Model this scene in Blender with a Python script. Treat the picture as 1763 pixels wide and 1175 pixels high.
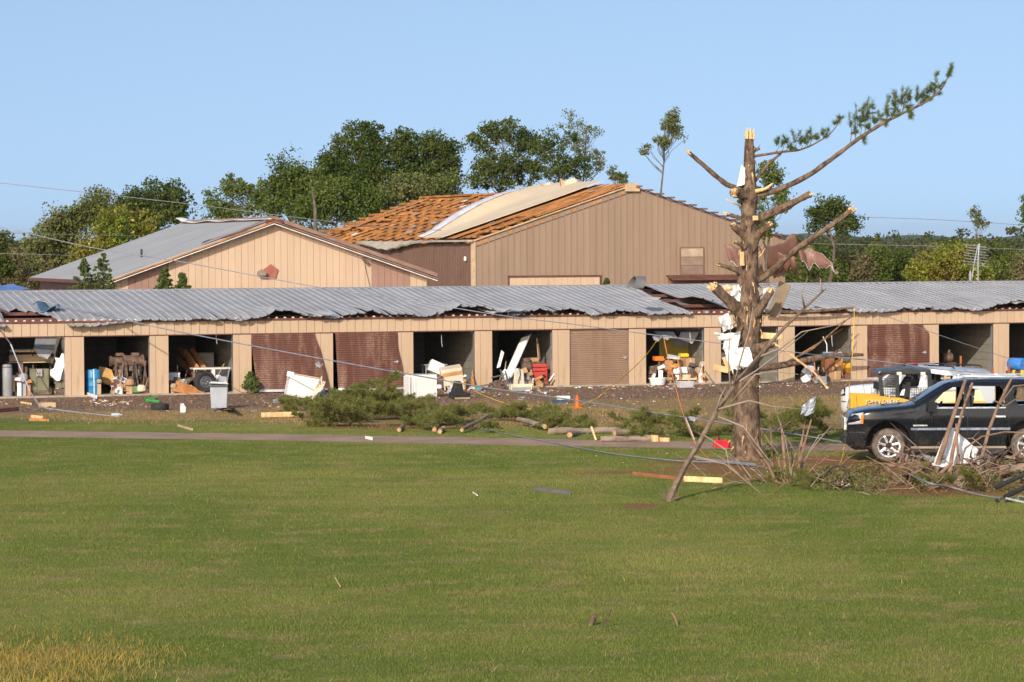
import bpy, bmesh, math, random
import numpy as np
from mathutils import Vector, Matrix, noise, Quaternion

for o in list(bpy.data.objects):
    bpy.data.objects.remove(o)
SC = bpy.context.scene
COL = SC.collection
rad = math.radians

# ------------------------------------------------------------------ camera
FPX, EYE = 5400.0, 5.2                       # focal length in photograph pixels, eye height in metres
PITCH, ROLL = math.atan((587.5 - 423) / FPX), rad(0.3)
_f = Vector((0, math.cos(PITCH), -math.sin(PITCH)))
_u = Vector((0, math.sin(PITCH), math.cos(PITCH)))
_r = Vector((1, 0, 0))
CR = math.cos(ROLL) * _r - math.sin(ROLL) * _u
CU = math.sin(ROLL) * _r + math.cos(ROLL) * _u
CAMP = Vector((0, 0, EYE))
cam = bpy.data.cameras.new('camera')
camo = bpy.data.objects.new('camera', cam)
COL.objects.link(camo)
m = Matrix.Identity(4)
for i in range(3):
    m[i][0], m[i][1], m[i][2], m[i][3] = CR[i], CU[i], -_f[i], CAMP[i]
camo.matrix_world = m
cam.sensor_width = 36
cam.lens = FPX / 1763 * 36
cam.clip_start, cam.clip_end = 1, 20000
SC.camera = camo
SC.render.resolution_x, SC.render.resolution_y = 1024, 682

# ------------------------------------------------------------------ sky, sun, exposure
SUN_AZ, SUN_EL = rad(198), rad(25)           # behind the photographer, a little to the left
W = bpy.data.worlds.new('World')
SC.world = W
W.use_nodes = True
nt = W.node_tree
bg = nt.nodes['Background']
sky = nt.nodes.new('ShaderNodeTexSky')
sky.sky_type = 'NISHITA'
sky.sun_disc = False
sky.sun_elevation, sky.sun_rotation = SUN_EL, SUN_AZ
sky.air_density, sky.dust_density, sky.ozone_density = 1.0, 2.0, 0.8
sky.altitude = 0
tcw = nt.nodes.new('ShaderNodeTexCoord')
lift_ = nt.nodes.new('ShaderNodeVectorMath'); lift_.operation = 'ADD'; lift_.inputs[1].default_value = (0, 0, 0.235)   # clear dry air: the milky band stays below the horizon
nt.links.new(tcw.outputs['Generated'], lift_.inputs[0])
nrm = nt.nodes.new('ShaderNodeVectorMath'); nrm.operation = 'NORMALIZE'
nt.links.new(lift_.outputs[0], nrm.inputs[0]); nt.links.new(nrm.outputs[0], sky.inputs['Vector'])
nt.links.new(sky.outputs[0], bg.inputs[0])
bg.inputs[1].default_value = 0.15
sd = bpy.data.lights.new('sun', 'SUN')
sd.energy, sd.angle, sd.color = 3.4, rad(0.5), (1.0, 0.93, 0.82)
suno = bpy.data.objects.new('sun', sd)
COL.objects.link(suno)
SV = Vector((math.sin(SUN_AZ) * math.cos(SUN_EL), math.cos(SUN_AZ) * math.cos(SUN_EL), math.sin(SUN_EL)))
suno.rotation_euler = SV.to_track_quat('Z', 'Y').to_euler()
suno.location = (-20, -40, 60)
SC.view_settings.view_transform = 'Standard'
SC.view_settings.look = 'None'
SC.view_settings.gamma = 1
SC.view_settings.use_curve_mapping = False
SC.view_settings.exposure = 0.33
SC.render.engine = 'CYCLES'

# ------------------------------------------------------------------ pixel helpers (photograph is 1763 x 1175)
def ray(px, py):
    return (px - 881.5) / FPX * CR - (py - 587.5) / FPX * CU + _f
def at(px, py, Y):                            # point on the ray at depth Y
    d = ray(px, py)
    return CAMP + d * (Y / d.y)
def G(px, py, z=0.0):                         # where the ray meets the ground (or a floor at height z)
    d = ray(px, py)
    return CAMP + d * ((z - EYE) / d.z)
WA, WB = G(120, 684), G(1650, 652.5)          # foot of the storage front
TD = (WB - WA).normalized()
ND = Vector((-TD.y, TD.x, 0))
TH = math.atan2(TD.y, TD.x)
def onwall(px, py, off=0.0):                  # world point on a plane parallel to the storage front
    d = ray(px, py)
    return CAMP + d * (((WA + ND * off - CAMP).dot(ND)) / d.dot(ND))
def W2(t, d, z):
    return WA + TD * t + ND * d + Vector((0, 0, z))
def tz(px, py, off=0.0):
    p = onwall(px, py, off)
    return (p - WA).dot(TD), p.z
def td(p):
    return (p - WA).dot(TD), (p - WA).dot(ND)

# ------------------------------------------------------------------ objects
WM = {}
def tag(o, label=None, cat=None, group=None, kind=None):
    if label: o['label'] = label
    if cat: o['category'] = cat
    if group: o['group'] = group
    if kind: o['kind'] = kind
    return o
def thing(name, label, cat, loc=(0, 0, 0), rz=0.0, group=None):
    o = bpy.data.objects.new(name, None)
    o.empty_display_size = 0.1
    COL.objects.link(o)
    o.location = loc
    o.rotation_euler = (0, 0, rz)
    WM[o] = Matrix.Translation(Vector(loc)) @ Matrix.Rotation(rz, 4, 'Z')
    return tag(o, label, cat, group)
def wm(o):
    return WM.get(o, Matrix.Identity(4))
def clone(o, loc, rz, label=None, scale=1.0, rx=0.0, ry=0.0):
    c = o.copy(); COL.objects.link(c)
    c.location = loc; c.rotation_euler = (rx, ry, rz); c.scale = (scale,) * 3
    WM[c] = Matrix.LocRotScale(Vector(loc), c.rotation_euler.to_quaternion(), c.scale)
    if label: c['label'] = label
    for ch in list(o.children):
        k = ch.copy(); COL.objects.link(k); k.parent = c
        for g in list(ch.children):
            q = g.copy(); COL.objects.link(q); q.parent = k
    return c
def put(name, me, parent=None, mtx=None):
    o = bpy.data.objects.new(name, me)
    COL.objects.link(o)
    if parent is not None:
        o.parent = parent
    if mtx is not None:
        o.matrix_basis = mtx
    WM[o] = wm(parent) @ (mtx if mtx is not None else Matrix.Identity(4)) if parent is not None else (mtx or Matrix.Identity(4))
    return o
def rotm(rx=0, ry=0, rz=0):
    return Matrix.Rotation(rz, 3, 'Z') @ Matrix.Rotation(ry, 3, 'Y') @ Matrix.Rotation(rx, 3, 'X')

class MB:
    def __init__(s):
        s.v, s.f, s.mi = [], [], []
    def add(s, vs, fs, mi=0):
        b = len(s.v)
        s.v.extend(Vector(p) for p in vs)
        s.f.extend(tuple(b + i for i in f) for f in fs)
        s.mi.extend([mi] * len(fs))
        return s
    def box(s, c, size, rot=None, mi=0, taper=1.0):
        hx, hy, hz = size[0] / 2, size[1] / 2, size[2] / 2
        vs = []
        for z, k in ((-hz, 1), (hz, taper)):
            for x, y in ((-hx, -hy), (hx, -hy), (hx, hy), (-hx, hy)):
                p = Vector((x * k, y * k, z))
                if rot is not None: p = rot @ p
                vs.append(p + Vector(c))
        return s.add(vs, [(3, 2, 1, 0), (4, 5, 6, 7), (0, 1, 5, 4), (1, 2, 6, 5), (2, 3, 7, 6), (3, 0, 4, 7)], mi)
    def ab(s, a, b, mi=0):
        a, b = Vector(a), Vector(b)
        return s.box((a + b) / 2, (b - a), None, mi)
    def bar(s, a, b, w, h=None, mi=0, up=(0, 0, 1)):
        a, b = Vector(a), Vector(b)
        h = h or w
        z = (b - a); L = z.length; z.normalize()
        x = z.cross(Vector(up))
        if x.length < 1e-3: x = z.cross(Vector((1, 0, 0)))
        x.normalize(); y = z.cross(x)
        R = Matrix((x, y, z)).transposed()
        return s.box((a + b) / 2, (w, h, L), R, mi)
    def tube(s, pts, r, n=8, mi=0, cap=True, wob=0.0, seed=0, flat=1.0):
        pts = [Vector(p) for p in pts]
        if not hasattr(r, '__len__'): r = [r] * len(pts)
        rg = random.Random(seed)
        rings = []
        ref = Vector((0.13, 0.27, 0.95))
        for i, p in enumerate(pts):
            d = (pts[min(i + 1, len(pts) - 1)] - pts[max(i - 1, 0)])
            d = d.normalized() if d.length > 1e-9 else Vector((0, 0, 1))
            x = d.cross(ref)
            if x.length < 0.1: x = d.cross(Vector((1, 0, 0)))
            x.normalize(); y = d.cross(x).normalized()
            ref = x.cross(d) if False else ref
            ring = []
            for k in range(n):
                a = 2 * math.pi * k / n
                rr = r[i] * (1 + (rg.uniform(-wob, wob) if wob else 0))
                ring.append(p + x * math.cos(a) * rr + y * math.sin(a) * rr * flat)
            rings.append(ring)
        b = len(s.v)
        for q in rings: s.v.extend(q)
        for i in range(len(pts) - 1):
            for k in range(n):
                k2 = (k + 1) % n
                s.f.append((b + i * n + k, b + i * n + k2, b + (i + 1) * n + k2, b + (i + 1) * n + k)); s.mi.append(mi)
        if cap:
            s.f.append(tuple(b + k for k in reversed(range(n)))); s.mi.append(mi)
            e = b + (len(pts) - 1) * n
            s.f.append(tuple(e + k for k in range(n))); s.mi.append(mi)
        return s
    def cyl(s, c, r, h, n=20, axis='z', mi=0, r2=None):
        v = {'z': Vector((0, 0, 1)), 'y': Vector((0, 1, 0)), 'x': Vector((1, 0, 0))}[axis]
        c = Vector(c)
        return s.tube([c, c + v * h], [r, r if r2 is None else r2], n, mi)
    def lathe(s, prof, n=24, c=(0, 0, 0), axis='z', mi=0, closed=False):
        c = Vector(c); b = len(s.v)
        for (r, h) in prof:
            for k in range(n):
                a = 2 * math.pi * k / n
                p = {'z': Vector((r * math.cos(a), r * math.sin(a), h)), 'y': Vector((r * math.cos(a), h, r * math.sin(a))),
                     'x': Vector((h, r * math.cos(a), r * math.sin(a)))}[axis]
                s.v.append(c + p)
        L = len(prof)
        for i in range(L if closed else L - 1):
            j = (i + 1) % L
            for k in range(n):
                k2 = (k + 1) % n
                s.f.append((b + i * n + k, b + i * n + k2, b + j * n + k2, b + j * n + k)); s.mi.append(mi)
        if not closed:
            s.f.append(tuple(b + k for k in range(n))); s.mi.append(mi)
            s.f.append(tuple(b + (L - 1) * n + k for k in range(n))); s.mi.append(mi)
        return s
    def prism(s, poly, d, mi=0):               # polygon of (x, z) pushed from y=d[0] to y=d[1]
        n = len(poly)
        vs = [(x, d[0], z) for x, z in poly] + [(x, d[1], z) for x, z in poly]
        fs = [tuple(range(n)), tuple(reversed(range(n, 2 * n)))]
        for i in range(n):
            j = (i + 1) % n
            fs.append((i, n + i, n + j, j))
        return s.add(vs, fs, mi)
    def grid(s, fn, nu, nv, thick=0.0, mi=0, mi_back=None, skip=None):
        b = len(s.v)
        P = [[Vector(fn(i / nu, j / nv)) for j in range(nv + 1)] for i in range(nu + 1)]
        for row in P: s.v.extend(row)
        idx = lambda i, j, o=0: b + o + i * (nv + 1) + j
        N = (nu + 1) * (nv + 1)
        if thick:
            for i in range(nu + 1):
                for j in range(nv + 1):
                    du = P[min(i + 1, nu)][j] - P[max(i - 1, 0)][j]
                    dv = P[i][min(j + 1, nv)] - P[i][max(j - 1, 0)]
                    n = du.cross(dv)
                    n = n.normalized() if n.length > 1e-12 else Vector((0, 0, 1))
                    s.v.append(P[i][j] - n * thick)
        for i in range(nu):
            for j in range(nv):
                if skip and skip((i + .5) / nu, (j + .5) / nv): continue
                s.f.append((idx(i, j), idx(i + 1, j), idx(i + 1, j + 1), idx(i, j + 1))); s.mi.append(mi)
                if thick:
                    s.f.append((idx(i, j, N), idx(i, j + 1, N), idx(i + 1, j + 1, N), idx(i + 1, j, N))); s.mi.append(mi if mi_back is None else mi_back)
        if thick and not skip:
            for i in range(nu):
                for j in (0, nv):
                    s.f.append((idx(i, j), idx(i, j, N), idx(i + 1, j, N), idx(i + 1, j))); s.mi.append(mi)
            for j in range(nv):
                for i in (0, nu):
                    s.f.append((idx(i, j), idx(i, j + 1), idx(i, j + 1, N), idx(i, j, N))); s.mi.append(mi)
        return s
    def quadleaf(s, c, a, b, mi=0):
        return s.add([c - a - b, c + a - b, c + a + b, c - a + b], [(0, 1, 2, 3)], mi)
    def mesh(s, name, mats, smooth=False, bevel=0.0, inv=None, seg=2):
        me = bpy.data.meshes.new(name)
        vs = [inv @ p for p in s.v] if inv is not None else s.v
        me.from_pydata([tuple(p) for p in vs], [], s.f)
        if not isinstance(mats, (list, tuple)): mats = [mats]
        for q in mats: me.materials.append(q)
        if any(s.mi): me.polygons.foreach_set('material_index', s.mi)
        bm = bmesh.new(); bm.from_mesh(me)
        if bevel:
            bmesh.ops.remove_doubles(bm, verts=bm.verts, dist=1e-5)
            bmesh.ops.recalc_face_normals(bm, faces=bm.faces)
            ed = [e for e in bm.edges if len(e.link_faces) == 2 and e.calc_face_angle(0) > rad(35)]
            bmesh.ops.bevel(bm, geom=ed, offset=bevel, segments=seg, affect='EDGES', profile=0.6, clamp_overlap=True)
        elif len(s.f) < 40000:
            bmesh.ops.recalc_face_normals(bm, faces=bm.faces)
        bm.to_mesh(me); bm.free()
        if smooth is True:
            me.polygons.foreach_set('use_smooth', [True] * len(me.polygons))
        elif smooth:
            me.polygons.foreach_set('use_smooth', [True] * len(me.polygons))
            me.set_sharp_from_angle(angle=rad(smooth))
        me.update()
        return me
    def build(s, name, mats, parent=None, smooth=False, bevel=0.0, world=False, seg=2):
        if parent is not None:
            inv = wm(parent).inverted() if world else None
            return put(name, s.mesh(name, mats, smooth, bevel, inv, seg), parent)
        zs = min(p.z for p in s.v)
        c = Vector((sum(p.x for p in s.v) / len(s.v), sum(p.y for p in s.v) / len(s.v), zs))
        o = put(name, s.mesh(name, mats, smooth, bevel, Matrix.Translation(-c), seg), None, Matrix.Translation(c))
        return o

# ------------------------------------------------------------------ materials
MATS = {}
def nn(nt, typ, **kw):
    n = nt.nodes.new(typ)
    for k, v in kw.items():
        if k.startswith('_'): setattr(n, k[1:], v)
        else: n.inputs[k.replace('__', ' ')].default_value = v
    return n
def link(nt, a, b): nt.links.new(a, b)
def mathn(nt, op, a, b=None, c=None, clamp=False):
    n = nt.nodes.new('ShaderNodeMath'); n.operation = op; n.use_clamp = clamp
    for i, q in enumerate((a, b, c)):
        if q is None: continue
        if isinstance(q, (int, float)): n.inputs[i].default_value = q
        else: nt.links.new(q, n.inputs[i])
    return n.outputs[0]
def mixc(nt, fac, a, b, typ='MIX'):
    n = nt.nodes.new('ShaderNodeMix'); n.data_type = 'RGBA'; n.blend_type = typ
    for sock, q in ((n.inputs['Factor'], fac), (n.inputs[6], a), (n.inputs[7], b)):
        if isinstance(q, (int, float)): sock.default_value = q
        elif isinstance(q, (tuple, list)): sock.default_value = (*q[:3], 1)
        else: nt.links.new(q, sock)
    return n.outputs[2]
def ramp(nt, fac, lo, hi, a=0.0, b=1.0):
    n = nt.nodes.new('ShaderNodeMapRange'); n.interpolation_type = 'SMOOTHSTEP'
    n.inputs[1].default_value, n.inputs[2].default_value, n.inputs[3].default_value, n.inputs[4].default_value = lo, hi, a, b
    nt.links.new(fac, n.inputs[0])
    return n.outputs[0]
def noisen(nt, vec, scale, detail=4.0, rough=0.55, stretch=None):
    if stretch is not None:
        mp = nt.nodes.new('ShaderNodeMapping'); mp.inputs['Scale'].default_value = stretch
        nt.links.new(vec, mp.inputs['Vector']); vec = mp.outputs[0]
    n = nt.nodes.new('ShaderNodeTexNoise')
    n.inputs['Scale'].default_value, n.inputs['Detail'].default_value, n.inputs['Roughness'].default_value = scale, detail, rough
    nt.links.new(vec, n.inputs['Vector'])
    return n.outputs['Fac']
def newmat(name):
    m = bpy.data.materials.new(name); m.use_nodes = True
    nt = m.node_tree
    b = nt.nodes['Principled BSDF']
    return m, nt, b
def mat(name, col, rough=0.75, metal=0.0, var=0.14, scale=2.5, col2=None, bump=0.0, bscale=40.0, rnd=0.07, spec=0.3,
        dirt=None, dirtamt=0.5, dscale=1.2, stretch=None, coat=0.0):
    if name in MATS: return MATS[name]
    m, nt, b = newmat(name)
    tc = nt.nodes.new('ShaderNodeTexCoord').outputs['Object']
    n1 = noisen(nt, tc, scale, 5, 0.6, stretch)
    lo = tuple(c * (1 - var) for c in col)
    hi = col2 if col2 else tuple(min(1, c * (1 + var)) for c in col)
    c = mixc(nt, ramp(nt, n1, 0.32, 0.68), lo, hi)
    if dirt:
        n2 = noisen(nt, tc, dscale, 7, 0.65, stretch)
        c = mixc(nt, ramp(nt, n2, 0.5, 0.78, 0, dirtamt), c, dirt)
    if rnd:
        oi = nt.nodes.new('ShaderNodeObjectInfo')
        f = mathn(nt, 'MULTIPLY_ADD', oi.outputs['Random'], 2 * rnd, 1 - rnd)
        vm = nt.nodes.new('ShaderNodeVectorMath'); vm.operation = 'SCALE'
        nt.links.new(c, vm.inputs[0]); nt.links.new(f, vm.inputs['Scale'])
        c = vm.outputs[0]
    nt.links.new(c, b.inputs['Base Color'])
    b.inputs['Metallic'].default_value = metal
    b.inputs['Specular IOR Level'].default_value = spec
    rr = noisen(nt, tc, scale * 2.3, 4)
    nt.links.new(ramp(nt, rr, 0.3, 0.7, max(0, rough - 0.1), min(1, rough + 0.1)), b.inputs['Roughness'])
    if coat: b.inputs['Coat Weight'].default_value = coat
    if bump:
        bp = nt.nodes.new('ShaderNodeBump'); bp.inputs['Strength'].default_value = bump; bp.inputs['Distance'].default_value = 0.02
        nt.links.new(noisen(nt, tc, bscale, 5, 0.6, stretch), bp.inputs['Height'])
        nt.links.new(bp.outputs[0], b.inputs['Normal'])
    MATS[name] = m
    return m
def leafmat(name, c1, c2, dark=0.55, trans=0.3, pscale=0.35, yellow=None):
    if name in MATS: return MATS[name]
    m, nt, b = newmat(name)
    g = nt.nodes.new('ShaderNodeNewGeometry')
    n1 = noisen(nt, g.outputs['Position'], pscale, 3)
    c = mixc(nt, ramp(nt, n1, 0.35, 0.65), c1, c2)
    k = mathn(nt, 'MULTIPLY_ADD', g.outputs['Random Per Island'], 1 - dark, dark + 0.15)
    vm = nt.nodes.new('ShaderNodeVectorMath'); vm.operation = 'SCALE'
    nt.links.new(c, vm.inputs[0]); nt.links.new(k, vm.inputs['Scale'])
    c = vm.outputs[0]
    if yellow:
        c = mixc(nt, ramp(nt, g.outputs['Random Per Island'], 1 - yellow[1], 1 - yellow[1] + .02), c, yellow[0])
    nt.links.new(c, b.inputs['Base Color'])
    b.inputs['Roughness'].default_value = 0.6
    b.inputs['Specular IOR Level'].default_value = 0.25
    tr = nt.nodes.new('ShaderNodeBsdfTranslucent'); nt.links.new(c, tr.inputs['Color'])
    mx = nt.nodes.new('ShaderNodeMixShader'); mx.inputs[0].default_value = trans
    nt.links.new(b.outputs[0], mx.inputs[1]); nt.links.new(tr.outputs[0], mx.inputs[2])
    nt.links.new(mx.outputs[0], nt.nodes['Material Output'].inputs['Surface'])
    MATS[name] = m
    return m
def tri_mesh(name, V, mat_, kind_label=None):  # V: (n, k, 3) array of separate k-gons
    n, k = V.shape[0], V.shape[1]
    me = bpy.data.meshes.new(name)
    me.vertices.add(n * k); me.vertices.foreach_set('co', V.astype(np.float32).ravel())
    me.loops.add(n * k); me.loops.foreach_set('vertex_index', np.arange(n * k, dtype=np.int32))
    me.polygons.add(n); me.polygons.foreach_set('loop_start', np.arange(0, n * k, k, dtype=np.int32))
    me.update(calc_edges=True)
    me.materials.append(mat_)
    return me
def smooth01(x): 
    x = max(0.0, min(1.0, x)); return x * x * (3 - 2 * x)
RG = random.Random(11)
NR = np.random.default_rng(5)
# ------------------------------------------------------------------ ground, path, lawn
PATH = [(-60, 107.0), (-14.4, 87.9), (-6, 85.3), (3.3, 81.7), (8.0, 80.0), (14, 77.9), (40, 69.0)]
def path_y(x):
    for (x0, y0), (x1, y1) in zip(PATH, PATH[1:]):
        if x <= x1: return y0 + (y1 - y0) * (x - x0) / (x1 - x0)
    return PATH[-1][1]
SOIL = [(G(690, 735), 3.2, 1.5), (G(1285, 806), 2.7, 4.2), (G(1440, 796), 2.2, 2.4), (G(1105, 872), 0.40, 0.8),
        (G(1560, 812), 2.2, 1.8), (G(1690, 842), 2.6, 2.6), (G(1085, 815), 1.6, .7)]
def zones(nt, pos):
    """masks from world position: dry grass, gravel, soil"""
    sp = nt.nodes.new('ShaderNodeSeparateXYZ'); nt.links.new(pos, sp.inputs[0])
    X, Y = sp.outputs[0], sp.outputs[1]
    n = noisen(nt, pos, 0.22, 4); n2 = noisen(nt, pos, 1.1, 5, 0.65)
    wob = mathn(nt, 'ADD', mathn(nt, 'MULTIPLY', mathn(nt, 'SUBTRACT', n, 0.5), 5.0), mathn(nt, 'MULTIPLY', mathn(nt, 'SUBTRACT', n2, 0.5), 4.0))
    # distance beyond the path centre line, and depth from the storage front
    e = mathn(nt, 'ADD', mathn(nt, 'SUBTRACT', Y, mathn(nt, 'MULTIPLY_ADD', X, -0.36, 83.0)), wob)
    off = mathn(nt, 'ADD', mathn(nt, 'ADD', mathn(nt, 'MULTIPLY', mathn(nt, 'SUBTRACT', X, WA.x), ND.x), mathn(nt, 'MULTIPLY', mathn(nt, 'SUBTRACT', Y, WA.y), ND.y)), mathn(nt, 'MULTIPLY', wob, 0.8))
    dry = ramp(nt, e, 6.0, 9.0)
    grav = mathn(nt, 'MULTIPLY', ramp(nt, off, -11.5, -8.5), ramp(nt, off, 16.0, 22.0, 1.0, 0.0))
    soil = None
    for c, rx, ry in SOIL:
        dx = mathn(nt, 'DIVIDE', mathn(nt, 'SUBTRACT', X, c.x), rx); dy = mathn(nt, 'DIVIDE', mathn(nt, 'SUBTRACT', Y, c.y), ry)
        r = mathn(nt, 'SQRT', mathn(nt, 'ADD', mathn(nt, 'MULTIPLY', dx, dx), mathn(nt, 'MULTIPLY', dy, dy)))
        r = mathn(nt, 'ADD', r, mathn(nt, 'MULTIPLY', mathn(nt, 'SUBTRACT', n2, 0.5), 1.3))
        k = ramp(nt, r, 0.75, 1.1, 1.0, 0.0)
        soil = k if soil is None else mathn(nt, 'MAXIMUM', soil, k)
    return dry, grav, soil, n, n2
def lawn_colour(nt, pos):
    a = noisen(nt, pos, 0.20, 3, 0.55, (0.55, 0.28, 1)); b = noisen(nt, pos, 0.9, 5, 0.65); c = noisen(nt, pos, 5.0, 4, 0.7)
    col = mixc(nt, ramp(nt, a, 0.36, 0.64), (0.130, 0.170, 0.026), (0.235, 0.240, 0.056))
    mpr = nt.nodes.new('ShaderNodeMapping'); mpr.inputs['Rotation'].default_value = (0, 0, 0.55); mpr.inputs['Scale'].default_value = (0.10, 0.75, 1); nt.links.new(pos, mpr.inputs['Vector'])
    st = noisen(nt, mpr.outputs[0], 0.8, 3, 0.5)
    col = mixc(nt, ramp(nt, st, 0.42, 0.62, 0, 0.42), col, (0.104, 0.150, 0.024))
    col = mixc(nt, ramp(nt, b, 0.47, 0.68, 0, 0.72), col, (0.275, 0.220, 0.085))
    col = mixc(nt, ramp(nt, c, 0.55, 0.75, 0, 0.4), col, (0.092, 0.116, 0.018))
    return col
gm, nt, b = newmat('ground_soil_gravel_and_turf')
pos = nt.nodes.new('ShaderNodeNewGeometry').outputs['Position']
dry, grav, soil, n1, n2 = zones(nt, pos)
fine = noisen(nt, pos, 14, 5, 0.7); mid = noisen(nt, pos, 3.0, 5, 0.65)
c = mixc(nt, 0.12, lawn_colour(nt, pos), (0.09, 0.085, 0.03))
dryc = mixc(nt, ramp(nt, mid, 0.3, 0.7), (0.25, 0.165, 0.07), (0.38, 0.25, 0.12))
c = mixc(nt, dry, c, dryc)
gc = mixc(nt, ramp(nt, fine, 0.35, 0.7), (0.15, 0.088, 0.056), (0.35, 0.22, 0.145))
gc = mixc(nt, ramp(nt, mid, 0.45, 0.7, 0, 0.6), gc, (0.25, 0.16, 0.095))
c = mixc(nt, grav, c, gc)
sc_ = mixc(nt, ramp(nt, fine, 0.3, 0.7), (0.18, 0.080, 0.036), (0.36, 0.165, 0.075))
c = mixc(nt, mathn(nt, 'MULTIPLY', soil, 0.85), c, sc_)
nt.links.new(c, b.inputs['Base Color'])
b.inputs['Roughness'].default_value = 0.95; b.inputs['Specular IOR Level'].default_value = 0.1
bp = nt.nodes.new('ShaderNodeBump'); bp.inputs['Strength'].default_value = 0.9; bp.inputs['Distance'].default_value = 0.04
nt.links.new(fine, bp.inputs['Height']); nt.links.new(bp.outputs[0], b.inputs['Normal'])
g = MB()
xs = [-9000, -600, -120, -60, 60, 120, 600, 9000]; ys = [-300, 0, 20, 60, 90, 140, 300, 1200, 14000]
for i in range(len(xs) - 1):
    for j in range(len(ys) - 1):
        g.add([(xs[i], ys[j], 0), (xs[i + 1], ys[j], 0), (xs[i + 1], ys[j + 1], 0), (xs[i], ys[j + 1], 0)], [(0, 1, 2, 3)])
tag(put('ground', g.mesh('ground', gm)), kind='structure')

# asphalt path
pm = mat('path_asphalt', (0.35, 0.228, 0.155), 0.9, var=0.16, scale=0.8, bump=0.5, bscale=60, rnd=0, dirt=(0.40, 0.275, 0.20), dirtamt=0.6, dscale=0.35)
g = MB(); pts = []
for i in range(161):
    x = -60 + i * 100 / 160
    pts.append((x, path_y(x)))
prev = None; rg = random.Random(3)
for x, y in pts:
    w0, w1 = 1.45 + rg.uniform(-.12, .12), 1.45 + rg.uniform(-.12, .12)
    a, b2 = Vector((x, y - w0, 0.006)), Vector((x, y + w1, 0.006))
    if prev: g.add([prev[0], a, b2, prev[1]], [(0, 1, 2, 3)])
    prev = (a, b2)
tag(put('path', g.mesh('path', pm)), kind='structure')

# grass blades
def soil_mask(x, y):
    r = np.full(x.shape, 9.0)
    for c, rx, ry in SOIL:
        r = np.minimum(r, np.hypot((x - c.x) / rx, (y - c.y) / ry))
    return r
def wall_off(x, y): return (x - WA.x) * ND.x + (y - WA.y) * ND.y
PX = np.array([p[0] for p in PATH]); PY = np.array([p[1] for p in PATH])
def blades(x, y, h, w, lean=0.45):
    n = len(x)
    a = NR.uniform(0, 2 * np.pi, n); l = NR.uniform(0.05, lean, n) * h; la = NR.uniform(0, 2 * np.pi, n)
    V = np.zeros((n, 3, 3))
    V[:, 0, 0] = x - np.cos(a) * w; V[:, 0, 1] = y - np.sin(a) * w; V[:, 0, 2] = -0.004
    V[:, 1, 0] = x + np.cos(a) * w; V[:, 1, 1] = y + np.sin(a) * w; V[:, 1, 2] = -0.004
    V[:, 2, 0] = x + np.cos(la) * l; V[:, 2, 1] = y + np.sin(la) * l; V[:, 2, 2] = h
    return V
def vnoise(x, y, s, seed):
    q = np.empty(len(x))
    # cheap value noise on a lattice
    rs = np.random.default_rng(seed).random((256, 256))
    fx, fy = x * s + 1000, y * s + 1000
    ix, iy = np.floor(fx).astype(int), np.floor(fy).astype(int); tx, ty = fx - ix, fy - iy
    tx, ty = tx * tx * (3 - 2 * tx), ty * ty * (3 - 2 * ty)
    g = lambda i, j: rs[i % 256, j % 256]
    return (g(ix, iy) * (1 - tx) + g(ix + 1, iy) * tx) * (1 - ty) + (g(ix, iy + 1) * (1 - tx) + g(ix + 1, iy + 1) * tx) * ty
def frustum(n, y0, y1, margin=1.1, power=1.0):
    y = y0 + (y1 - y0) * NR.random(n) ** power
    x = NR.uniform(-1, 1, n) * (y * 882 / FPX + 4.0)
    return x, y
LAWN_N = 1080000
x, y = frustum(LAWN_N, 35.5, 92, 1.08, 1.12)
e = y - np.interp(x, PX, PY)
keep = (np.abs(e) > 1.3 + 0.3 * vnoise(x, y, 1.5, 3)) & (e < 8 + 5 * (vnoise(x, y, .3, 9) - .5))
keep &= soil_mask(x, y) + 1.3 * (vnoise(x, y, 1.2, 4) - .5) + .8 * (NR.random(len(x)) - .5) > 0.8
x, y = x[keep], y[keep]
clump = vnoise(x, y, 2.2, 7)
patch = vnoise(x, y, .35, 17)
h = (0.014 + 0.022 * clump + 0.03 * np.clip(patch - .62, 0, 1)) * NR.uniform(0.6, 1.5, len(x))
lm, nt, b = newmat('turf_blades')
geo = nt.nodes.new('ShaderNodeNewGeometry')
col = lawn_colour(nt, geo.outputs['Position'])
k = mathn(nt, 'MULTIPLY_ADD', geo.outputs['Random Per Island'], 0.42, 0.82)
vm = nt.nodes.new('ShaderNodeVectorMath'); vm.operation = 'SCALE'; nt.links.new(col, vm.inputs[0]); nt.links.new(k, vm.inputs['Scale'])
col = mixc(nt, ramp(nt, geo.outputs['Random Per Island'], 0.9, 0.92, 0, .8), vm.outputs[0], (0.27, 0.22, 0.085))
nt.links.new(col, b.inputs['Base Color']); b.inputs['Roughness'].default_value = 0.7; b.inputs['Specular IOR Level'].default_value = 0.15
vn = nt.nodes.new('ShaderNodeMix'); vn.data_type = 'VECTOR'; vn.inputs['Factor'].default_value = 0.7; vn.inputs[5].default_value = (0, -0.12, 1); nt.links.new(geo.outputs['Normal'], vn.inputs[4]); nt.links.new(vn.outputs[1], b.inputs['Normal'])
tag(put('lawn_grass', tri_mesh('lawn_grass', blades(x, y, h, NR.uniform(.004, .008, len(x))), lm)), 'short mown green lawn grass', 'grass', kind='stuff')

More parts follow.
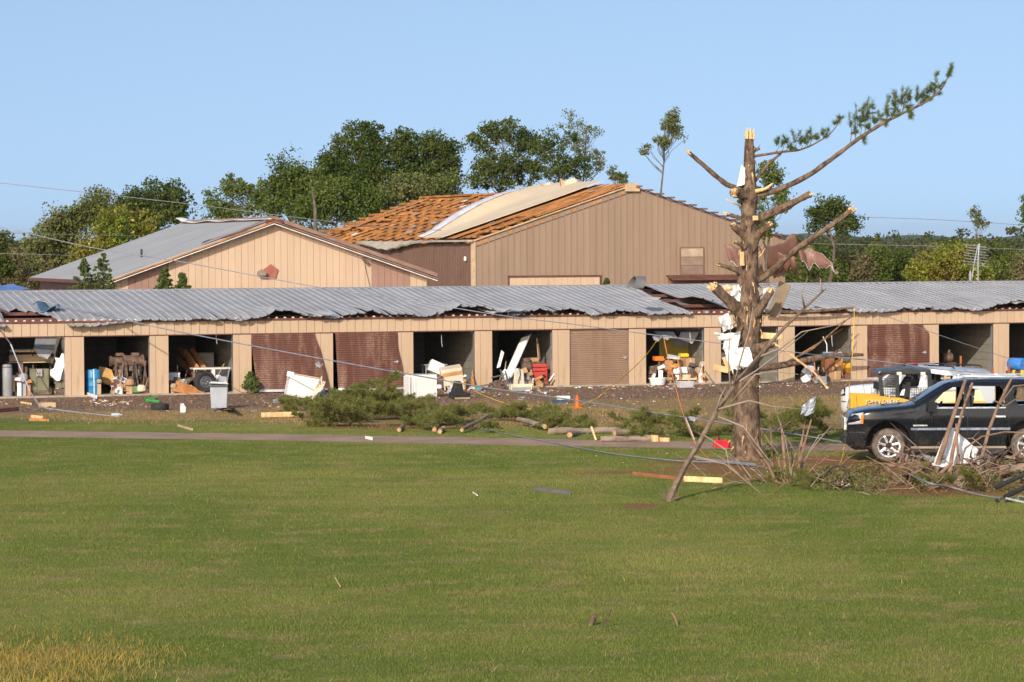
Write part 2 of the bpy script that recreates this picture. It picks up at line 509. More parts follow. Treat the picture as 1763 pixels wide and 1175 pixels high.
# taller straw-coloured grass: near corner and the edge of the yard
sm = leafmat('straw_blades', (0.42, 0.28, 0.06), (0.30, 0.23, 0.06), 0.5, 0.15, 0.8)
x, y = frustum(160000, 35.5, 47, 1.08)
c0 = G(40, 1150); d = np.hypot((x - c0.x) / 1.9, (y - c0.y) / 3.4) + 0.5 * (vnoise(x, y, 1.0, 21) - .5)
kp = NR.random(len(x)) < np.clip(1.15 - d, 0, 1) * 0.95
x1, y1 = x[kp], y[kp]; h1 = NR.uniform(.03, .115, len(x1))
tag(put('straw_grass', tri_mesh('straw_grass', blades(x1, y1, h1, NR.uniform(.004, .008, len(x1)), 1.3), sm)), 'tall straw coloured grass at the edge of the lawn', 'grass', kind='stuff')
wm_ = leafmat('dry_weed_blades', (0.40, 0.26, 0.12), (0.30, 0.21, 0.085), 0.5, 0.15, 0.5, ((0.13, 0.15, 0.03), 0.14))
x, y = frustum(270000, 86, 122, 1.1)
e = y - np.interp(x, PX, PY); of = wall_off(x, y) + 5 * (vnoise(x, y, .35, 31) - .5) + 3 * (vnoise(x, y, 1.1, 33) - .5)
p = np.clip((vnoise(x, y, .45, 51) - .30) * 3.2, .08, 1) * np.clip((e - 4.5) / 3, 0, 1) * np.clip((-7.5 - of) / 3.5, 0.04, 1) * (wall_off(x, y) < -0.15)
kp = NR.random(len(x)) < p
x1, y1 = x[kp], y[kp]; h1 = NR.uniform(.03, .13, len(x1)) * (0.35 + 1.1 * vnoise(x1, y1, .8, 35) ** 1.5)
tag(put('dry_weeds', tri_mesh('dry_weeds', blades(x1, y1, h1, NR.uniform(.005, .010, len(x1)), .8), wm_)), 'dry brown weeds between path and gravel yard', 'weeds', kind='stuff')

# loose stones on the gravel yard
x, y = frustum(36000, 88, 122, 1.1)
of = wall_off(x, y) + 3 * (vnoise(x, y, .5, 61) - .5)
kp = (of > -13) & (wall_off(x, y) < -.12) & (NR.random(len(x)) < np.clip((of + 13) / 5, 0, 1) * (.25 + .75 * vnoise(x, y, .9, 62)))
x, y = x[kp], y[kp]; n = len(x)
P = np.stack([x, y, np.full(n, .012)], 1); s_ = NR.uniform(.012, .05, n)[:, None]
a = NR.normal(size=(n, 3)); a[:, 2] *= .5; a /= np.linalg.norm(a, axis=1)[:, None]; b_ = np.cross(a, NR.normal(size=(n, 3))); b_ /= np.linalg.norm(b_, axis=1)[:, None]
V = np.stack([P - a * s_, P + b_ * s_ * .7, P + a * s_, P - b_ * s_ * .7], 1); V[:, :, 2] = np.maximum(V[:, :, 2], .001)
tag(put('gravel_stones', tri_mesh('gravel_stones', V, leafmat('gravel_chips', (.20, .13, .09), (.32, .215, .155), .35, 0.0, 1.0, ((.50, .42, .34), .012)))), 'loose gravel stones strewn over the yard', 'gravel', kind='stuff')
# pale cut grass ends and weeds flecked over the lawn
x, y = frustum(9000, 35.5, 85, 1.08); e = y - np.interp(x, PX, PY); kp = (np.abs(e) > 1.8) & (NR.random(len(x)) < vnoise(x, y, .25, 71) ** 2); x, y = x[kp], y[kp]
V = blades(x, y, NR.uniform(.03, .10, len(x)), NR.uniform(.003, .006, len(x)), 1.6)
tag(put('lawn_straws', tri_mesh('lawn_straws', V, leafmat('pale_straws', (.40, .32, .12), (.30, .28, .09), .5, .1, .8))), 'pale straws flecked over the mown lawn', 'grass', kind='stuff')
# ------------------------------------------------------------------ long storage building
TAN = mat('tan_painted_siding', (0.50, 0.357, 0.236), 0.6, var=0.05, scale=1.5, rnd=0.035, dirt=(0.30, 0.19, 0.11), dirtamt=0.5, dscale=1.6, stretch=(2, 2, .35), spec=0.35)
TANP = mat('tan_post_siding', (0.49, 0.347, 0.227), 0.6, var=0.05, scale=1.2, rnd=0.03, dirt=(0.27, 0.17, 0.10), dirtamt=0.5, dscale=1.8, stretch=(2, 2, .3), spec=0.35)
BROWN = mat('brown_trim_metal', (0.135, 0.055, 0.04), 0.5, var=0.15, scale=2, spec=0.4)
PURL = mat('red_oxide_purlin', (0.15, 0.06, 0.045), 0.6, var=0.2, scale=3)
DARKM = mat('dark_core', (0.05, 0.04, 0.035), 0.9)
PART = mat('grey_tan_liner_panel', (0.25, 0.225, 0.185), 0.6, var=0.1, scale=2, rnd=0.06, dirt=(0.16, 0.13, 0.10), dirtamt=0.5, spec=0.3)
CONC = mat('concrete_slab', (0.33, 0.28, 0.22), 0.9, var=0.18, scale=3, bump=0.3, bscale=40)
STEEL = mat('galvanised_steel', (0.52, 0.53, 0.55), 0.42, metal=0.6, var=0.12, scale=4, dirt=(0.30, 0.27, 0.24), dirtamt=0.4)
ROOF = mat('galvanised_roof_sheet', (0.34, 0.33, 0.33), 0.55, metal=0.0, var=0.10, scale=0.9, rnd=0.045, dirt=(0.27, 0.26, 0.26), dirtamt=0.6, dscale=0.7, spec=0.45)
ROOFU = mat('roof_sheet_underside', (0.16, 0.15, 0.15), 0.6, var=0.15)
ST = thing('storage_building', 'long low tan storage building with grey metal roof torn along its eave', 'building', WA, TH)
T0, T1, NP = -6.15, 45.5, 17
BD = 7.2                                       # depth to the ridge
EZ, RZ = 2.66, 3.60
g = MB(); g.ab((T0 - .1, -0.10, -0.02), (T1 + .1, 2 * BD, 0.06)); g.build('floor_slab', CONC, ST, bevel=0.01)
g = MB(); g.ab((T0, 0.05, 2.13), (T1, 0.12, 2.60)); g.build('header_core', DARKM, ST)
# header boards, one by one
g = MB(); g.box((0, 0, 0), (0.288, 0.035, 0.455)); hb = g.mesh('header_board', TAN, bevel=0.008, seg=1)
t = T0 + .15; i = 0
while t < T1:
    put('header_board', hb, ST, Matrix.Translation((t, 0.028 + RG.uniform(-.004, .004), 2.352)) @ Matrix.Rotation(RG.uniform(-.004, .004), 4, 'Y'))
    t += 0.3
g = MB(); g.ab((T0, -0.015, 2.095), (T1, 0.11, 2.128)); g.build('header_soffit_trim', BROWN, ST)
g = MB(); g.ab((T0, -0.03, 2.582), (T1, 0.10, 2.655)); g.build('eave_trim', BROWN, ST, bevel=0.006, seg=1)
# closure blocks peeping over the eave trim
CLO = mat('pale_closure_strip', (0.55, 0.45, 0.36), 0.7)
g = MB(); g.box((0, 0, 0), (0.10, 0.06, 0.05), taper=0.6); cl = g.mesh('closure_block', CLO)
for k in range(int((T1 - T0) / 0.3)):
    put('closure_block', cl, ST, Matrix.Translation((T0 + .1 + k * .3, 0.02, 2.678)))
# posts and cross walls
g = MB(); g.ab((0, 0.03, 0.0), (0.67, 0.11, 2.10)); pc = g.mesh('post_core', DARKM)
g = MB(); g.ab((0.0, -0.005, 0.01), (0.213, 0.035, 2.094)); pa = g.mesh('post_panel', TANP, bevel=0.008, seg=1)
g = MB(); g.ab((0.222, -0.005, 0.01), (0.67, 0.035, 2.094)); pb = g.mesh('post_panel', TANP, bevel=0.008, seg=1)
g = MB(); g.ab((0, 0.035, 0.02), (0.03, 0.24, 2.094)); pj = g.mesh('door_jamb', STEEL)
g = MB(); g.ab((-0.03, 0.14, 0.06), (0.03, BD, 2.72)); wcore = g.mesh('cross_wall_core', DARKM)
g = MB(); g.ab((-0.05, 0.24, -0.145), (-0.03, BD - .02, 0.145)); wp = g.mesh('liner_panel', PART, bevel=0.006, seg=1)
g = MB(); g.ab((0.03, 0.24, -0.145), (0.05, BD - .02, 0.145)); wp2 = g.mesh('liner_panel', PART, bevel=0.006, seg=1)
POSTS = [-0.15 + 3.0 * k for k in range(-2, NP - 1)]
for t in POSTS:
    for q, nm in ((pc, 'post_core'), (pa, 'post_panel'), (pb, 'post_panel'), (pj, 'door_jamb')):
        put(nm, q, ST, Matrix.Translation((t, RG.uniform(-.003, .003), 0)))
    put('door_jamb', pj, ST, Matrix.Translation((t + .64, 0, 0)))
    put('cross_wall_core', wcore, ST, Matrix.Translation((t + .335, 0, 0)))
    for r in range(9):
        put('liner_panel', wp, ST, Matrix.Translation((t + .335 + RG.uniform(-.006, .006), 0, 0.06 + .15 + r * .296)))
        if 0 <= t < 12: put('liner_panel', wp2, ST, Matrix.Translation((t + .335, 0, 0.06 + .15 + r * .296)))
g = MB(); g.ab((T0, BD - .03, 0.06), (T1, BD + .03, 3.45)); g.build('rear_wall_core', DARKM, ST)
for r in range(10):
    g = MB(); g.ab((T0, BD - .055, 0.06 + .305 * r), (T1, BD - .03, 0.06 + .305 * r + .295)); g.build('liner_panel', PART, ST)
for t in (T0, T1):
    g = MB(); g.add([(t - .05, 0.06, 0.06), (t - .05, 2 * BD, .06), (t - .05, 2 * BD, 2.6), (t - .05, BD, 3.5), (t - .05, .06, 2.6), (t + .05, 0.06, 0.06), (t + .05, 2 * BD, .06), (t + .05, 2 * BD, 2.6), (t + .05, BD, 3.5), (t + .05, .06, 2.6)],
              [(0, 1, 2, 3, 4), (5, 6, 7, 8, 9), (0, 1, 6, 5), (1, 2, 7, 6), (2, 3, 8, 7), (3, 4, 9, 8), (4, 0, 5, 9)]); g.build('end_wall', TAN, ST)
g = MB(); g.ab((T0, 2 * BD - .05, 0.06), (T1, 2 * BD + .05, 2.6)); g.build('back_wall', TAN, ST)
# purlins and rafters under the roof
def roofz(d): return EZ + (RZ - EZ) * (d + 0.28) / (BD + 0.28)
for d in (0.9, 2.3, 3.7, 5.1, 6.5):
    g = MB(); g.ab((T0, d - .05, roofz(d) - .17), (T1, d + .05, roofz(d) - .06)); g.build('purlin', PURL, ST)
# roof sheets: each sheet a ribbed, bent piece of its own
def tpx(px, py, d=-0.28): return tz(px, py, d)[0]
# (pixel x on the eave, lift in metres, half width in metres, start of the bend down the slope)
LIFTS = [(476, 0.30, 0.75, .62), (500, 0.20, .5, .7), (540, .10, .5, .8), (640, .30, .75, .62), (703, .22, .42, .7), (790, .44, .75, .55), (835, .34, .8, .55),
         (931, .34, .62, .62), (985, .36, .5, .6), (1068, .22, .6, .7), (1345, .20, .6, .7), (1400, .12, .6, .8), (1443, .2, .4, .7), (1562, .12, .45, .8), (1600, .16, .4, .78),
         (1641, .07, .4, .85), (1708, .08, .5, .8), (1752, .5, .9, .5), (185, .06, .4, .85), (222, .05, .3, .85), (255, .06, .3, .85)]
LT = [(tpx(px, 545), a, w, s0) for px, a, w, s0 in LIFTS]
def lift(t, s):
    z = 0.0
    for tc, a, w, s0 in LT:
        q = (t - tc) / w
        if abs(q) < 1.6 and s > s0:
            z += .8 * a * max(0, 1 - abs(q) / 1.6) ** 1.0 * smooth01((s - s0) / (1 - s0))
    return z
def droop(t, s):
    return -0.075 * smooth01((s - .86) / .14) * (0.5 + 0.5 * math.sin(t * 1.7) * math.sin(t * 0.63 + 1))
def sheet_fn(ts, w, s_end, extra):
    rgs = random.Random(int(ts * 1000)); tw, jg, so = rgs.uniform(-.10, .10), rgs.uniform(0, 6), rgs.uniform(-.012, .012)
    cols = []
    for r in range(3):
        b = r / 3
        cols += [b, b + .222, b + .25, b + .30, b + .325]
    cols.append(1.0)
    hts = [0, 0, .036, .036, 0] * 3 + [0]
    def fn(u, v):
        i = round(u * (len(cols) - 1)); cu = cols[i]
        t = ts + cu * w
        s = v * s_end(cu)
        d = BD - s * (BD + 0.30)
        z = roofz(d) + hts[i] + lift(t, s) + droop(t, s) + noise.noise(Vector((t * .8, s * 5, 0))) * .018
        if s > .55: z += (tw * (cu - .5) + .018 * math.sin(cu * 11 + jg)) * smooth01((s - .55) / .45)
        if v > .99: d += so * 6 + .03 * math.sin(cu * 9 + jg)
        # far left: the sheet edge is bent down over the eave
        if t < 3.2: z += -0.10 * smooth01((s - .8) / .2) * smooth01((3.2 - t) / 3) - 0.05 * smooth01((s - .45) / .2) * smooth01((3.4 - t) / 2)
        p = Vector((t, d, z))
        return extra(p, cu, s) if extra else p
    return fn, len(cols) - 1
SW = 0.9
hole_l = tpx(52, 560); hole_r = tpx(128, 556)
tear_a = tz(1083, 497, BD)[0]
k = 0; t = T0 - .25
SHEETS = []
while t < T1 + .2:
    SHEETS.append(t); t += SW
def mk(ts):
    c = ts + SW / 2
    se = lambda cu: 1.0
    ex = None
    if hole_l - .35 < c < hole_r - 1.0:
        se = lambda cu: 0.62 + 0.05 * math.sin(cu * 9)
    elif hole_r - 1.0 <= c < hole_r - .1:
        se = lambda cu: 0.60 + 0.36 * cu
    elif hole_l - 1.25 < c <= hole_l - .35:
        se = lambda cu: 1.0 - .42 * smooth01((cu - .62) / .38)
    return se, ex
tb = min(range(len(SHEETS)), key=lambda i: abs(SHEETS[i] - tear_a))
for i, ts in enumerate(SHEETS):
    se, ex = mk(ts)
    if i == tb: continue                                    # torn out
    if i == tb + 1:                                          # its neighbour: low corner torn and bent up
        se = lambda cu: 0.72 + 0.10 * cu
        ex = lambda p, cu, s: p + Vector((0, 0, 0.30 * smooth01((s - .45) / .3) * (1 - .6 * cu)))
    if i == tb - 1:
        ex = lambda p, cu, s: p + Vector((0, 0, 0.10 * smooth01(cu) * math.sin(s * 7) * smooth01(s / .3) * (1 - s)))
    fn, nu = sheet_fn(ts, SW - .004, se, ex)
    g = MB(); g.grid(fn, nu, 18, 0.012, 0, 1)
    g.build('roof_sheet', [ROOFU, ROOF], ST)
# the torn sheet: rolled up in a loop near the ridge
tc = SHEETS[tb]
def curl(u, v):
    a = v * 4.4 - 0.5
    r = .26 - .04 * v
    return Vector((tc - .15 + .42 * u + .12 * math.sin(a), 5.9 + .5 * math.cos(a) * .5 - .35 * v, roofz(5.9) + .25 + r * math.sin(a) * 1.15))
g = MB(); g.grid(curl, 6, 22, 0.015, 0, 1); g.build('curled_sheet', [ROOFU, ROOFU], ST, smooth=60)
def flap(u, v): return Vector((tc - .25 + .45 * u + .35 * v, 2.6 - 1.3 * v, roofz(2.6 - 1.3 * v) + .07 + .10 * math.sin(v * 3) * (1 - u)))
g = MB(); g.grid(flap, 4, 6, 0.012, 0, 1); g.build('sheet_flap', [ROOFU, ROOFU], ST)
# flaps along the torn eave (sheet corners twisted out of line)
for px, py, a, b_ in ((545, 545, .55, .35), (845, 540, .7, .45), (872, 537, .8, .25), (1110, 520, .4, .4), (1420, 533, .5, .25), (1748, 523, .9, .5)):
    t0, z0 = tz(px, py, -0.15)
    def fl(u, v, t0=t0, z0=z0, a=a, b_=b_): 
        return Vector((t0 - a / 2 + a * u + .35 * v, -0.42 + .9 * (1 - v) , z0 - .02 + .17 * (1 - v) + b_ * .35 * u * (v) + .03 * math.sin(u * 8)))
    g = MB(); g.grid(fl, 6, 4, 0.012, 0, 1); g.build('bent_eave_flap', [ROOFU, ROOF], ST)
# rear slope, ridge cap
def back(u, v):
    return Vector((T0 - .2 + u * (T1 - T0 + .4), BD + v * (BD + .3), RZ - v * (RZ - EZ)))
g = MB(); g.grid(back, 4, 3, 0.03, 0, 1); g.build('rear_roof_slope', [ROOF, ROOFU], ST)
for i in range(18):
    a = T0 - .2 + i * 2.9
    g = MB(); zc = RZ + .045 + RG.uniform(-.008, .008)
    g.add([(a, BD - .22, zc - .03), (a + 2.89, BD - .22, zc - .03), (a + 2.89, BD, zc), (a, BD, zc), (a + 2.89, BD + .22, zc - .03), (a, BD + .22, zc - .03),
           (a, BD - .22, zc - .05), (a + 2.89, BD - .22, zc - .05)], [(0, 1, 2, 3), (3, 2, 4, 5), (6, 7, 1, 0)])
    g.build('ridge_cap', ROOF, ST)
# scraps lying on the left end of the roof
g = MB(); g.box((tz(5, 525, 1.5)[0], 1.6, roofz(1.6) + .12), (.22, 1.3, .04), rotm(.15, .2, .25)); g.build('broken_trim_piece', BROWN, ST)
BLUE_T = mat('blue_torn_membrane', (0.10, 0.16, 0.24), 0.5)
def blu(u, v): 
    t_, _ = tz(58, 517, 3.0)
    return Vector((t_ + u * .75, 3.0 - 1.1 * v, roofz(3.0 - 1.1 * v) + .10 + .16 * math.sin(u * 5 + v * 4) * (1 - v * .3)))
g = MB(); g.grid(blu, 8, 6, .012); g.build('torn_membrane', BLUE_T, ST, smooth=True)

# ------------------------------------------------------------------ roll-up doors
def doormat(name, col, scuff, amt):
    m, nt, b = newmat(name)
    tc = nt.nodes.new('ShaderNodeTexCoord').outputs['Object']
    base = mixc(nt, noisen(nt, tc, 2.0, 5), tuple(c * .8 for c in col), tuple(c * 1.2 for c in col))
    streak = noisen(nt, tc, 3.2, 3, .5, (1, 1, .12)); grain = noisen(nt, tc, 30, 4, .7, (0.5, 1, 1.4))
    f = mathn(nt, 'MULTIPLY', ramp(nt, streak, .44, .62), ramp(nt, grain, .42, .60), clamp=True)
    base = mixc(nt, mathn(nt, 'MULTIPLY', f, amt), base, scuff)
    nt.links.new(base, b.inputs['Base Color']); b.inputs['Roughness'].default_value = .48; b.inputs['Specular IOR Level'].default_value = .4
    return m
DBR = doormat('brown_door_curtain', (0.118, 0.046, 0.031), (0.36, 0.23, 0.155), .7)
DTN = doormat('faded_tan_door_curtain', (0.235, 0.145, 0.095), (0.36, 0.25, 0.17), .5)
def rolldoor(tl, tr, matd, shape, bar=True, lab=None):
    n = 26
    def fn(u, v):
        z = 2.10 - v * 2.04
        ph = (v * n) % 1.0
        rib = 0.014 * math.sin(v * n * 2 * math.pi)
        t, d, dz = shape(u, v)
        return Vector((tl + (tr - tl) * u + t, 0.02 + d + rib, z + dz))
    g = MB(); g.grid(fn, 26, n * 4, 0.0)
    o = g.build('rolling_door', matd, ST, smooth=True)
    if lab: o['label'] = lab
    if bar:
        def fb(u, v):
            p = fn(u, 1.0); return p + Vector((0, -.035, .075 - .085 * v))
        g = MB(); g.grid(fb, 16, 1, .03); g.build('door_bottom_bar', STEEL, o)
    p = fn(.93, .52)
    g = MB(); g.box(p + Vector((0, -.03, 0)), (.16, .03, .05)); g.box(p + Vector((.02, -.045, 0)), (.05, .03, .11)); g.build('door_latch', STEEL, o)
def openl(i): return POSTS[i] + .67, POSTS[i + 1]
bay = {k: openl(k + 1) for k in range(0, 15)}                # bay 0 is the one cut by the left of the picture
a, b_ = bay[3]
rolldoor(a, b_, DBR, lambda u, v: (0.24 * smooth01(v) * u ** .3 + 0.22 * v * v * (1 - u) + .10 * smooth01(v * 3) * smooth01((u - .8) / .2), -0.05 - 0.34 * v * (0.3 + .7 * u) - .12 * math.sin(u * math.pi) * v, 0), lab='brown roll-up door pushed out over the post on its right')
a, b_ = bay[4]
rolldoor(a, b_, DBR, lambda u, v: (0.07 + 0.10 * v * (1 - u) + .15 * smooth01((v - .2) / .5) * u ** 3, -0.06 - 0.14 * math.sin(u * math.pi) * v - .08 * u * v - .04 * math.sin(u * 14) * v, 0), lab='brown roll-up door dented in vertical scuffed folds')
a, b_ = bay[7]
rolldoor(a, b_, DTN, lambda u, v: (0, 0.05 - .01 * math.sin(u * 3), 0), bar=False, lab='faded tan roll-up door still closed flat')
a, b_ = bay[11]
rolldoor(a, b_, DBR, lambda u, v: (0.26 * smooth01(v * 5) * u ** 4, -0.05 - .16 * math.sin(math.pi * min(1, u * 1.1)) * v - 0.055 * math.sin(v * 17 + u * 3) * (1 - u) ** 1.2 * smooth01(v * 3), -.05 * math.sin(v * 9) * (1 - u) ** 2), lab='brown roll-up door crumpled in creases beside its left post')
# bent track hanging in bays
for kbay, px, py in ((5, 760, 590), (8, 1188, 585), (10, 1432, 590), (2, 372, 585)):
    t_, z_ = tz(px, py, .35)
    g = MB(); g.tube([(t_, .35, z_ + .28), (t_ + .01, .35, z_), (t_ + .03, .33, z_ - .16)], .014, 6); g.build('hanging_strap', STEEL, ST)
# ------------------------------------------------------------------ low tan gabled building behind
CREAM = mat('cream_board_siding', (0.545, 0.39, 0.265), 0.65, var=0.04, scale=1.0, rnd=0.03, dirt=(0.38, 0.26, 0.17), dirtamt=0.45, dscale=1.3, stretch=(1.5, 1.5, .2))
MAUVE = mat('mauve_brown_board', (0.33, 0.195, 0.145), 0.6, var=0.05, scale=1.0, rnd=0.03)
MEMB = mat('grey_roof_membrane', (0.37, 0.36, 0.355), 0.75, var=0.07, scale=0.35, dirt=(0.30, 0.285, 0.275), dirtamt=0.5, dscale=0.25)
OWOOD = mat('fresh_orange_lumber', (0.46, 0.195, 0.055), 0.8, var=0.3, scale=1.3, rnd=0.2, stretch=(1, 1, 1), dirt=(0.30, 0.11, 0.035), dirtamt=.5)
WHITEM = mat('white_drip_edge', (0.78, 0.76, 0.72), 0.5)
BRFL = mat('faded_brown_flashing', (0.27, 0.165, 0.125), 0.55, var=0.12)
def gable(name, label, off, tl, tp, tr, zl, zp, zr, depth, step, boardmat, gap=0.012):
    R = thing(name, label, 'building', W2(tp, off, 0), TH)
    def topz(t): return (zl + (zp - zl) * (t - tl) / (tp - tl)) if t < tp else (zr + (zp - zr) * (tr - t) / (tr - tp))
    return R, topz
OFF1 = 25.0
tp, zp = tz(468, 381, OFF1); tr_, zr_ = tz(748, 479, OFF1); tl_, zl_ = tz(178, 486, OFF1)
TB = thing('tan_building', 'cream gabled building with grey roof and red pentagon ornament on its wall', 'building', W2(tp, OFF1, 0), TH)
def L1(t): return t - tp
wl, wr = tl_ + .5, tr_ - .35
def top1(t): return (zl_ + (zp - zl_) * (t - tl_) / (tp - tl_)) if t < tp else (zr_ + (zp - zr_) * (tr_ - t) / (tr_ - tp))
g = MB(); g.prism([(L1(wl), 0), (L1(wr), 0), (L1(wr), top1(wr) - .12), (0, zp - .12), (L1(wl), top1(wl) - .12)], (0.06, 18.0)); g.build('wall_core', DARKM, TB)
b1 = (tz(219, 490, OFF1)[0], tz(291, 490, OFF1)[0]); b2 = (tz(640, 490, OFF1)[0], tz(708, 490, OFF1)[0])
t = wl
while t < wr - .05:
    t2 = min(t + .295, wr); c = (t + t2) / 2
    mt = MAUVE if (b1[0] < c < b1[1] or b2[0] < c < b2[1]) else CREAM
    a0, a1 = L1(t) + .006, L1(t2) - .006
    poly = [(a0, 0.02), (a1, 0.02), (a1, top1(t2) - .10)]
    if t < tp < t2: poly.append((0, zp - .10))
    poly.append((a0, top1(t) - .10))
    g = MB(); g.prism(poly, (0.02 + RG.uniform(-.003, .003), 0.058)); g.build('siding_board', mt, TB)
    t = t2
# left side wall: ribbed brown over cream
for i in range(46):
    y0 = .1 + i * .385
    g = MB(); g.ab((L1(wl) - .045, y0, 2.95), (L1(wl) - .002, y0 + .36, top1(wl) - .12)); g.build('rib_panel', BROWN, TB)
    g = MB(); g.ab((L1(wl) - .045, y0, 0.02), (L1(wl) - .002, y0 + .375, 2.94)); g.build('siding_board', CREAM, TB)
# roof slopes
def slope1(side):
    te, ze = (tl_, zl_) if side < 0 else (tr_, zr_)
    def fn(u, v):
        x = L1(te) * v; z = zp + (ze - zp) * v
        return Vector((x, -.35 + u * 18.6, z + .05 + noise.noise(Vector((x * .5, u * 9, 3))) * .02))
    return fn
g = MB(); g.grid(slope1(-1), 14, 12, .16); g.build('roof_slope', MEMB, TB)
g = MB(); g.grid(slope1(1), 14, 12, .16); g.build('roof_slope', BRFL, TB)
for side, te, ze in ((-1, tl_, zl_), (1, tr_, zr_)):
    p0, p1 = Vector((0, -.40, zp - .03)), Vector((L1(te), -.40, ze - .03))
    g = MB(); g.bar(p0, p1, .05, .20, up=(0, -1, 0)); g.build('rake_board', OWOOD if side < 0 else BRFL, TB)
    g = MB(); g.bar(p0 + Vector((0, -.04, -.09)), p1 + Vector((0, -.04, -.09)), .03, .045, up=(0, -1, 0)); g.build('drip_edge', WHITEM, TB)
# brown flashing still on the upper left rake, bent at its end
def fls(u, v):
    k = u * .42
    return Vector((L1(tl_) * k, -.45 + .5 * v, zp + (zl_ - zp) * k + .10 + .10 * smooth01((u - .75) / .25) * (1 - v) + .03 * math.sin(u * 9)))
g = MB(); g.grid(fls, 14, 3, .03); g.build('rake_flashing', BRFL, TB)
g = MB(); g.box((0, -.42, zp - .02), (.75, .10, .16)); g.build('peak_cap', BROWN, TB)
g = MB(); g.bar((L1(tl_) - .03, -.35, zl_ - .02), (L1(tl_) - .03, 18.2, zl_ - .02), .09, .14); g.build('gutter', BROWN, TB)
def ridge(u, v): return Vector((-.22 + .44 * v, -.3 + 18.5 * u, zp + .10 + .05 * math.sin(u * 22) * u + .22 * smooth01((u - .93) / .07) - .04 * abs(v - .5)))
g = MB(); g.grid(ridge, 30, 2, .02); g.build('ridge_flashing', WHITEM, TB)
g = MB(); g.cyl((L1(tl_) * .62, 5.5, zp + (zl_ - zp) * .62), .05, .42, 8); g.build('vent_pipe', DARKM, TB)
# pentagon, lamp, corner light
t_, z_ = tz(466, 469, OFF1); r = .36
g = MB(); g.prism([(L1(t_) + r * math.sin(2 * math.pi * k / 5), z_ + r * math.cos(2 * math.pi * k / 5)) for k in range(5)], (-.05, .02)); g.build('pentagon_ornament', mat('red_brown_paint', (.36, .12, .085), .55), TB, bevel=.012)
t_, z_ = tz(449, 470, OFF1)
g = MB(); g.ab((L1(t_) - .17, -.32, z_ - .12), (L1(t_) + .17, .02, z_ + .05)); g.prism([(L1(t_) - .15, z_ + .05), (L1(t_) + .15, z_ + .05), (L1(t_) + .02, z_ + .16)], (-.25, .02)); g.build('wall_lamp', mat('grey_lamp_housing', (.28, .22, .17), .6), TB, bevel=.015)
t_, z_ = tz(627, 449, OFF1)
for dx, dz in ((-.07, .07), (.06, -.06)):
    g = MB(); g.cyl((L1(t_) + dx, -.22, z_ + dz), .09, .2, 12, 'y', r2=.05); g.build('floodlight', mat('lamp_bronze', (.14, .10, .08), .5), TB)
g = MB(); g.tube([(L1(t_) + .02, -.01, z_ - .1), (L1(t_) + .12, -.01, z_ - .6), (L1(t_) + .3, -.01, z_ - 1.3)], .012, 5); g.build('loose_wire', DARKM, TB)

# ------------------------------------------------------------------ big brown shed with the roof torn open
OFF2 = 40.0
tP, zP = tz(1087, 320, OFF2); tR, zR = tz(1352, 411, OFF2); tL, zL = tz(812, 416, OFF2)
DEP = 36.0
TAUPE = mat('taupe_ribbed_siding', (0.295, 0.205, 0.142), 0.55, var=0.05, scale=0.8, rnd=0.03, dirt=(0.235, 0.15, 0.10), dirtamt=0.55, dscale=.9, stretch=(1.5, 1.5, .15))
DTAU = mat('dark_brown_ribbed_siding', (0.205, 0.115, 0.08), 0.55, var=0.08, scale=0.8, rnd=0.05)
SHT = mat('cream_roof_sheet', (0.76, 0.59, 0.385), 0.55, var=0.05, scale=.5, spec=.4)
SHTB = mat('sheet_bare_back', (0.52, 0.54, 0.60), 0.5)
BB = thing('brown_shed', 'big taupe metal shed with its roof stripped to orange lumber', 'building', W2(tP, OFF2, 0), TH)
def L2(t): return t - tP
def top2(t): return (zL + (zP - zL) * (t - tL) / (tP - tL)) if t < tP else (zR + (zP - zR) * (tR - t) / (tR - tP))
g = MB(); g.prism([(L2(tL), 0), (L2(tR), 0), (L2(tR), zR - .45), (0, zP - .45), (L2(tL), zL - .45)], (0.07, DEP)); g.build('wall_core', mat('dark_shed_interior', (.06, .035, .02), .9), BB)
t = tL + .2
while t < tR - .02:
    t2 = min(t + .335, tR); a0, a1 = L2(t) + .002, L2(t2) - .002
    poly = [(a0, .02), (a1, .02), (a1, top2(t2) - .05)]
    if t < tP < t2: poly.append((0, zP - .05))
    poly.append((a0, top2(t) - .05))
    g = MB(); g.prism(poly, (.02 + RG.uniform(-.003, .003), .066))
    g.prism([(a0, .02), (a0 + .035, .02), (a0 + .035, top2(t) - .07), (a0, top2(t) - .07)], (-.008, .021))
    g.build('siding_panel', TAUPE, BB); t = t2
g = MB(); g.ab((L2(tL) - .03, -.03, .02), (L2(tL) + .2, .069, zL)); g.build('corner_trim', mat('pale_tan_trim', (.52, .37, .23), .6), BB, bevel=.01)
for i in range(80):                                            # left side wall ribs
    y0 = .1 + i * .45
    g = MB(); g.ab((L2(tL) - .05, y0, .02), (L2(tL) - .002, y0 + .22, zL - .1)); g.ab((L2(tL) - .03, y0 + .22, .02), (L2(tL) - .002, y0 + .44, zL - .1)); g.build('siding_panel', DTAU, BB)
# side eave: gutter sagging and torn
def gut(u, v):
    y = -.2 + 20 * u
    sag = -.42 * math.exp(-((y - 14) / 4.0) ** 2)
    return Vector((L2(tL) - .32 + .02 * math.sin(u * 40) + .3 * v, y, zL - .02 + sag * (1 - v) + .10 * (1 - v) * math.sin(u * 70) * (.3 if .5 < u < .8 else 0)))
g = MB(); g.grid(gut, 60, 3, .10); g.build('gutter', mat('weathered_fascia', (.42, .36, .28), .6), BB)
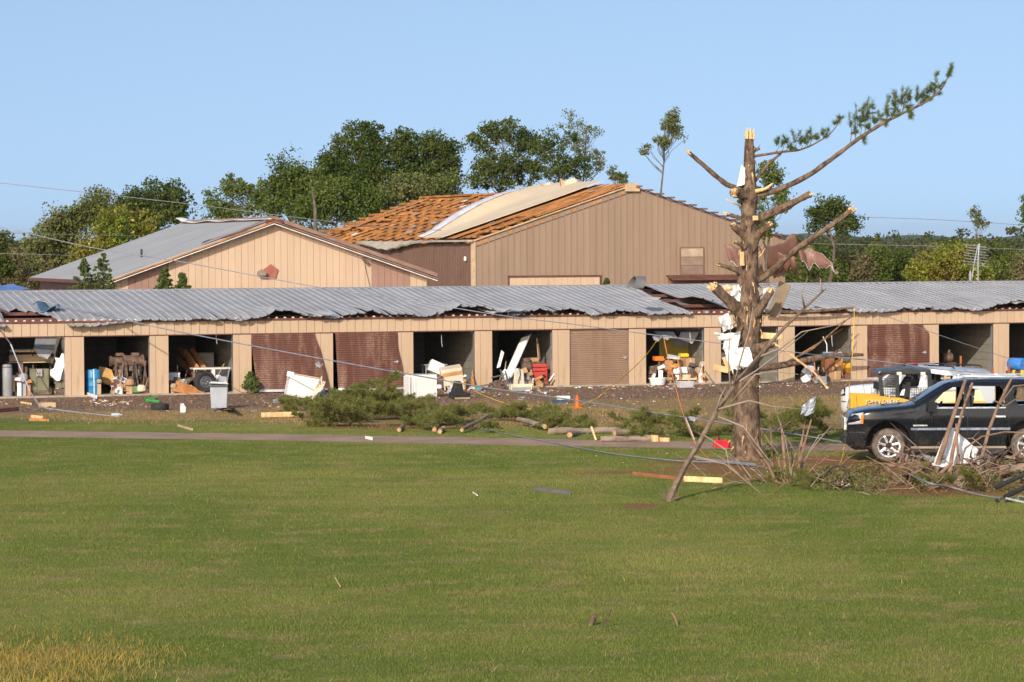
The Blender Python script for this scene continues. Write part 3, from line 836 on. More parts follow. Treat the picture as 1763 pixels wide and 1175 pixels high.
# roof framing of the left slope
def SL(v, y, dz=0.0): return Vector((L2(tL) * v, y, zP + (zL - zP) * v + dz))
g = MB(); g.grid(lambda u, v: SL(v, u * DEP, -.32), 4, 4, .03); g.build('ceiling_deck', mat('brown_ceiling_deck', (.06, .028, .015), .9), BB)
NPUR = 14
for i in range(NPUR):
    v = .015 + i / (NPUR - 1) * .97
    y = -.05
    while y < DEP:                                             # purlins in lengths, some out of line
        ln = RG.uniform(6.0, 12.0); y2 = min(y + ln, DEP + RG.uniform(-.3, .4))
        if not (RG.random() < .07 and y > 8):
            dz = RG.uniform(-.02, .05)
            g = MB(); g.bar(SL(v, y, dz), SL(v + RG.uniform(-.006, .006), y2, dz + RG.uniform(-.03, .04)), .05, .105); g.build('purlin', OWOOD, BB)
        y = y2 + .02
for i in range(20):
    y = .15 + i * 1.88
    g = MB(); g.bar(SL(0.0, y, -.2), SL(.99, y, -.2), .26, .08, up=(0, 0, 1)); g.build('truss_chord', OWOOD, BB)
# short blocks between the purlins, broken and tipped
blk = MB(); blk.box((0, 0, 0), (.50, .05, .11)); blkm = blk.mesh('blocking', OWOOD)
for i in range(30):
    v = RG.uniform(.03, .95); y = RG.uniform(2.5, DEP - .5)
    s_ = math.atan2((zP - zL), -L2(tL))
    put('blocking', blkm, BB, Matrix.Translation(SL(v, y, RG.uniform(-.02, .12))) @ Matrix.Rotation(-s_ + RG.uniform(-.3, .35), 4, 'Y') @ Matrix.Rotation(RG.uniform(-.6, .6) * (RG.random() < .4), 4, 'Z'))
# boards left lying up the slope beside the gable
for i in range(15):
    y = .05 + i * .36
    if RG.random() < .16: continue
    v0, v1 = RG.choice([0.0, 0.0, .12, .3]), RG.choice([.99, .99, .8, .6])
    dz = .13 + RG.uniform(-.01, .035)
    g = MB(); g.bar(SL(v0, y, dz), SL(v1, y + RG.uniform(-.05, .05), dz + RG.uniform(-.03, .03)), .27, .028); g.build('roof_board', OWOOD, BB)
for i in range(5):                                             # further back, patches of boards
    y = RG.uniform(20, 35); v0 = RG.uniform(0, .5); v1 = v0 + RG.uniform(.15, .4)
    g = MB(); g.bar(SL(v0, y, .15), SL(v1, y, .17), RG.uniform(.5, 1.2), .028); g.build('roof_board', OWOOD, BB)
SHG = mat('grey_underlay_scrap', (.36, .33, .31), .7)
for i in range(12):
    v, y = RG.uniform(0, .9), RG.uniform(.3, 30)
    g = MB(); s_ = math.atan2((zP - zL), -L2(tL)); g.box(SL(v, y, .19), (RG.uniform(.2, .42), RG.uniform(.25, .5), .02), rotm(0, -s_, RG.uniform(-.4, .4))); g.build('underlay_scrap', RG.choice([SHG, SHG, WHITEM]), BB)
g = MB(); g.bar(SL(0, -.06, .01), SL(1.0, -.06, .01), .06, .07, up=(0, -1, 0)); g.build('rake_board', mat('pale_tan_trim', (.5, .37, .24), .6), BB)
# right slope: framing only, its purlin ends show over the rake
def SRr(v, y, dz=0.0): return Vector((L2(tR) * v, y, zP + (zR - zP) * v + dz))
g = MB(); g.grid(lambda u, v: SRr(v, .1 + u * (DEP - .1), -.1), 4, 4, .05); g.build('roof_deck', mat('brown_roof_deck', (.16, .075, .04), .9), BB)
for i in range(14):
    v = .04 + i * .07
    g = MB(); g.bar(SRr(v, -.3, .07), SRr(v, DEP, .07), .30, .09); g.build('purlin', mat('old_brown_lumber', (.17, .10, .06), .8, rnd=.15), BB)
g = MB(); g.bar(SRr(0, -.10, -.02), SRr(1, -.10, -.02), .05, .10, up=(0, -1, 0)); g.build('rake_board', BROWN, BB)
g = MB(); g.box((0, -.14, zP - .12), (.78, .08, .34)); g.prism([(-.39, zP + .05), (.39, zP + .05), (0, zP + .16)], (-.18, -.10)); g.build('peak_patch', mat('pale_tan_trim', (.5, .37, .24), .6), BB)
# long cream roof sheet thrown down the slope, one edge curled up
Y0 = 4.0
def big(u, v):
    y = Y0 + (9.5 - 6.2 * v ** .7) * u + 4.6 * (1 - v) * 0 + 5.2 * (v ** .8) * 0
    z = .32 + .55 * smooth01((u - .72) / .28) * math.sin(min(1, v * 1.1) * math.pi) * .9 + .10 * math.exp(-((v - .06) / .12) ** 2) * (.4 + .6 * u)
    vv = .005 + v * 1.03
    p = SL(vv, y, z)
    return p
g = MB(); g.grid(big, 14, 40, .02, 0, 1); o = g.build('thrown_roof_sheet', [SHT, SHTB], BB, smooth=50)
def edge(u, v):
    p = big(1.0, .16 + .84 * u)
    c = math.sin(min(1, u * 1.02) * math.pi)
    return p + Vector((-.25 * v, (.10 + .55 * u) * v * (.3 + c), .16 * u * math.sin(v * 2.6) * (.2 + c) + .03))
g = MB(); g.grid(edge, 30, 3, .02); g.build('curled_sheet_edge', SHTB, BB, smooth=True)
# heap at the ridge end of the sheet
CRM = mat('cream_crumpled_sheet', (.62, .47, .31), .6)
for (px, py, w, h) in ((985, 318, 1.1, .32), (944, 322, .7, .22), (1003, 319, .5, .1)):
    t_, z_ = tz(px, py, OFF2 + 8.0 + (px < 960) * 3)
    yy = 8.0 + (px < 960) * 3
    def cr(u, v, t_=t_, z_=z_, w=w, h=h, yy=yy): return Vector((L2(t_) - w / 2 + w * u, yy + .5 * v + .15 * math.sin(u * 7), z_ - .2 + (h + .15) * math.sin(v * 2.6 + .1) + .08 * math.sin(u * 9 + v * 4)))
    g = MB(); g.grid(cr, 9, 7, .02); g.build('crumpled_ridge_sheet', CRM, BB)
# doors and windows of the gable wall
t0, z0 = tz(877, 478, OFF2); t1, _ = tz(1032, 478, OFF2)
g = MB()
d_ = thing
door = MB(); door.ab((L2(t0), -.01, .02), (L2(t1), .015, z0)); do = door.build('sliding_door', CREAM, BB)
n = 14
for i in range(n):
    a0 = L2(t0) + (L2(t1) - L2(t0)) * i / n; a1 = L2(t0) + (L2(t1) - L2(t0)) * (i + 1) / n
    g = MB(); g.ab((a0 + .006, -.035, .04), (a1 - .006, -.012, z0 - .03)); g.build('door_board', CREAM, do)
g = MB(); g.ab((L2(t0) - .1, -.07, z0), (L2(t1) + .1, .018, z0 + .09)); g.ab((L2(t0) - .09, -.05, .02), (L2(t0) - .003, .018, z0)); g.ab((L2(t1) + .003, -.05, .02), (L2(t1) + .09, .018, z0)); g.build('door_frame', BROWN, BB)
t0, z1 = tz(1172, 428, OFF2); t1, z0 = tz(1210, 472, OFF2)
fr = MB()
for q in (((L2(t0) - .06, -.05, z1), (L2(t1) + .06, .015, z1 + .07)), ((L2(t0) - .06, -.05, z0 - .06), (L2(t1) + .06, .015, z0)), ((L2(t0) - .06, -.05, z0), (L2(t0), .015, z1)), ((L2(t1), -.05, z0), (L2(t1) + .06, .015, z1))): fr.ab(*q)
wo = fr.build('boarded_window', DTAU, BB)
hh = (z1 - z0) / 3
for i, c_ in enumerate(((.25, .17, .13), (.28, .19, .14), (.42, .32, .22))):
    g = MB(); g.ab((L2(t0), -.03 - .004 * i, z0 + i * hh + .012), (L2(t1), .012, z0 + (i + 1) * hh - .006)); g.build('window_panel', mat('window_board_%d' % i, c_, .6), wo)
t0, z0 = tz(1150, 478, OFF2); t1, _ = tz(1300, 478, OFF2)
g = MB(); g.ab((L2(t0), -.06, .02), (L2(t1), .012, z0)); g.build('lean_to_wall', DTAU, BB)
g = MB(); g.add([(L2(t0) - .1, -.9, z0 - .08), (L2(t1), -.9, z0 - .08), (L2(t1), .015, z0 + .12), (L2(t0) - .1, .015, z0 + .12), (L2(t0) - .1, -.9, z0 - .14), (L2(t1), -.9, z0 - .14), (L2(t1), .015, z0 + .06), (L2(t0) - .1, .015, z0 + .06)],
                 [(0, 1, 2, 3), (7, 6, 5, 4), (0, 4, 5, 1), (3, 2, 6, 7), (0, 3, 7, 4), (1, 5, 6, 2)]); g.build('lean_to_roof', BROWN, BB)
g = MB(); g.cyl((L2(tL) - .18, .5, zL - .95), .07, .2, 10); g.build('wall_lamp', WHITEM, BB)
# brown siding sheets torn loose at the right corner
TORN = mat('torn_brown_siding', (.20, .10, .07), .5, var=.12, spec=.4); TORB = mat('torn_siding_back', (.62, .62, .62), .5)
def torn(px0, py0, px1, py1, hpx, curlz, lab, seed):
    a, b_ = onwall(px0, py0, OFF2 - .8), onwall(px1, py1, OFF2 - 1.4)
    rg = random.Random(seed)
    hgt = hpx / 34.5
    def fn(u, v):
        p = a.lerp(b_, u)
        return p + Vector((.25 * v, -.9 * math.sin(u * 2.6 + seed) * .6 + curlz * v * v, -hgt * v * (0.72 + .28 * math.sin(.4 + u * 2.4) + .5 * noise.noise(Vector((u * 7, seed, 1)))) + .22 * noise.noise(Vector((u * 4, v * 2, seed))) + .12 * math.sin(u * 6 + seed) + .10 * math.sin(v * 5 + u * 3)))
    g = MB(); g.grid(fn, 18, 8, .02, 0, 1)
    o = g.build('torn_siding_sheet', [TORB, TORN], None, smooth=True)
    tag(o, lab, 'metal sheet')
torn(1245, 424, 1300, 436, 34, -.8, 'small brown siding sheet peeled open left of the pine trunk', 1)
torn(1310, 430, 1372, 408, 40, .8, 'brown siding sheet folded back at the corner of the big shed', 2)
torn(1372, 424, 1432, 450, 26, -.6, 'brown siding sheet with a white back flying out past the shed corner', 4)
torn(1318, 448, 1366, 438, 30, .9, 'short brown siding sheet rolled under, low at the shed corner', 5)
# ------------------------------------------------------------------ background trees
BARK = mat('grey_brown_bark', (0.13, 0.10, 0.075), 0.9, var=0.25, scale=4, bump=.5, bscale=12)
LF = {'dark': leafmat('leaves_dark_green', (0.067, 0.101, 0.015), (0.113, 0.141, 0.027), .45),
      'mid': leafmat('leaves_mid_green', (0.099, 0.144, 0.020), (0.156, 0.188, 0.034), .45),
      'olive': leafmat('leaves_olive', (0.140, 0.161, 0.040), (0.199, 0.207, 0.064), .5),
      'yellow': leafmat('leaves_yellow_green', (0.177, 0.233, 0.021), (0.253, 0.227, 0.037), .5, yellow=((.55, .40, .08), .06)),
      'brown': leafmat('leaves_brown_scrub', (0.199, 0.170, 0.075), (0.253, 0.207, 0.100), .5),
      'cedar': leafmat('cedar_sprays', (0.113, 0.157, 0.034), (0.141, 0.165, 0.049), .5)}
def leafcloud(centers, rads, per, size, rs, droop=0.0):
    """leaf quads round clump centres -> (n,4,3)"""
    cnt = np.maximum(3, per * rs.uniform(.35, 1.65, len(centers))).astype(int)
    C = np.repeat(np.array(centers), cnt, axis=0); Rr = np.repeat(np.array(rads), cnt)
    n = len(C)
    d = rs.normal(size=(n, 3)); d /= np.linalg.norm(d, axis=1)[:, None]
    r = Rr * rs.random(n) ** 0.45
    P = C + d * r[:, None] * np.array([1, 1, .75])
    a = rs.normal(size=(n, 3)); a /= np.linalg.norm(a, axis=1)[:, None]
    b = np.cross(a, rs.normal(size=(n, 3))); b /= np.linalg.norm(b, axis=1)[:, None]
    s = size * rs.uniform(.55, 1.35, n)
    a *= (s * .5)[:, None]; b *= (s * .33)[:, None]
    return np.stack([P - a * 1.0, P + b, P + a, P - b], axis=1)
def ellipsoid_clumps(E, n, rs):
    out = []
    w = np.array([e[3] * e[4] * e[5] for e in E]) ** .8; w = w / w.sum()
    for _ in range(n):
        e = E[rs.choice(len(E), p=w)]
        d = rs.normal(size=3); d /= np.linalg.norm(d); r = rs.random() ** .45 * rs.choice([1, 1, 1, 1.1, 1.22])
        out.append((e[0] + d[0] * e[3] * r, e[1] + d[1] * e[4] * r, e[2] + d[2] * e[5] * r))
    return np.array(out)
def tree(name, label, px, Y, blobs, leaf, clumps=70, per=60, crad=.75, size=.30, group=None, trunk_r=.2, lean=None, seed=1, cat='tree', limbs=26, top=None, basez=0.0):
    """blobs: (px, py, rx, ry) ellipses in photograph pixels at depth Y"""
    clumps, per, crad, size = int(clumps * 1.8), int(per * 1.0), crad * .74, size * .64
    rs = np.random.default_rng(seed)
    base = at(px, 420, Y); base.z = basez
    sc = Y / FPX
    E = []
    for (bx, by, rx, ry) in blobs:
        c = at(bx, by, Y); E.append((c.x, c.y + rs.uniform(-.5, .5), c.z, rx * sc * .82, max(rx, ry) * sc * .75, ry * sc * .82))
    C = ellipsoid_clumps(E, clumps, rs)
    rads = crad * rs.uniform(.4, 1.45, len(C))
    R = thing(name, label, cat, base, 0, group)
    inv = np.array(base)
    V = leafcloud(C - inv, rads, per, size, rs)
    put('crown', tri_mesh('crown', V, LF[leaf]), R)
    g = MB()
    hi = max(C[:, 2]) - base.z
    tx = np.mean(C[:, 0]) - base.x; ty = np.mean(C[:, 1]) - base.y
    lowest = min(C[:, 2]) - base.z
    path = [Vector((0, 0, -.1))]
    for k in range(1, 7):
        f = k / 6
        path.append(Vector((tx * f ** 1.3 + rs.normal() * .10, ty * f + rs.normal() * .1, hi * .92 * f)))
    g.tube(path, [trunk_r * (1 - .88 * k / 6) * (1.25 if k == 0 else 1) for k in range(7)], 7)
    order = rs.permutation(len(C))[:limbs]
    for i in order:
        c = Vector(C[i] - inv)
        f = max(.15, min(.92, (c.z - .25 * (c.xy - Vector((tx, ty))).length) / (hi * .92) - .08))
        k = f * 6; i0 = min(5, int(k)); p0 = path[i0].lerp(path[i0 + 1], k - i0)
        mid = p0.lerp(c, .5) + Vector((rs.normal() * .15, rs.normal() * .15, -.10 + rs.normal() * .1))
        r0 = trunk_r * (1 - .88 * f) * .55
        g.tube([p0, mid, c], [r0, r0 * .6, .012], 5, cap=False)
    g.build('trunk', BARK, R)
    return R
G1 = 'trees behind the buildings'
# behind the low tan building
tree('leafy_tree', 'grey green bushy tree at the left end of the tree line', 105, 186, [(105, 395, 42, 52), (95, 440, 40, 40), (135, 380, 34, 34), (60, 430, 26, 30)], 'olive', 90, 60, .8, .28, G1, seed=2)
tree('leafy_tree', 'yellow green leafy tree behind the left roof slope of the tan building', 200, 178, [(205, 395, 48, 45), (180, 425, 55, 35), (240, 385, 34, 30), (150, 440, 34, 26)], 'yellow', 90, 60, .8, .28, G1, seed=3)
tree('leafy_tree', 'dark round topped tree behind the tan building roof', 265, 190, [(262, 345, 60, 34), (300, 350, 38, 36), (225, 365, 40, 34), (262, 385, 55, 30)], 'dark', 105, 65, .85, .29, G1, seed=4)
tree('leafy_tree', 'pale olive tree with tufted top left of the dark round tree', 172, 186, [(172, 352, 34, 26), (150, 370, 32, 30), (195, 375, 28, 36)], 'olive', 55, 55, .75, .27, G1, seed=5)
tree('leafy_tree', 'open crowned tree with gaps of sky above the tan building ridge', 402, 184, [(405, 320, 28, 30), (372, 345, 26, 24), (440, 340, 26, 26), (395, 368, 44, 24)], 'mid', 62, 52, .62, .25, G1, seed=6, limbs=34)
# the big dense group
tree('leafy_tree', 'dark leafy tree sloping down at the left side of the tall dense group', 500, 205, [(500, 305, 42, 48), (470, 345, 40, 46), (530, 330, 44, 60)], 'mid', 130, 65, .9, .3, G1, seed=7)
tree('leafy_tree', 'tallest dark crowned tree of the dense group', 618, 212, [(622, 232, 44, 30), (590, 258, 46, 30), (650, 262, 40, 34), (610, 300, 66, 44), (570, 290, 40, 34), (650, 310, 50, 44)], 'dark', 190, 65, .8, .29, G1, seed=8, limbs=40, trunk_r=.3)
tree('leafy_tree', 'broad dark tree at the right of the dense group', 735, 212, [(735, 255, 52, 32), (770, 265, 30, 36), (695, 250, 36, 36), (735, 305, 66, 46), (690, 300, 44, 44), (775, 310, 26, 34)], 'dark', 190, 62, .8, .29, G1, seed=9, limbs=40, trunk_r=.3)
tree('leafy_tree', 'lower mid green tree in front of the dense group', 575, 200, [(575, 345, 60, 46), (530, 365, 44, 36), (620, 350, 44, 44)], 'mid', 120, 65, .85, .28, G1, seed=10)
tree('leafy_tree', 'olive brown tree behind the torn orange roof', 695, 202, [(700, 330, 60, 34), (650, 355, 44, 34), (760, 325, 44, 30)], 'olive', 110, 62, .85, .28, G1, seed=12)
tree('leafy_tree', 'dark flat topped tree standing right of the dense group', 866, 208, [(866, 226, 52, 26), (832, 246, 30, 36), (902, 250, 32, 34), (866, 290, 50, 40), (835, 300, 34, 34), (905, 295, 34, 34)], 'dark', 135, 55, .7, .27, G1, seed=13, limbs=44)
tree('leafy_tree', 'half bare tree with dark lower foliage above the cream roof sheet', 955, 206, [(945, 245, 28, 28), (965, 285, 38, 34), (925, 280, 28, 34), (985, 235, 22, 18), (1000, 290, 24, 26)], 'dark', 78, 46, .6, .25, G1, seed=14, limbs=44)
tree('leafy_tree', 'thin airy tree with wispy top behind the shed ridge', 1000, 210, [(985, 210, 30, 20), (1015, 225, 22, 22), (1030, 275, 16, 30), (1000, 260, 24, 30)], 'olive', 44, 34, .5, .21, G1, seed=15, limbs=44, trunk_r=.16)
tree('leafy_tree', 'small wispy shrub tree just over the shed peak', 1062, 205, [(1062, 300, 18, 16), (1075, 310, 14, 12)], 'olive', 18, 34, .5, .22, G1, seed=16)
# the wind bent tree
R_ = tree('bent_tree', 'lone wind bent tree with tufts of leaves right of the shed peak', 1118, 206, [(1158, 212, 24, 26), (1140, 245, 18, 18), (1112, 262, 12, 16), (1186, 240, 8, 6), (1170, 232, 16, 14)], 'olive', 46, 40, .45, .22, None, seed=17, limbs=46, trunk_r=.17)
tree('leafy_tree', 'young green tree showing behind the broken pine trunk', 1318, 150, [(1330, 300, 26, 26), (1295, 340, 32, 26), (1345, 345, 22, 24), (1310, 385, 28, 26)], 'mid', 70, 50, .45, .2, None, seed=18, limbs=36, trunk_r=.12)
tree('leafy_tree', 'round green tree right of the broken pine', 1432, 205, [(1432, 360, 34, 26), (1410, 380, 28, 26), (1458, 385, 30, 24)], 'dark', 70, 55, .65, .25, None, seed=19)
tree('thin_tree', 'stripped sapling with pale tufts rising over the right hand wood', 1680, 190, [(1680, 368, 14, 20), (1692, 385, 16, 10)], 'olive', 16, 26, .4, .2, None, seed=20, limbs=16, trunk_r=.08)
tree('thin_tree', 'half stripped tree at the right edge above the storage roof', 1768, 180, [(1772, 362, 18, 30), (1765, 345, 10, 12)], 'mid', 30, 34, .45, .22, None, seed=21, limbs=20, trunk_r=.1)
tree('leafy_tree', 'dark evergreen at the left edge behind the storage roof', -2, 172, [(2, 430, 18, 34), (6, 462, 22, 26)], 'dark', 40, 60, .6, .24, None, seed=22)
# scrub wood on the right and left
rs = np.random.default_rng(77)
kinds = [('brown', 'brown leafless scrub tree in the thicket behind the storage roof'), ('olive', 'dull olive tree in the thicket behind the storage roof'), ('mid', 'green tree in the thicket behind the storage roof'), ('dark', 'dark green tree in the thicket behind the storage roof')]
GT = 'thicket right of the big shed'
for i in range(26):
    px = 1325 + i * 18 + rs.uniform(-9, 9); Y = rs.uniform(168, 260)
    k = rs.choice(4, p=[.30, .32, .2, .18]); tp_ = rs.uniform(408, 440)
    h = 492 - tp_
    tree('scrub_tree', kinds[k][1], px, Y, [(px, tp_ + h * .45, rs.uniform(22, 34), h * .5), (px + rs.uniform(-16, 16), tp_ + h * .7, 26, h * .35)], kinds[k][0], 52, 44, .62 * Y / 190, .23 * Y / 190, GT, seed=100 + i, limbs=22, trunk_r=.1)
tree('yellow_shrub', 'large bright yellow green shrub behind the right hand storage roof', 1625, 150, [(1628, 455, 56, 36), (1590, 470, 40, 26), (1670, 470, 36, 26), (1650, 440, 30, 24)], 'yellow', 110, 60, .55, .2, None, seed=60, cat='shrub')
for i, (px, tp_) in enumerate(((20, 425), (48, 432), (75, 445), (30, 452))):
    tree('scrub_tree', 'olive scrub tree at the left end behind the tan building', px, 176 + i * 4, [(px, tp_ + 25, 24, 28), (px + 8, tp_ + 45, 26, 22)], 'olive' if i % 2 else 'brown', 45, 44, .6, .22, 'scrub left of the tan building', seed=140 + i, limbs=18, trunk_r=.08)
# broken snag in front of the dense group
a = at(543, 398, 195); b_ = at(537, 322, 195)
g = MB(); base = Vector((a.x, a.y, 0)); g.tube([base, a + Vector((0, 0, 0)), a.lerp(b_, .5) + Vector((.1, 0, 0)), b_], [.16, .14, .11, .03], 7); tag(g.build('snag', BARK), 'pale snapped snag standing before the dense trees', 'tree stump')

# cedars in front of the tan building
def cedar(px, ytop, ybot, off, wpx, label, seed, name='cedar_tree'):
    base = onwall(px, ybot, off); base.z = 0
    top = onwall(px, ytop, off); h = top.z; rs = np.random.default_rng(seed)
    w = wpx / FPX * base.y / 2
    R = thing(name, label, 'tree', base)
    lo = max(.15, onwall(px, 505, off).z - .6) if name == 'cedar_tree' else .05
    C, rr = [], []
    n = 120 if name == 'cedar_tree' else 46
    for i in range(n):
        f = rs.random() ** .8; z = lo + (h - lo) * f; a = rs.uniform(0, 2 * np.pi)
        r = w * (1 - f) ** .75 * rs.uniform(.25, 1.35) + .03
        C.append((math.cos(a) * r, math.sin(a) * r, z + .1 * r)); rr.append(.05 + .10 * (1 - f))
    V = leafcloud(C, rr, 30, .09, rs)
    put('crown', tri_mesh('crown', V, LF['cedar']), R)
    g = MB(); g.tube([(0, 0, -.05), (0, 0, h * .5), (0, 0, h * .97)], [.08, .05, .01], 6)
    for c in C[::4]: g.tube([(0, 0, max(.1, c[2] - .3)), c], [.018, .006], 4, cap=False)
    g.build('trunk', BARK, R)
cedar(146, 447, 520, 19.5, 52, 'broad ragged cedar by the tan building gutter', 1)
cedar(178, 437, 520, 19.5, 50, 'taller pointed cedar beside the ragged one at the tan building', 2)
cedar(284, 462, 520, 20.0, 40, 'short cedar before the mauve siding band', 3)
cedar(314, 470, 520, 20.0, 36, 'low spreading cedar before the cream siding', 4)
cedar(1045, 480, 510, 33, 26, 'little shrub at the corner of the shed sliding door', 6)
cedar(431, 642, 681, -0.45, 26, 'small cedar sapling growing at the post beside the bulged brown door', 5, 'cedar_sapling')

# ------------------------------------------------------------------ far wood and hills
g = []
rs = np.random.default_rng(9)
FW = leafmat('far_wood_leaves', (0.062, 0.075, 0.02), (0.09, 0.095, 0.03), .5, pscale=.05)
C, rr = [], []
for i in range(2000):
    Y = rs.uniform(290, 640); x = rs.uniform(-1, 1) * Y * .20
    h = rs.uniform(.72, 1.0) * (5.2 + 19 * Y / 5400 + 1.2 * math.sin(x * .09 + Y * .02))
    for q in range(2):
        C.append((x + rs.normal() * 1.5, Y + rs.normal() * 2, h * rs.uniform(.25, .9))); rr.append(rs.uniform(.8, 1.7))
V = leafcloud(C, rr, 40, .5, rs)
tag(put('far_wood', tri_mesh('far_wood', V, FW)), 'far wood reading as one dark green mass', 'wood', kind='stuff')
HM = mat('wooded_hillside', (0.045, 0.065, 0.03), .95, var=.35, scale=.02, rnd=0, bump=1.0, bscale=.08)
g = MB()
for (Y, h, sd) in ((1100, 8, 1), (2300, 15, 2), (4200, 34, 3)):
    n = 160; xs_ = [(-.36 + .72 * i / n) * Y for i in range(n + 1)]
    P = []
    for x in xs_:
        z = h * (.55 + .8 * noise.noise(Vector((x / Y * 9, sd * 7.7, 0))) + .25 * noise.noise(Vector((x / Y * 40, sd, 4)))) + h * .06 * noise.noise(Vector((x / Y * 260, sd, 9)))
        z = max(z, h * .12)
        P.append(((x, Y, -2), (x, Y + Y * .06, z), (x, Y + Y * .3, -2)))
    for i in range(n):
        for k in range(2):
            g.add([P[i][k], P[i + 1][k], P[i + 1][k + 1], P[i][k + 1]], [(0, 1, 2, 3)])
o = g.build('hills', HM, None, smooth=True); tag(o, kind='structure')
o.location.z = -2
hz = bpy.data.materials.new('thin_air'); hz.use_nodes = True
hz.node_tree.nodes.clear()
ov = hz.node_tree.nodes.new('ShaderNodeOutputMaterial'); pv = hz.node_tree.nodes.new('ShaderNodeVolumePrincipled')
pv.inputs['Color'].default_value = (.85, .92, 1, 1); pv.inputs['Density'].default_value = 0.00005; pv.inputs['Anisotropy'].default_value = 0.2
hz.node_tree.links.new(pv.outputs[0], ov.inputs['Volume'])
if True:
    g = MB(); g.ab((-9500, -320, -4), (9500, 14500, 75)); o = g.build('haze', hz); tag(o, 'thin blue air over the distance', 'haze', kind='stuff')
# ------------------------------------------------------------------ the broken pine
PB = mat('pine_bark', (0.098, 0.058, 0.038), 0.9, var=0.35, scale=9, col2=(0.225, 0.150, 0.098), bump=1.0, bscale=16, rnd=0, stretch=(1, 1, .5), dirt=(.16, .075, .045), dirtamt=.75, dscale=2.2)
RAW = mat('raw_split_pine_wood', (0.72, 0.46, 0.22), .8, var=.2, scale=9, rnd=.1, bump=.5, bscale=30, stretch=(1, 1, .3))
NEED = leafmat('pine_needles', (0.10, 0.145, 0.032), (0.155, 0.195, 0.045), .45, .2, 1.0)
NEED2 = leafmat('wilting_pine_needles', (0.150, 0.185, 0.034), (0.215, 0.225, 0.055), .4, .2, 1.2, ((.34, .20, .08), .10))
YP = 75.6
PX0 = G(1286, 792)
PN = thing('broken_pine', 'tall snapped pine trunk with bare broken limbs standing by the path', 'tree', PX0)
def pp(px, py, dy=0.0): return at(px, py, YP + dy)
S1 = YP / FPX
tr = [(1287, 800, 60), (1287, 786, 53), (1286, 765, 50), (1285, 735, 47), (1285, 700, 45), (1284, 665, 44), (1285, 640, 43), (1287, 610, 39), (1289, 580, 38), (1290, 560, 43), (1289, 545, 48), (1287, 525, 47), (1287, 505, 39), (1288, 480, 36), (1289, 455, 33),
      (1291, 430, 29), (1292, 410, 31), (1290, 395, 31), (1289, 375, 27), (1289, 355, 26), (1290, 335, 31), (1290, 315, 23), (1290, 290, 20), (1290, 265, 18), (1290, 245, 15), (1291, 234, 14)]
def trunk_fn(u, v):
    k = v * (len(tr) - 1); i = min(len(tr) - 2, int(k)); f = k - i
    x = tr[i][0] * (1 - f) + tr[i + 1][0] * f; y = tr[i][1] * (1 - f) + tr[i + 1][1] * f; w = tr[i][2] * (1 - f) + tr[i + 1][2] * f
    a = u * 2 * math.pi
    r = w / 2 * S1 * (1 + .075 * noise.noise(Vector((math.cos(a) * 2, math.sin(a) * 2, y * .03))) + .06 * noise.noise(Vector((math.cos(a) * 7, math.sin(a) * 7, y * .12))) + .035 * noise.noise(Vector((math.cos(a) * 17, math.sin(a) * 17, y * .3))))
    if v < .06: r *= 1 + .22 * (1 - v / .06) * (.5 + .5 * math.sin(a * 5))
    c = pp(x, y)
    return c + Vector((math.cos(a) * r, math.sin(a) * r, 0))
g = MB(); g.grid(trunk_fn, 40, 220); g.build('trunk', PB, PN, smooth=True, world=True)
def splinter(c, d, r, n, seed, parent, ln=.25):
    """pale splintered wood at a broken end"""
    rg = random.Random(seed); g = MB(); d = d.normalized()
    x = d.cross(Vector((.2, .9, .3))).normalized(); y = d.cross(x)
    for i in range(n):
        a, q = rg.uniform(0, 6.28), r * rg.random() ** .5 * .85
        p = c + (x * math.cos(a) + y * math.sin(a)) * q - d * .05
        l = ln * rg.uniform(.25, 1.0)
        g.tube([p, p + d * l * .6, p + d * l + (x * rg.uniform(-1, 1) + y * rg.uniform(-1, 1)) * r * .25], [r * .38, r * .28, .004], 5)
    return g.build('broken_end', RAW, parent, world=True)
splinter(pp(1291, 236), Vector((.05, 0, 1)), .12, 12, 1, PN, .30)
def limb(pts, r0, r1, raw=True, sub=5, seed=0, name='limb', parent=None, mt=None, tip=.2):
    """pts: (px, py, depth offset)"""
    P = [pp(*p) for p in pts]
    Q = []
    for i in range(len(P) - 1):
        for k in range(sub):
            f = k / sub
            p0, p1, p2, p3 = P[max(0, i - 1)], P[i], P[i + 1], P[min(len(P) - 1, i + 2)]
            Q.append(.5 * ((2 * p1) + (p2 - p0) * f + (2 * p0 - 5 * p1 + 4 * p2 - p3) * f * f + (3 * p1 - p0 - 3 * p2 + p3) * f ** 3))
    Q.append(P[-1])
    n = len(Q)
    R_ = [r0 + (r1 - r0) * (i / (n - 1)) ** .8 for i in range(n)]
    R_ = [q * .86 for q in R_]; R_[0] *= 1.45
    g = MB(); R_ = [q * (1 + .16 * noise.noise(Vector((i * .55, seed * 3.3, 0)))) for i, q in enumerate(R_)]
    g.tube(Q, R_, 10, wob=.13, seed=seed)
    o = g.build(name, mt or PB, parent or PN, smooth=40, world=True)
    if raw: splinter(Q[-1], Q[-1] - Q[-2], r1, 7, seed + 5, o, tip)
    return Q, o
limb([(1284, 327, 0), (1252, 318, -.2), (1215, 288, -.4), (1186, 263, -.5)], .085, .055, seed=1)
Q2, B2_ = limb([(1296, 338, 0), (1345, 325, -.1), (1395, 300, -.2), (1440, 268, -.3), (1480, 238, -.4), (1525, 210, -.5), (1570, 188, -.6), (1600, 172, -.7), (1622, 152, -.7), (1636, 124, -.7)], .095, .012, raw=False, seed=2)
Q3, B3_ = limb([(1294, 270, 0), (1345, 262, .1), (1378, 258, .2), (1404, 247, .3), (1430, 230, .3), (1448, 205, .3)], .042, .010, raw=False, seed=3)
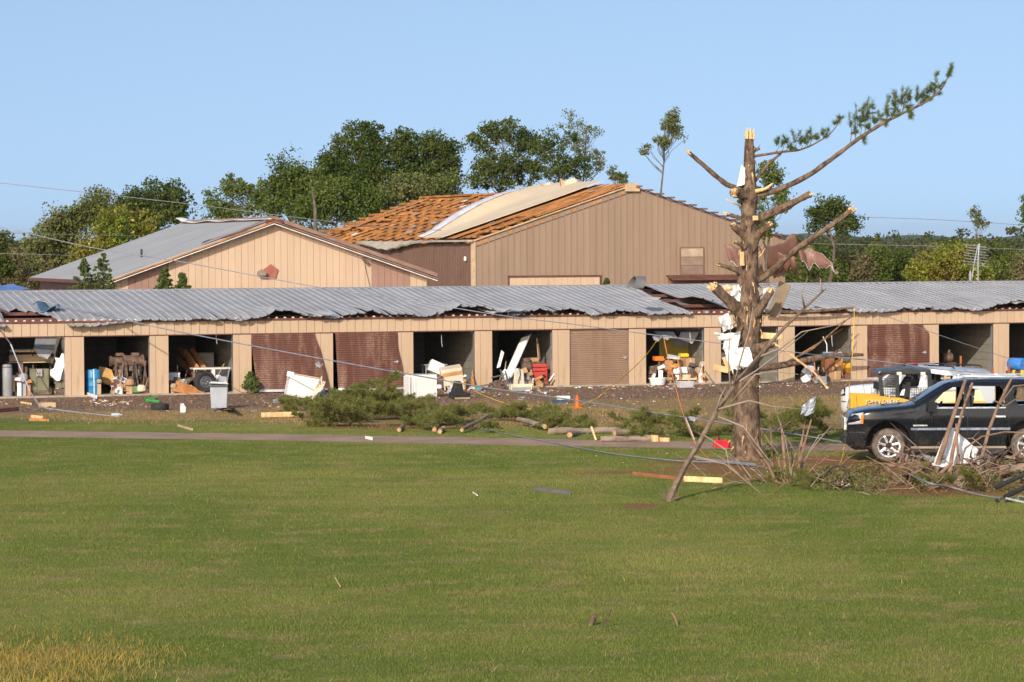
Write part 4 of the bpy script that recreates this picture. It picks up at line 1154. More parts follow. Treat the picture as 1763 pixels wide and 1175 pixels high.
limb([(1296, 318, .1), (1318, 288, .15), (1345, 264, .15)], .05, .035, raw=False, seed=4)
limb([(1300, 380, 0), (1336, 364, -.2), (1372, 346, -.3), (1396, 334, -.3)], .13, .085, seed=5, tip=.12)
limb([(1298, 486, 0), (1330, 466, -.3), (1370, 430, -.5), (1420, 396, -.6), (1466, 362, -.7)], .105, .07, seed=6)
limb([(1284, 408, -.1), (1268, 396, -.3), (1260, 386, -.4)], .10, .085, seed=7, tip=.1)
limb([(1284, 472, -.1), (1258, 462, -.3), (1236, 456, -.4)], .08, .05, seed=8, tip=.1)
limb([(1282, 548, -.1), (1255, 518, -.35), (1226, 492, -.6)], .19, .13, seed=9, tip=.2)
limb([(1296, 548, -.2), (1314, 524, -.4), (1328, 500, -.5)], .14, .10, seed=10, tip=.15)
limb([(1298, 412, -.1), (1314, 396, -.3), (1326, 386, -.45)], .10, .09, seed=11, tip=.12)
limb([(1298, 604, -.1), (1318, 596, -.3), (1332, 590, -.35)], .17, .11, seed=12, tip=.08)
limb([(1284, 338, -.1), (1270, 334, -.35), (1262, 332, -.5)], .14, .13, seed=13, tip=.14)
limb([(1284, 378, .1), (1262, 372, .2), (1252, 369, .2)], .06, .05, seed=14)
limb([(1284, 358, 0), (1262, 350, -.1), (1250, 343, -.15)], .03, .012, raw=False, seed=15, mt=RAW)
limb([(1298, 330, -.1), (1316, 326, -.2), (1330, 317, -.25)], .07, .03, seed=16, mt=RAW, raw=False)
limb([(1296, 262, 0), (1302, 258, -.1), (1308, 256, -.1)], .05, .04, raw=False, seed=17)
limb([(1282, 425, -.2), (1270, 419, -.3), (1264, 416, -.3)], .06, .05, seed=18, tip=.08)
limb([(1280, 560, -.2), (1268, 580, -.35), (1262, 590, -.4)], .07, .05, seed=19)
# raw strips where bark was torn off
for (px, py, py2, w) in ((1277, 434, 458, 7), (1284, 528, 536, 4), (1300, 372, 380, 9)):
    g = MB(); g.bar(pp(px, py, -.33), pp(px + 1, py2, -.35), w * S1, .06); g.build('bare_wood_strip', RAW, PN, world=True, bevel=.01)
# shreds of bark and splinters standing off the trunk
g = MB(); rg = random.Random(40)
for i in range(130):
    v = rg.choice([rg.uniform(.05, .95), rg.uniform(.28, .7)]); u = rg.uniform(.45, 1.05); p = trunk_fn(u, v); q = trunk_fn(u, min(1, v + .012)); c = pp(1288, 588); out_ = Vector((p.x - trunk_fn(u + .5, v).x, p.y - trunk_fn(u + .5, v).y, 0)).normalized()
    l = rg.uniform(.08, .34); d = (out_ * rg.uniform(.15, .7) + Vector((0, 0, rg.choice([-1, 1, 1])))).normalized()
    g.tube([p - out_ * .03, p + d * l * .5 + out_ * .01, p + d * l], [rg.uniform(.012, .03), rg.uniform(.008, .02), .003], 4, mi=int(rg.random() < .35))
o = g.build('bark_shreds', [PB, RAW], PN, world=True); o['kind'] = 'stuff'
# needles
def needles(tufts, seed, ln=.15, per=110, w=.007, up=.5):
    """tufts: (centre, radius) -> triangles"""
    rs = np.random.default_rng(seed); out = []
    for c, r in tufts:
        n = int(per * max(.25, r / .25))
        nb = max(2, int(r / .05))
        bud = np.array(c) + rs.normal(size=(nb, 3)) * r * .58 * np.array([1.25, 1, .9])
        b = bud[rs.integers(0, nb, n)]
        d = rs.normal(size=(n, 3)); d[:, 2] += up; d /= np.linalg.norm(d, axis=1)[:, None]
        s = np.cross(d, rs.normal(size=(n, 3))); s /= np.linalg.norm(s, axis=1)[:, None]
        L = ln * rs.uniform(.6, 1.15, n)[:, None]
        out.append(np.stack([b - s * w, b + s * w, b + d * L], axis=1))
    return np.concatenate(out)
def needle_part(tl, parent, seed, branch, per=110):
    rs = np.random.default_rng(seed); g = MB(); out = []
    for px, py, r, dy in tl:
        c = pp(px, py, dy); r *= S1
        q = min(branch, key=lambda p: (p - c).length + max(0, p.x - c.x) * 1.2)
        g.tube([q, q.lerp(c, .5) + Vector((.05, 0, -.02)), c], [.010, .007, .003], 5, cap=False)
        tips = [(q.lerp(c, .35), c)]
        for k in range(max(2, int(r / .05))):
            st = q.lerp(c, rs.uniform(.3, .9)); en = st + Vector((rs.normal() * .9 + .5, rs.normal(), rs.normal() * .8 + .7)) * r * .62
            tips.append((st, en)); g.tube([st, en], [.005, .003], 4, cap=False)
        for st, en in tips:
            n = int(per * .28); f = rs.uniform(.25, 1.05, n)[:, None]; ax = np.array((en - st).normalized())
            b = np.array(st) * (1 - f) + np.array(en) * f + rs.normal(size=(n, 3)) * .012
            d = rs.normal(size=(n, 3)) * .62 + ax * .75; d /= np.linalg.norm(d, axis=1)[:, None]
            sd_ = np.cross(d, rs.normal(size=(n, 3))); sd_ /= np.linalg.norm(sd_, axis=1)[:, None]
            L = .125 * rs.uniform(.6, 1.15, n)[:, None]
            out.append(np.stack([b - sd_ * .0045, b + sd_ * .0045, b + d * L], axis=1))
    g.build('twigs', PB, parent, world=True)
    V = np.concatenate(out) - np.array(wm(parent).translation)
    put('needles', tri_mesh('needles', V, NEED), parent)
needle_part([(1486, 190, 22, -.4), (1474, 180, 15, -.5), (1492, 176, 16, -.3), (1462, 194, 10, -.4), (1503, 203, 11, -.4), (1528, 166, 15, -.5), (1552, 170, 22, -.6), (1554, 150, 15, -.5), (1526, 186, 9, -.4), (1540, 180, 12, -.5), (1578, 168, 15, -.7), (1590, 160, 13, -.6), (1602, 152, 14, -.6),
             (1611, 128, 6, -.7), (1618, 150, 7, -.7), (1632, 131, 8, -.7), (1638, 118, 8, -.7), (1489, 246, 6, -.4), (1525, 215, 5, -.5), (1568, 203, 4, -.6), (1600, 170, 8, -.6), (1512, 192, 10, -.5), (1536, 198, 9, -.5), (1562, 184, 11, -.6), (1586, 178, 9, -.6), (1480, 205, 12, -.4), (1495, 215, 8, -.4), (1566, 158, 10, -.6), (1542, 158, 10, -.5), (1610, 162, 8, -.6), (1470, 200, 9, -.3)], B2_, 4, Q2, 290)
needle_part([(1356, 240, 14, .1), (1346, 246, 8, .2), (1368, 234, 11, .2), (1390, 230, 13, .3), (1396, 222, 9, .2), (1426, 222, 10, .3), (1436, 212, 9, .3), (1444, 202, 6, .3), (1378, 244, 6, .2), (1408, 236, 8, .3), (1416, 228, 8, .3), (1362, 248, 8, .2), (1386, 240, 8, .2), (1340, 240, 6, .2)], B3_, 5, Q3, 270)
# sheet metal wrapped round the pine
WSH = mat('white_backed_sheet_metal', (.78, .77, .75), .45, var=.07, scale=3, spec=.5); DSH = mat('dark_side_of_sheet', (.12, .10, .09), .5)
def crumple(name, label, quad, seed, amp=.12, nu=16, nv=16, cat='metal sheet', mt=None, ragged=.0, rib=0, mtb=None, base=None):
    """quad: four corners (px, py, dy) -> a bent sheet between them"""
    c = [base(*q) if base else pp(*q) for q in quad]; rg = random.Random(seed)
    def fn(u, v):
        vv = v * (1 - ragged * abs(noise.noise(Vector((u * 6, seed, 0)))))
        p = (c[0] * (1 - u) + c[1] * u) * (1 - vv) + (c[3] * (1 - u) + c[2] * u) * vv
        a = amp * (noise.noise(Vector((u * 2.3, vv * 2.3, seed * 3.1))) + .55 * abs(noise.noise(Vector((u * 5, vv * 4, seed * 1.7)))))
        return p + Vector((a * .25, a, a * .2)) + (Vector((0, -.012, 0)) if rib and int(u * rib * 2) % 2 else Vector((0, 0, 0)))
    g = MB(); g.grid(fn, nu, nv, .006, 0, 1)
    o = g.build(name, [mtb or mt or WSH, mt or WSH]); return tag(o, label, cat)
crumple('metal_sheet', 'large torn white metal sheet hanging on the pine trunk', [(1243, 600, -.5), (1290, 598, -.75), (1297, 628, -.8), (1262, 645, -.6)], 1, .18, ragged=.35)
crumple('metal_sheet', 'narrow crumpled white metal strip above the large sheet on the pine', [(1248, 575, -.45), (1274, 572, -.55), (1270, 602, -.55), (1244, 602, -.5)], 2, .15)
crumple('metal_sheet', 'folded white metal scrap wedged under the lower left pine limb', [(1236, 545, -.5), (1256, 540, -.5), (1262, 566, -.5), (1246, 572, -.5)], 3, .2)
crumple('metal_sheet', 'cream lined metal sheet stuck behind the splintered left pine limb', [(1236, 494, .2), (1268, 490, .1), (1266, 505, .1), (1252, 506, .1)], 4, .15, mt=mat('cream_sheet_face', (.68, .52, .33), .6))
crumple('metal_sheet', 'twisted white strip beside the trunk above the left limb fork', [(1264, 492, -.2), (1276, 490, -.25), (1274, 520, -.3), (1255, 514, -.3)], 5, .2)
crumple('metal_sheet', 'small white metal flag right of the pine trunk at the fork', [(1313, 490, .2), (1326, 487, .2), (1324, 500, .2), (1312, 508, .1)], 6, .1)
crumple('metal_sheet', 'thin white metal sliver pinned high on the pine trunk', [(1277, 284, -.15), (1283, 290, -.2), (1282, 318, -.2), (1268, 322, -.2)], 7, .06, 6, 10)
crumple('metal_sheet', 'white scrap with grey back flapping over the tan post beside the pine', [(1229, 572, -.4), (1250, 576, -.4), (1252, 588, -.4), (1240, 588, -.4)], 8, .14)
# split slabs of wood caught in the pine
def slab(label, a, b_, w, t, mt=RAW, name='split_slab', cat='wood', roll=(0, -1, 0)):
    g = MB(); g.bar(a, b_, w, t, up=roll); o = g.build(name, mt, None, bevel=min(w, t) * .25); return tag(o, label, cat)
slab('broad bark slab with pale pointed tip standing behind the right fork of the pine', pp(1330, 545, .3), pp(1352, 488, .35), .30, .08, mat('slab_face', (.27, .20, .13), .85))
slab('thick raw wood billet lodged right of the pine below the eave', pp(1308, 578, .1), pp(1346, 580, .15), .16, .16)
slab('short pale split billet poking out left of the pine trunk', pp(1228, 632, -.3), pp(1254, 638, -.25), .15, .07)
slab('raw splinter plank leaning under the pine sheet metal', pp(1246, 615, 0), pp(1256, 640, 0), .10, .05)
# ------------------------------------------------------------------ vehicles
def loft(rings):
    g = MB(); n = len(rings[0])
    for r in rings: g.v.extend(Vector(p) for p in r)
    for i in range(len(rings) - 1):
        for k in range(n):
            k2 = (k + 1) % n
            g.f.append((i * n + k, i * n + k2, (i + 1) * n + k2, (i + 1) * n + k)); g.mi.append(0)
    g.f.append(tuple(range(n))); g.mi.append(0)
    e = (len(rings) - 1) * n
    g.f.append(tuple(e + k for k in reversed(range(n)))); g.mi.append(0)
    return g
def boolean(g, cutters, mats, smooth=32):
    o = put('tmp_body', g.mesh('tmp_body', mats))
    cs = []
    for c in cutters:
        co = put('tmp_cut', c.mesh('tmp_cut', mats)); cs.append(co)
        md = o.modifiers.new('b', 'BOOLEAN'); md.operation = 'DIFFERENCE'; md.object = co; md.solver = 'EXACT'
    bpy.context.view_layer.update()
    dg = bpy.context.evaluated_depsgraph_get()
    me = bpy.data.meshes.new_from_object(o.evaluated_get(dg))
    for q in [o] + cs:
        WM.pop(q, None); bpy.data.objects.remove(q)
    me.polygons.foreach_set('use_smooth', [True] * len(me.polygons)); me.set_sharp_from_angle(angle=rad(smooth))
    return me
def interp(pts, x):
    for (x0, y0), (x1, y1) in zip(pts, pts[1:]):
        if x <= x1: 
            f = (x - x0) / (x1 - x0) if x1 > x0 else 0
            return y0 + (y1 - y0) * f
    return pts[-1][1]
def paint(name, col, dirt, amt, zlo, zhi, rough=.14):
    m, nt, b = newmat(name)
    tc = nt.nodes.new('ShaderNodeTexCoord').outputs['Object']
    sp = nt.nodes.new('ShaderNodeSeparateXYZ'); nt.links.new(tc, sp.inputs[0])
    spk = noisen(nt, tc, 55, 6, .75); big = noisen(nt, tc, 2.2, 5, .6)
    h = ramp(nt, sp.outputs[2], zlo, zhi, 1.0, .25)
    f = mathn(nt, 'MULTIPLY', ramp(nt, mathn(nt, 'ADD', mathn(nt, 'MULTIPLY', spk, .95), mathn(nt, 'MULTIPLY', big, .25)), .57, .70), mathn(nt, 'MULTIPLY', h, amt), clamp=True)
    c = mixc(nt, f, col, dirt)
    nt.links.new(c, b.inputs['Base Color'])
    nt.links.new(ramp(nt, f, 0, .6, rough, .8), b.inputs['Roughness'])
    b.inputs['Coat Weight'].default_value = .35; b.inputs['Coat Roughness'].default_value = .06; b.inputs['Specular IOR Level'].default_value = .3
    return m
RUB = mat('dusty_tyre_rubber', (.10, .075, .058), .9, var=.25, scale=6, col2=(.19, .145, .11))
RUBB = mat('black_tyre_rubber', (.035, .032, .03), .8, var=.2, scale=6)
CHR = mat('bright_alloy', (.72, .72, .72), .28, metal=.75, var=.03)
BLK = mat('black_plastic', (.02, .02, .022), .5); GLS = mat('dark_glass', (.012, .016, .02), .06, spec=.6, var=.02, rnd=0)
LENS = mat('headlamp_lens', (.42, .43, .46), .12, spec=.6, var=.1); AMB = mat('amber_lens', (.75, .22, .03), .2)
SEAT = mat('dark_seat_fabric', (.035, .035, .04), .8)
def wheel(parent, x, y, r, w, nsp, rub, rim_r, sgn, spin=0.2):
    g = MB(); h = w / 2
    g.lathe([(rim_r, -h), (rim_r + .03, -h - .006), (r * .88, -h - .002), (r * .97, -h * .72), (r, -h * .45), (r, h * .45), (r * .97, h * .72), (r * .88, h), (rim_r, h)], 40, (x, y, r), 'y')
    o = g.build('wheel', rub, parent, smooth=40)
    g = MB(); s = sgn * h
    g.lathe([(rim_r, s), (rim_r - .02, s * .98), (rim_r - .025, s * .4), (rim_r - .06, s * .2), (rim_r * .2, s * .35), (rim_r * .2, s * .30), (rim_r, s * .1)], 36, (x, y, r), 'y')
    rr = g.build('rim', BLK, o, smooth=35)
    g = MB(); g.lathe([(rim_r + .012, s * .98), (rim_r + .012, s * 1.04), (rim_r - .022, s * 1.0), (rim_r - .022, s * .8)], 36, (x, y, r), 'y', closed=True); g.build('rim_lip', CHR, rr, smooth=35)
    g = MB(); g.lathe([(.001, s * .98), (.065, s * .98), (.09, s * .8), (.10, s * .25), (.001, s * .25)], 20, (x, y, r), 'y'); g.build('hub_cap', CHR, rr, smooth=35)
    for k in range(nsp):
        a = spin + 2 * math.pi * k / nsp
        g = MB(); c = Vector((math.cos(a), 0, math.sin(a))); p = Vector((x, y + s * .86, r))
        g.bar(p + c * .07, Vector((x, y + s * .92, r)) + c * (rim_r - .012), .062, .045, up=(0, 1, 0)); g.build('spoke', CHR, rr, bevel=.012)
    g = MB(); g.lathe([(.001, s * .1), (rim_r * .98, s * .1), (rim_r * .98, s * -.1), (.001, s * -.1)], 24, (x, y, r), 'y'); g.build('brake_disc', BLK, rr)
    return o
def suv(name, label, loc, rz, k, pm, opt):
    """local frame: x backwards from the front bumper, -y the driver's side, z up"""
    R = thing(name, label, 'car', loc, rz)
    L = 5.65
    top = [(0, .98), (.05, 1.10), (.18, 1.20), (.5, 1.265), (1.0, 1.31), (1.45, 1.345), (1.58, 1.37), (1.8, 1.50), (2.1, 1.69), (2.35, 1.83), (2.55, 1.90), (2.8, 1.935), (3.4, 1.955), (4.2, 1.95), (4.9, 1.915), (5.2, 1.88), (5.42, 1.70), (5.55, 1.30), (5.62, .95), (5.65, .75)]
    bot = [(0, .52), (.04, .40), (.15, .30), (.5, .30), (5.2, .32), (5.5, .40), (5.65, .55)]
    def hw(x, z):
        w = 1.0
        if z < .55: w -= .10 * ((.55 - z) / .25) ** 2 * .7
        if z > 1.30: w -= (z - 1.30) * .27
        if x < .75: w -= .20 * ((.75 - x) / .75) ** 2.6
        if x > 5.1: w -= .10 * ((x - 5.1) / .55) ** 2
        return w
    fr = [0, .02, .07, .14, .22, .32, .42, .52, .62, .70, .78, .85, .90, .94, .972, .992, 1.0]
    xs_ = [0, .02, .05, .10, .18, .28, .4, .52, .65, .8, .95, 1.1, 1.25, 1.4, 1.52, 1.6, 1.7, 1.8, 1.95, 2.1, 2.22, 2.35, 2.45, 2.55, 2.7, 2.9, 3.2, 3.5, 3.8, 4.1, 4.4, 4.7, 4.9, 5.05, 5.2, 5.3, 5.42, 5.5, 5.56, 5.61, 5.64, 5.65]
    rings = []
    for x in xs_:
        zt, zb = interp(top, x), interp(bot, x)
        side = []
        for f in fr:
            z = zb + (zt - zb) * f
            w = hw(x, z)
            w -= .16 * max(0, (f - .90) / .10) ** 2.4 + .05 * max(0, (.07 - f) / .07)
            # flare over the wheels and crease below the glass
            w += .012 * math.exp(-((z - 1.02) / .07) ** 2)
            side.append((w, z))
        ring = [(x, -w, z) for w, z in side] + [(x, -side[-1][0] * .5, zt + .018), (x, 0, zt + .026), (x, side[-1][0] * .5, zt + .018)] + [(x, w, z) for w, z in reversed(side)]
        rings.append([(a * k, b * k, c * k) for a, b, c in ring])
    body = loft(rings)
    cut = []
    for wx in (.98, 4.28):
        for s in (-1, 1):
            c = MB(); c.tube([(wx * k, s * .60 * k, .45 * k), (wx * k, s * 1.15 * k, .45 * k)], .55 * k, 40); cut.append(c)
    wins = [[(1.93, 1.315), (2.78, 1.315), (2.78, 1.80), (2.50, 1.775), (2.28, 1.66)], [(2.90, 1.315), (3.66, 1.315), (3.72, 1.38), (3.72, 1.72), (3.64, 1.80), (2.90, 1.81)], [(4.04, 1.36), (5.10, 1.38), (5.14, 1.72), (4.06, 1.79), (3.97, 1.70), (3.93, 1.58)]]
    for wv in wins:
        c = MB(); c.prism([(a * k, b * k) for a, b in wv], (-1.3 * k, 1.3 * k)); cut.append(c)
    c = MB(); c.add([(x * k, y * k, z * k) for (x, y, z) in ((1.75, -.86, .62), (5.35, -.86, .62), (5.35, .86, .62), (1.75, .86, .62), (2.62, -.70, 1.86), (5.1, -.70, 1.84), (5.1, .70, 1.84), (2.62, .70, 1.86))], [(3, 2, 1, 0), (4, 5, 6, 7), (0, 1, 5, 4), (1, 2, 6, 5), (2, 3, 7, 6), (3, 0, 4, 7)])
    cut.append(c)
    b = put('body', boolean(body, cut, pm), R)
    Y = lambda x, z: -hw(x, z)
    P = lambda x, y, z: Vector((x * k, y * k, z * k))
    def strip(nm, x0, x1, z, h, mt, out=.012, n=14, par=None):
        g = MB(); g.grid(lambda u, v: P(x0 + (x1 - x0) * u, Y(x0 + (x1 - x0) * u, z) - out - .012 * (z > .9), z - h / 2 + h * v), n, 1, .012 * k); return g.build(nm, mt, par or b)
    strip('side_moulding', 1.50, 3.85, .80, .055, opt['trim'], .016)
    strip('window_sill_trim', 1.92, 3.74, 1.30, .03, opt['trim2'], .006)
    # shut lines of the doors
    for x0, x1 in ((1.62, 1.62), (2.84, 2.84), (3.82, 3.82)):
        g = MB(); g.grid(lambda u, v, x0=x0: P(x0 - .006 + .012 * u + (.10 * max(0, .62 - (.38 + .9 * v)) if x0 > 3.5 else 0), Y(x0, .38 + .9 * v) - .004 - .012 * math.exp(-((.38 + .9 * v - 1.02) / .07) ** 2), .38 + .9 * v), 1, 10, .003 * k); g.build('door_gap', BLK, b)
    for x in (2.62, 3.62):
        g = MB(); g.box(P(x, Y(x, 1.09) - .03, 1.09), (.24 * k, .04 * k, .045 * k)); g.build('door_handle', CHR, b, bevel=.01)
    if opt.get('mirror'):
        g = MB(); g.box(P(1.98, -1.10, 1.33), (.20 * k, .22 * k, .24 * k), rotm(0, .1, .2)); g.bar(P(2.02, -.95, 1.26), P(1.99, -1.08, 1.28), .05, .05); g.tube([P(1.99, -1.12, 1.22), P(1.99, -1.13, 1.05), P(2.01, -1.10, .95)], .02, 6); g.build('door_mirror', BLK, R, bevel=.02)
    # lamps, bumper, grille
    g = MB()
    g.grid(lambda u, v: P(.015 + .36 * u + .10 * (v) * (1 - u), -hw(.02 + .36 * u, .9 + .25 * v) - .010, .90 + (.27 - .02 * (1 - u)) * v + .03 * u), 8, 5, .015 * k); hl = g.build('headlight', LENS if not opt.get('nolamp') else BLK, R, smooth=True)
    if not opt.get('nolamp'):
        g = MB(); g.grid(lambda u, v: P(.30 + .06 * u + .03 * v, -hw(.34, .95 + .17 * v) - .020, .93 + .21 * v), 2, 3, .012 * k); g.build('turn_lamp', AMB, hl)
    g = MB(); g.box(P(-.012, 0, .90), (.05 * k, 1.05 * k, .30 * k)); g.build('grille', CHR, R, bevel=.015)
    g = MB(); g.box(P(-.02, 0, .50), (.06 * k, 1.3 * k, .14 * k)); g.build('bumper_insert', BLK, R, bevel=.02)
    strip('bumper_line', .06, .42, .72, .03, BLK, .004, 8)
    g = MB(); g.ab(P(1.50, -1.06, .335), P(3.75, -.90, .39)); g.build('running_board', opt['board'], R, bevel=.015)
    # windscreen
    g = MB(); g.grid(lambda u, v: P(1.62 + .86 * v, (-.78 + .12 * v) * (1 - 2 * u), interp(top, 1.62 + .86 * v) + .032 - .02 * abs(1 - 2 * u) ** 3), 8, 6, .006 * k); g.build('windscreen', GLS, R, smooth=True)
    for s in (-1, 1):
        g = MB(); g.tube([P(2.75, s * .66, 1.985), P(2.85, s * .68, 2.03), P(4.9, s * .68, 2.02), P(5.0, s * .66, 1.96)], .022 * k, 8); g.build('roof_rail', CHR if opt.get('rails') else BLK, R, smooth=True)
    for (x, rw) in ((.98, 0), (4.28, 0)):
        for s in (-1, 1):
            if opt.get('nofront') and x < 1 and s < 0: continue
            wheel(R, x * k, s * .86 * k, .405 * k, .27 * k, 7, opt['rub'], .262 * k, s, .22)
    for x in (.98, 4.28):
        g = MB(); g.ab(P(x - .45, -.60, .35), P(x + .45, .60, 1.0)); g.build('wheel_well', BLK, R)
    # seats
    for (x, y) in ((2.75, -.42), (2.75, .42), (3.75, -.4), (3.75, .4)):
        g = MB(); g.box(P(x - .1, y, .85), (.5 * k, .5 * k, .18 * k)); g.box(P(x + .17, y, 1.22), (.14 * k, .48 * k, .68 * k), rotm(0, .18, 0)); g.box(P(x + .27, y, 1.64), (.10 * k, .26 * k, .18 * k), rotm(0, .1, 0)); g.build('seat', SEAT, R, bevel=.04 * k, seg=3)
    g = MB(); g.lathe([(.19, -.015), (.205, 0), (.19, .015), (.175, 0)], 24, (0, 0, 0), 'x', closed=True); o = g.build('steering_wheel', BLK, R); o.location = P(2.22, -.40, 1.26); o.rotation_euler = (0, .45, 0)
    g = MB(); g.box(P(1.98, 0, 1.20), (.40 * k, 1.5 * k, .26 * k)); g.build('dashboard', BLK, R, bevel=.05)
    return R, P, b
BPAINT = paint('black_car_paint_dusty', (.006, .0075, .011), (.085, .066, .052), .55, .30, 1.00)
SUVC = G(1532, 797)
rzs = rad(-1.5)
suv_loc = Vector((SUVC.x - .98, SUVC.y + .98, 0))
R1, P1, B1 = suv('black_suv', 'dusty black sport utility car with broken side windows behind the branch pile', suv_loc, rzs, 1.0, BPAINT,
     {'trim': mat('steel_blue_moulding', (.30, .34, .42), .25, metal=.6), 'trim2': CHR, 'board': mat('tan_running_board', (.30, .24, .18), .5), 'mirror': True, 'rails': True, 'rub': RUB})
g = MB(); g.box(P1(1.72, -1.02, .885), (.34, .012, .035)); g.build('name_badge', CHR, B1)
# torn scraps lying on the roof of the car
for px, py, w in ((1708, 646, .9), (1735, 641, .5)):
    p = at(px, py, suv_loc.y + .3); g = MB(); g.box((p.x, p.y, 1.99), (w, .5, .05), rotm(.1, .05, .2)); tag(g.build('foam_board', WHITEM, None, bevel=.01), 'broken white foam board on the roof of the black car' if w > .6 else 'small white foam scrap on the roof of the black car', 'foam board')
# white vehicle behind
WPAINT = paint('white_car_paint', (.74, .74, .73), (.35, .28, .2), .5, .3, 1.0, .3)
wl = G(1447, 728)
R2, P2, B2 = suv('white_suv', 'wrecked white sport utility car with its front wheel gone', Vector((wl.x + .55, wl.y + .55, 0)), rad(-50), .86, WPAINT,
     {'trim': BLK, 'trim2': BLK, 'board': BLK, 'rub': RUBB, 'nofront': True, 'nolamp': True, 'mirror': True})
g = MB()
for i in range(9):
    p0 = P2(.98, -.85, .45) + Vector((RG.uniform(-.25, .2), RG.uniform(-.12, .05), RG.uniform(-.2, .2)))
    g.tube([p0, p0 + Vector((RG.uniform(-.3, .2), RG.uniform(-.15, .05), RG.uniform(-.35, .1)))], RG.uniform(.02, .06), 6)
g.lathe([(.001, -.1), (.17, -.1), (.17, -.04), (.001, -.04)], 20, P2(.98, -.8, .42), 'y'); g.build('bare_hub', mat('rusty_hub', (.22, .15, .10), .7), R2)
g = MB(); g.box(P2(2.9, 0, 2.0), (.25, 1.0, .10)); g.build('light_bar', mat('grey_light_bar', (.25, .25, .27), .3), R2, bevel=.02)
g = MB(); g.box(P2(2.9, -.4, 2.0) + Vector((-.005, 0, .02)), (.28, .22, .08)); g.build('red_beacon', mat('red_lens', (.5, .02, .03), .25), R2, bevel=.02)
# skid steer between them
YEL = mat('loader_yellow', (.72, .36, .025), .45, var=.08, scale=2, dirt=(.35, .2, .08), dirtamt=.4, spec=.4)
ys_ = 79.6
def sk(px, py, dy=0.0): return at(px, py, ys_ + dy)
SKB = sk(1560, 700); SK = thing('skid_steer_loader', 'yellow skid steer loader with black caged cab between the two cars', 'loader', Vector((SKB.x, SKB.y, 0)))
def skpoly(nm, poly, dy0, dy1, mt, bevel=.015, par=None):
    P = [sk(a, b) for a, b in poly]; g = MB(); n = len(P)
    g.add([p + Vector((0, dy0, 0)) for p in P] + [p + Vector((0, dy1, 0)) for p in P], [tuple(range(n)), tuple(reversed(range(n, 2 * n)))] + [(i, n + i, n + (i + 1) % n, (i + 1) % n) for i in range(n)])
    return g.build(nm, mt, par or SK, world=True, bevel=bevel)
arm = skpoly('boom_arm', [(1474, 681), (1500, 680), (1532, 684), (1550, 685), (1604, 700), (1650, 716), (1650, 740), (1600, 724), (1545, 708), (1476, 706)], -.10, .06, YEL)
skpoly('boom_arm', [(1474, 681), (1532, 684), (1604, 700), (1650, 716), (1650, 740), (1545, 712), (1474, 712)], 1.35, 1.5, YEL)
skpoly('engine_body', [(1575, 700), (1660, 690), (1700, 692), (1705, 757), (1560, 757), (1545, 725)], .15, 1.25, YEL, .03)
skpoly('rear_cover', [(1612, 677), (1690, 672), (1700, 692), (1612, 700)], .2, 1.2, mat('loader_cream', (.75, .62, .38), .5), .03)
CAB = mat('cab_black_steel', (.025, .027, .032), .35, spec=.5)
for (x, dy) in ((1544, .05), (1600, .05), (1515, .1), (1544, 1.35), (1600, 1.35)):
    g = MB(); g.bar(sk(x, 642, dy), sk(x + (6 if x < 1530 else 2), 720, dy), .09, .10); g.build('cab_post', CAB, SK, world=True, bevel=.01)
skpoly('cab_roof', [(1510, 645), (1515, 638), (1560, 634), (1602, 636), (1604, 646)], 0, 1.45, CAB, .03)
skpoly('cab_seat', [(1552, 672), (1566, 650), (1574, 652), (1570, 690), (1590, 694), (1590, 705), (1552, 705)], .45, .95, SEAT, .04)
for a, b_, c, d in ((1519, 652, 1542, 683), (1566, 668, 1598, 690)):
    g = MB()
    for i in range(9):
        x = a + (c - a) * i / 8; g.bar(sk(x, b_, .04), sk(x, d, .04), .012)
    for i in range(9):
        y = b_ + (d - b_) * i / 8; g.bar(sk(a, y, .045), sk(c, y, .045), .012)
    g.build('wire_screen', CAB, SK, world=True)
for x in (1548, 1589):
    g = MB(); p = sk(x, 643.5, -.06); g.box(p, (.12, .08, .075)); g.build('work_lamp', mat('work_lamp_cream', (.78, .7, .5), .3), SK, world=True, bevel=.01)
skpoly('white_panel', [(1553, 672), (1558, 670), (1556, 681), (1549, 681)], -.02, .02, WHITEM, 0)
for (x, dy) in ((1530, .02), (1640, .02), (1530, 1.3), (1640, 1.3)):
    p = sk(x, 740, dy); q = p - SKB; wheel(SK, q.x, q.y, .42, .28, 5, RUBB, .22, -1)
# lettering on the boom
def lettering(txt, height, mt, parent, pos, rotz, width=None, depth=.006, shear=0.0):
    cu = bpy.data.curves.new('lettering', 'FONT'); cu.body = txt; cu.size = height; cu.extrude = depth; cu.shear = shear; cu.align_x = 'LEFT'
    to = bpy.data.objects.new('tmp_text', cu); COL.objects.link(to); bpy.context.view_layer.update()
    me = bpy.data.meshes.new_from_object(to.evaluated_get(bpy.context.evaluated_depsgraph_get())); bpy.data.objects.remove(to)
    me.materials.clear(); me.materials.append(mt)
    xs_ = [v.co.x for v in me.vertices]; w = max(xs_) - min(xs_); sx = (width / w) if width else 1
    o = put('lettering', me, parent, wm(parent).inverted() @ Matrix.Translation(pos) @ Matrix.Rotation(rotz, 4, 'Z') @ Matrix.Rotation(rad(90), 4, 'X') @ Matrix.Diagonal((sx, 1, 1, 1)))
    return o
p0 = sk(1490.5, 694.5, -.115); p1 = sk(1548, 694.5, -.115)
lettering('JOHN DEERE', .125, mat('letter_black', (.02, .018, .012), .5), arm, p0 + Vector((.018, 0, -.022)), 0, (p1 - p0).length)
lettering('JOHN DEERE', .125, mat('letter_cream', (.80, .72, .45), .5), arm, p0 + Vector((0, -.012, 0)), 0, (p1 - p0).length)
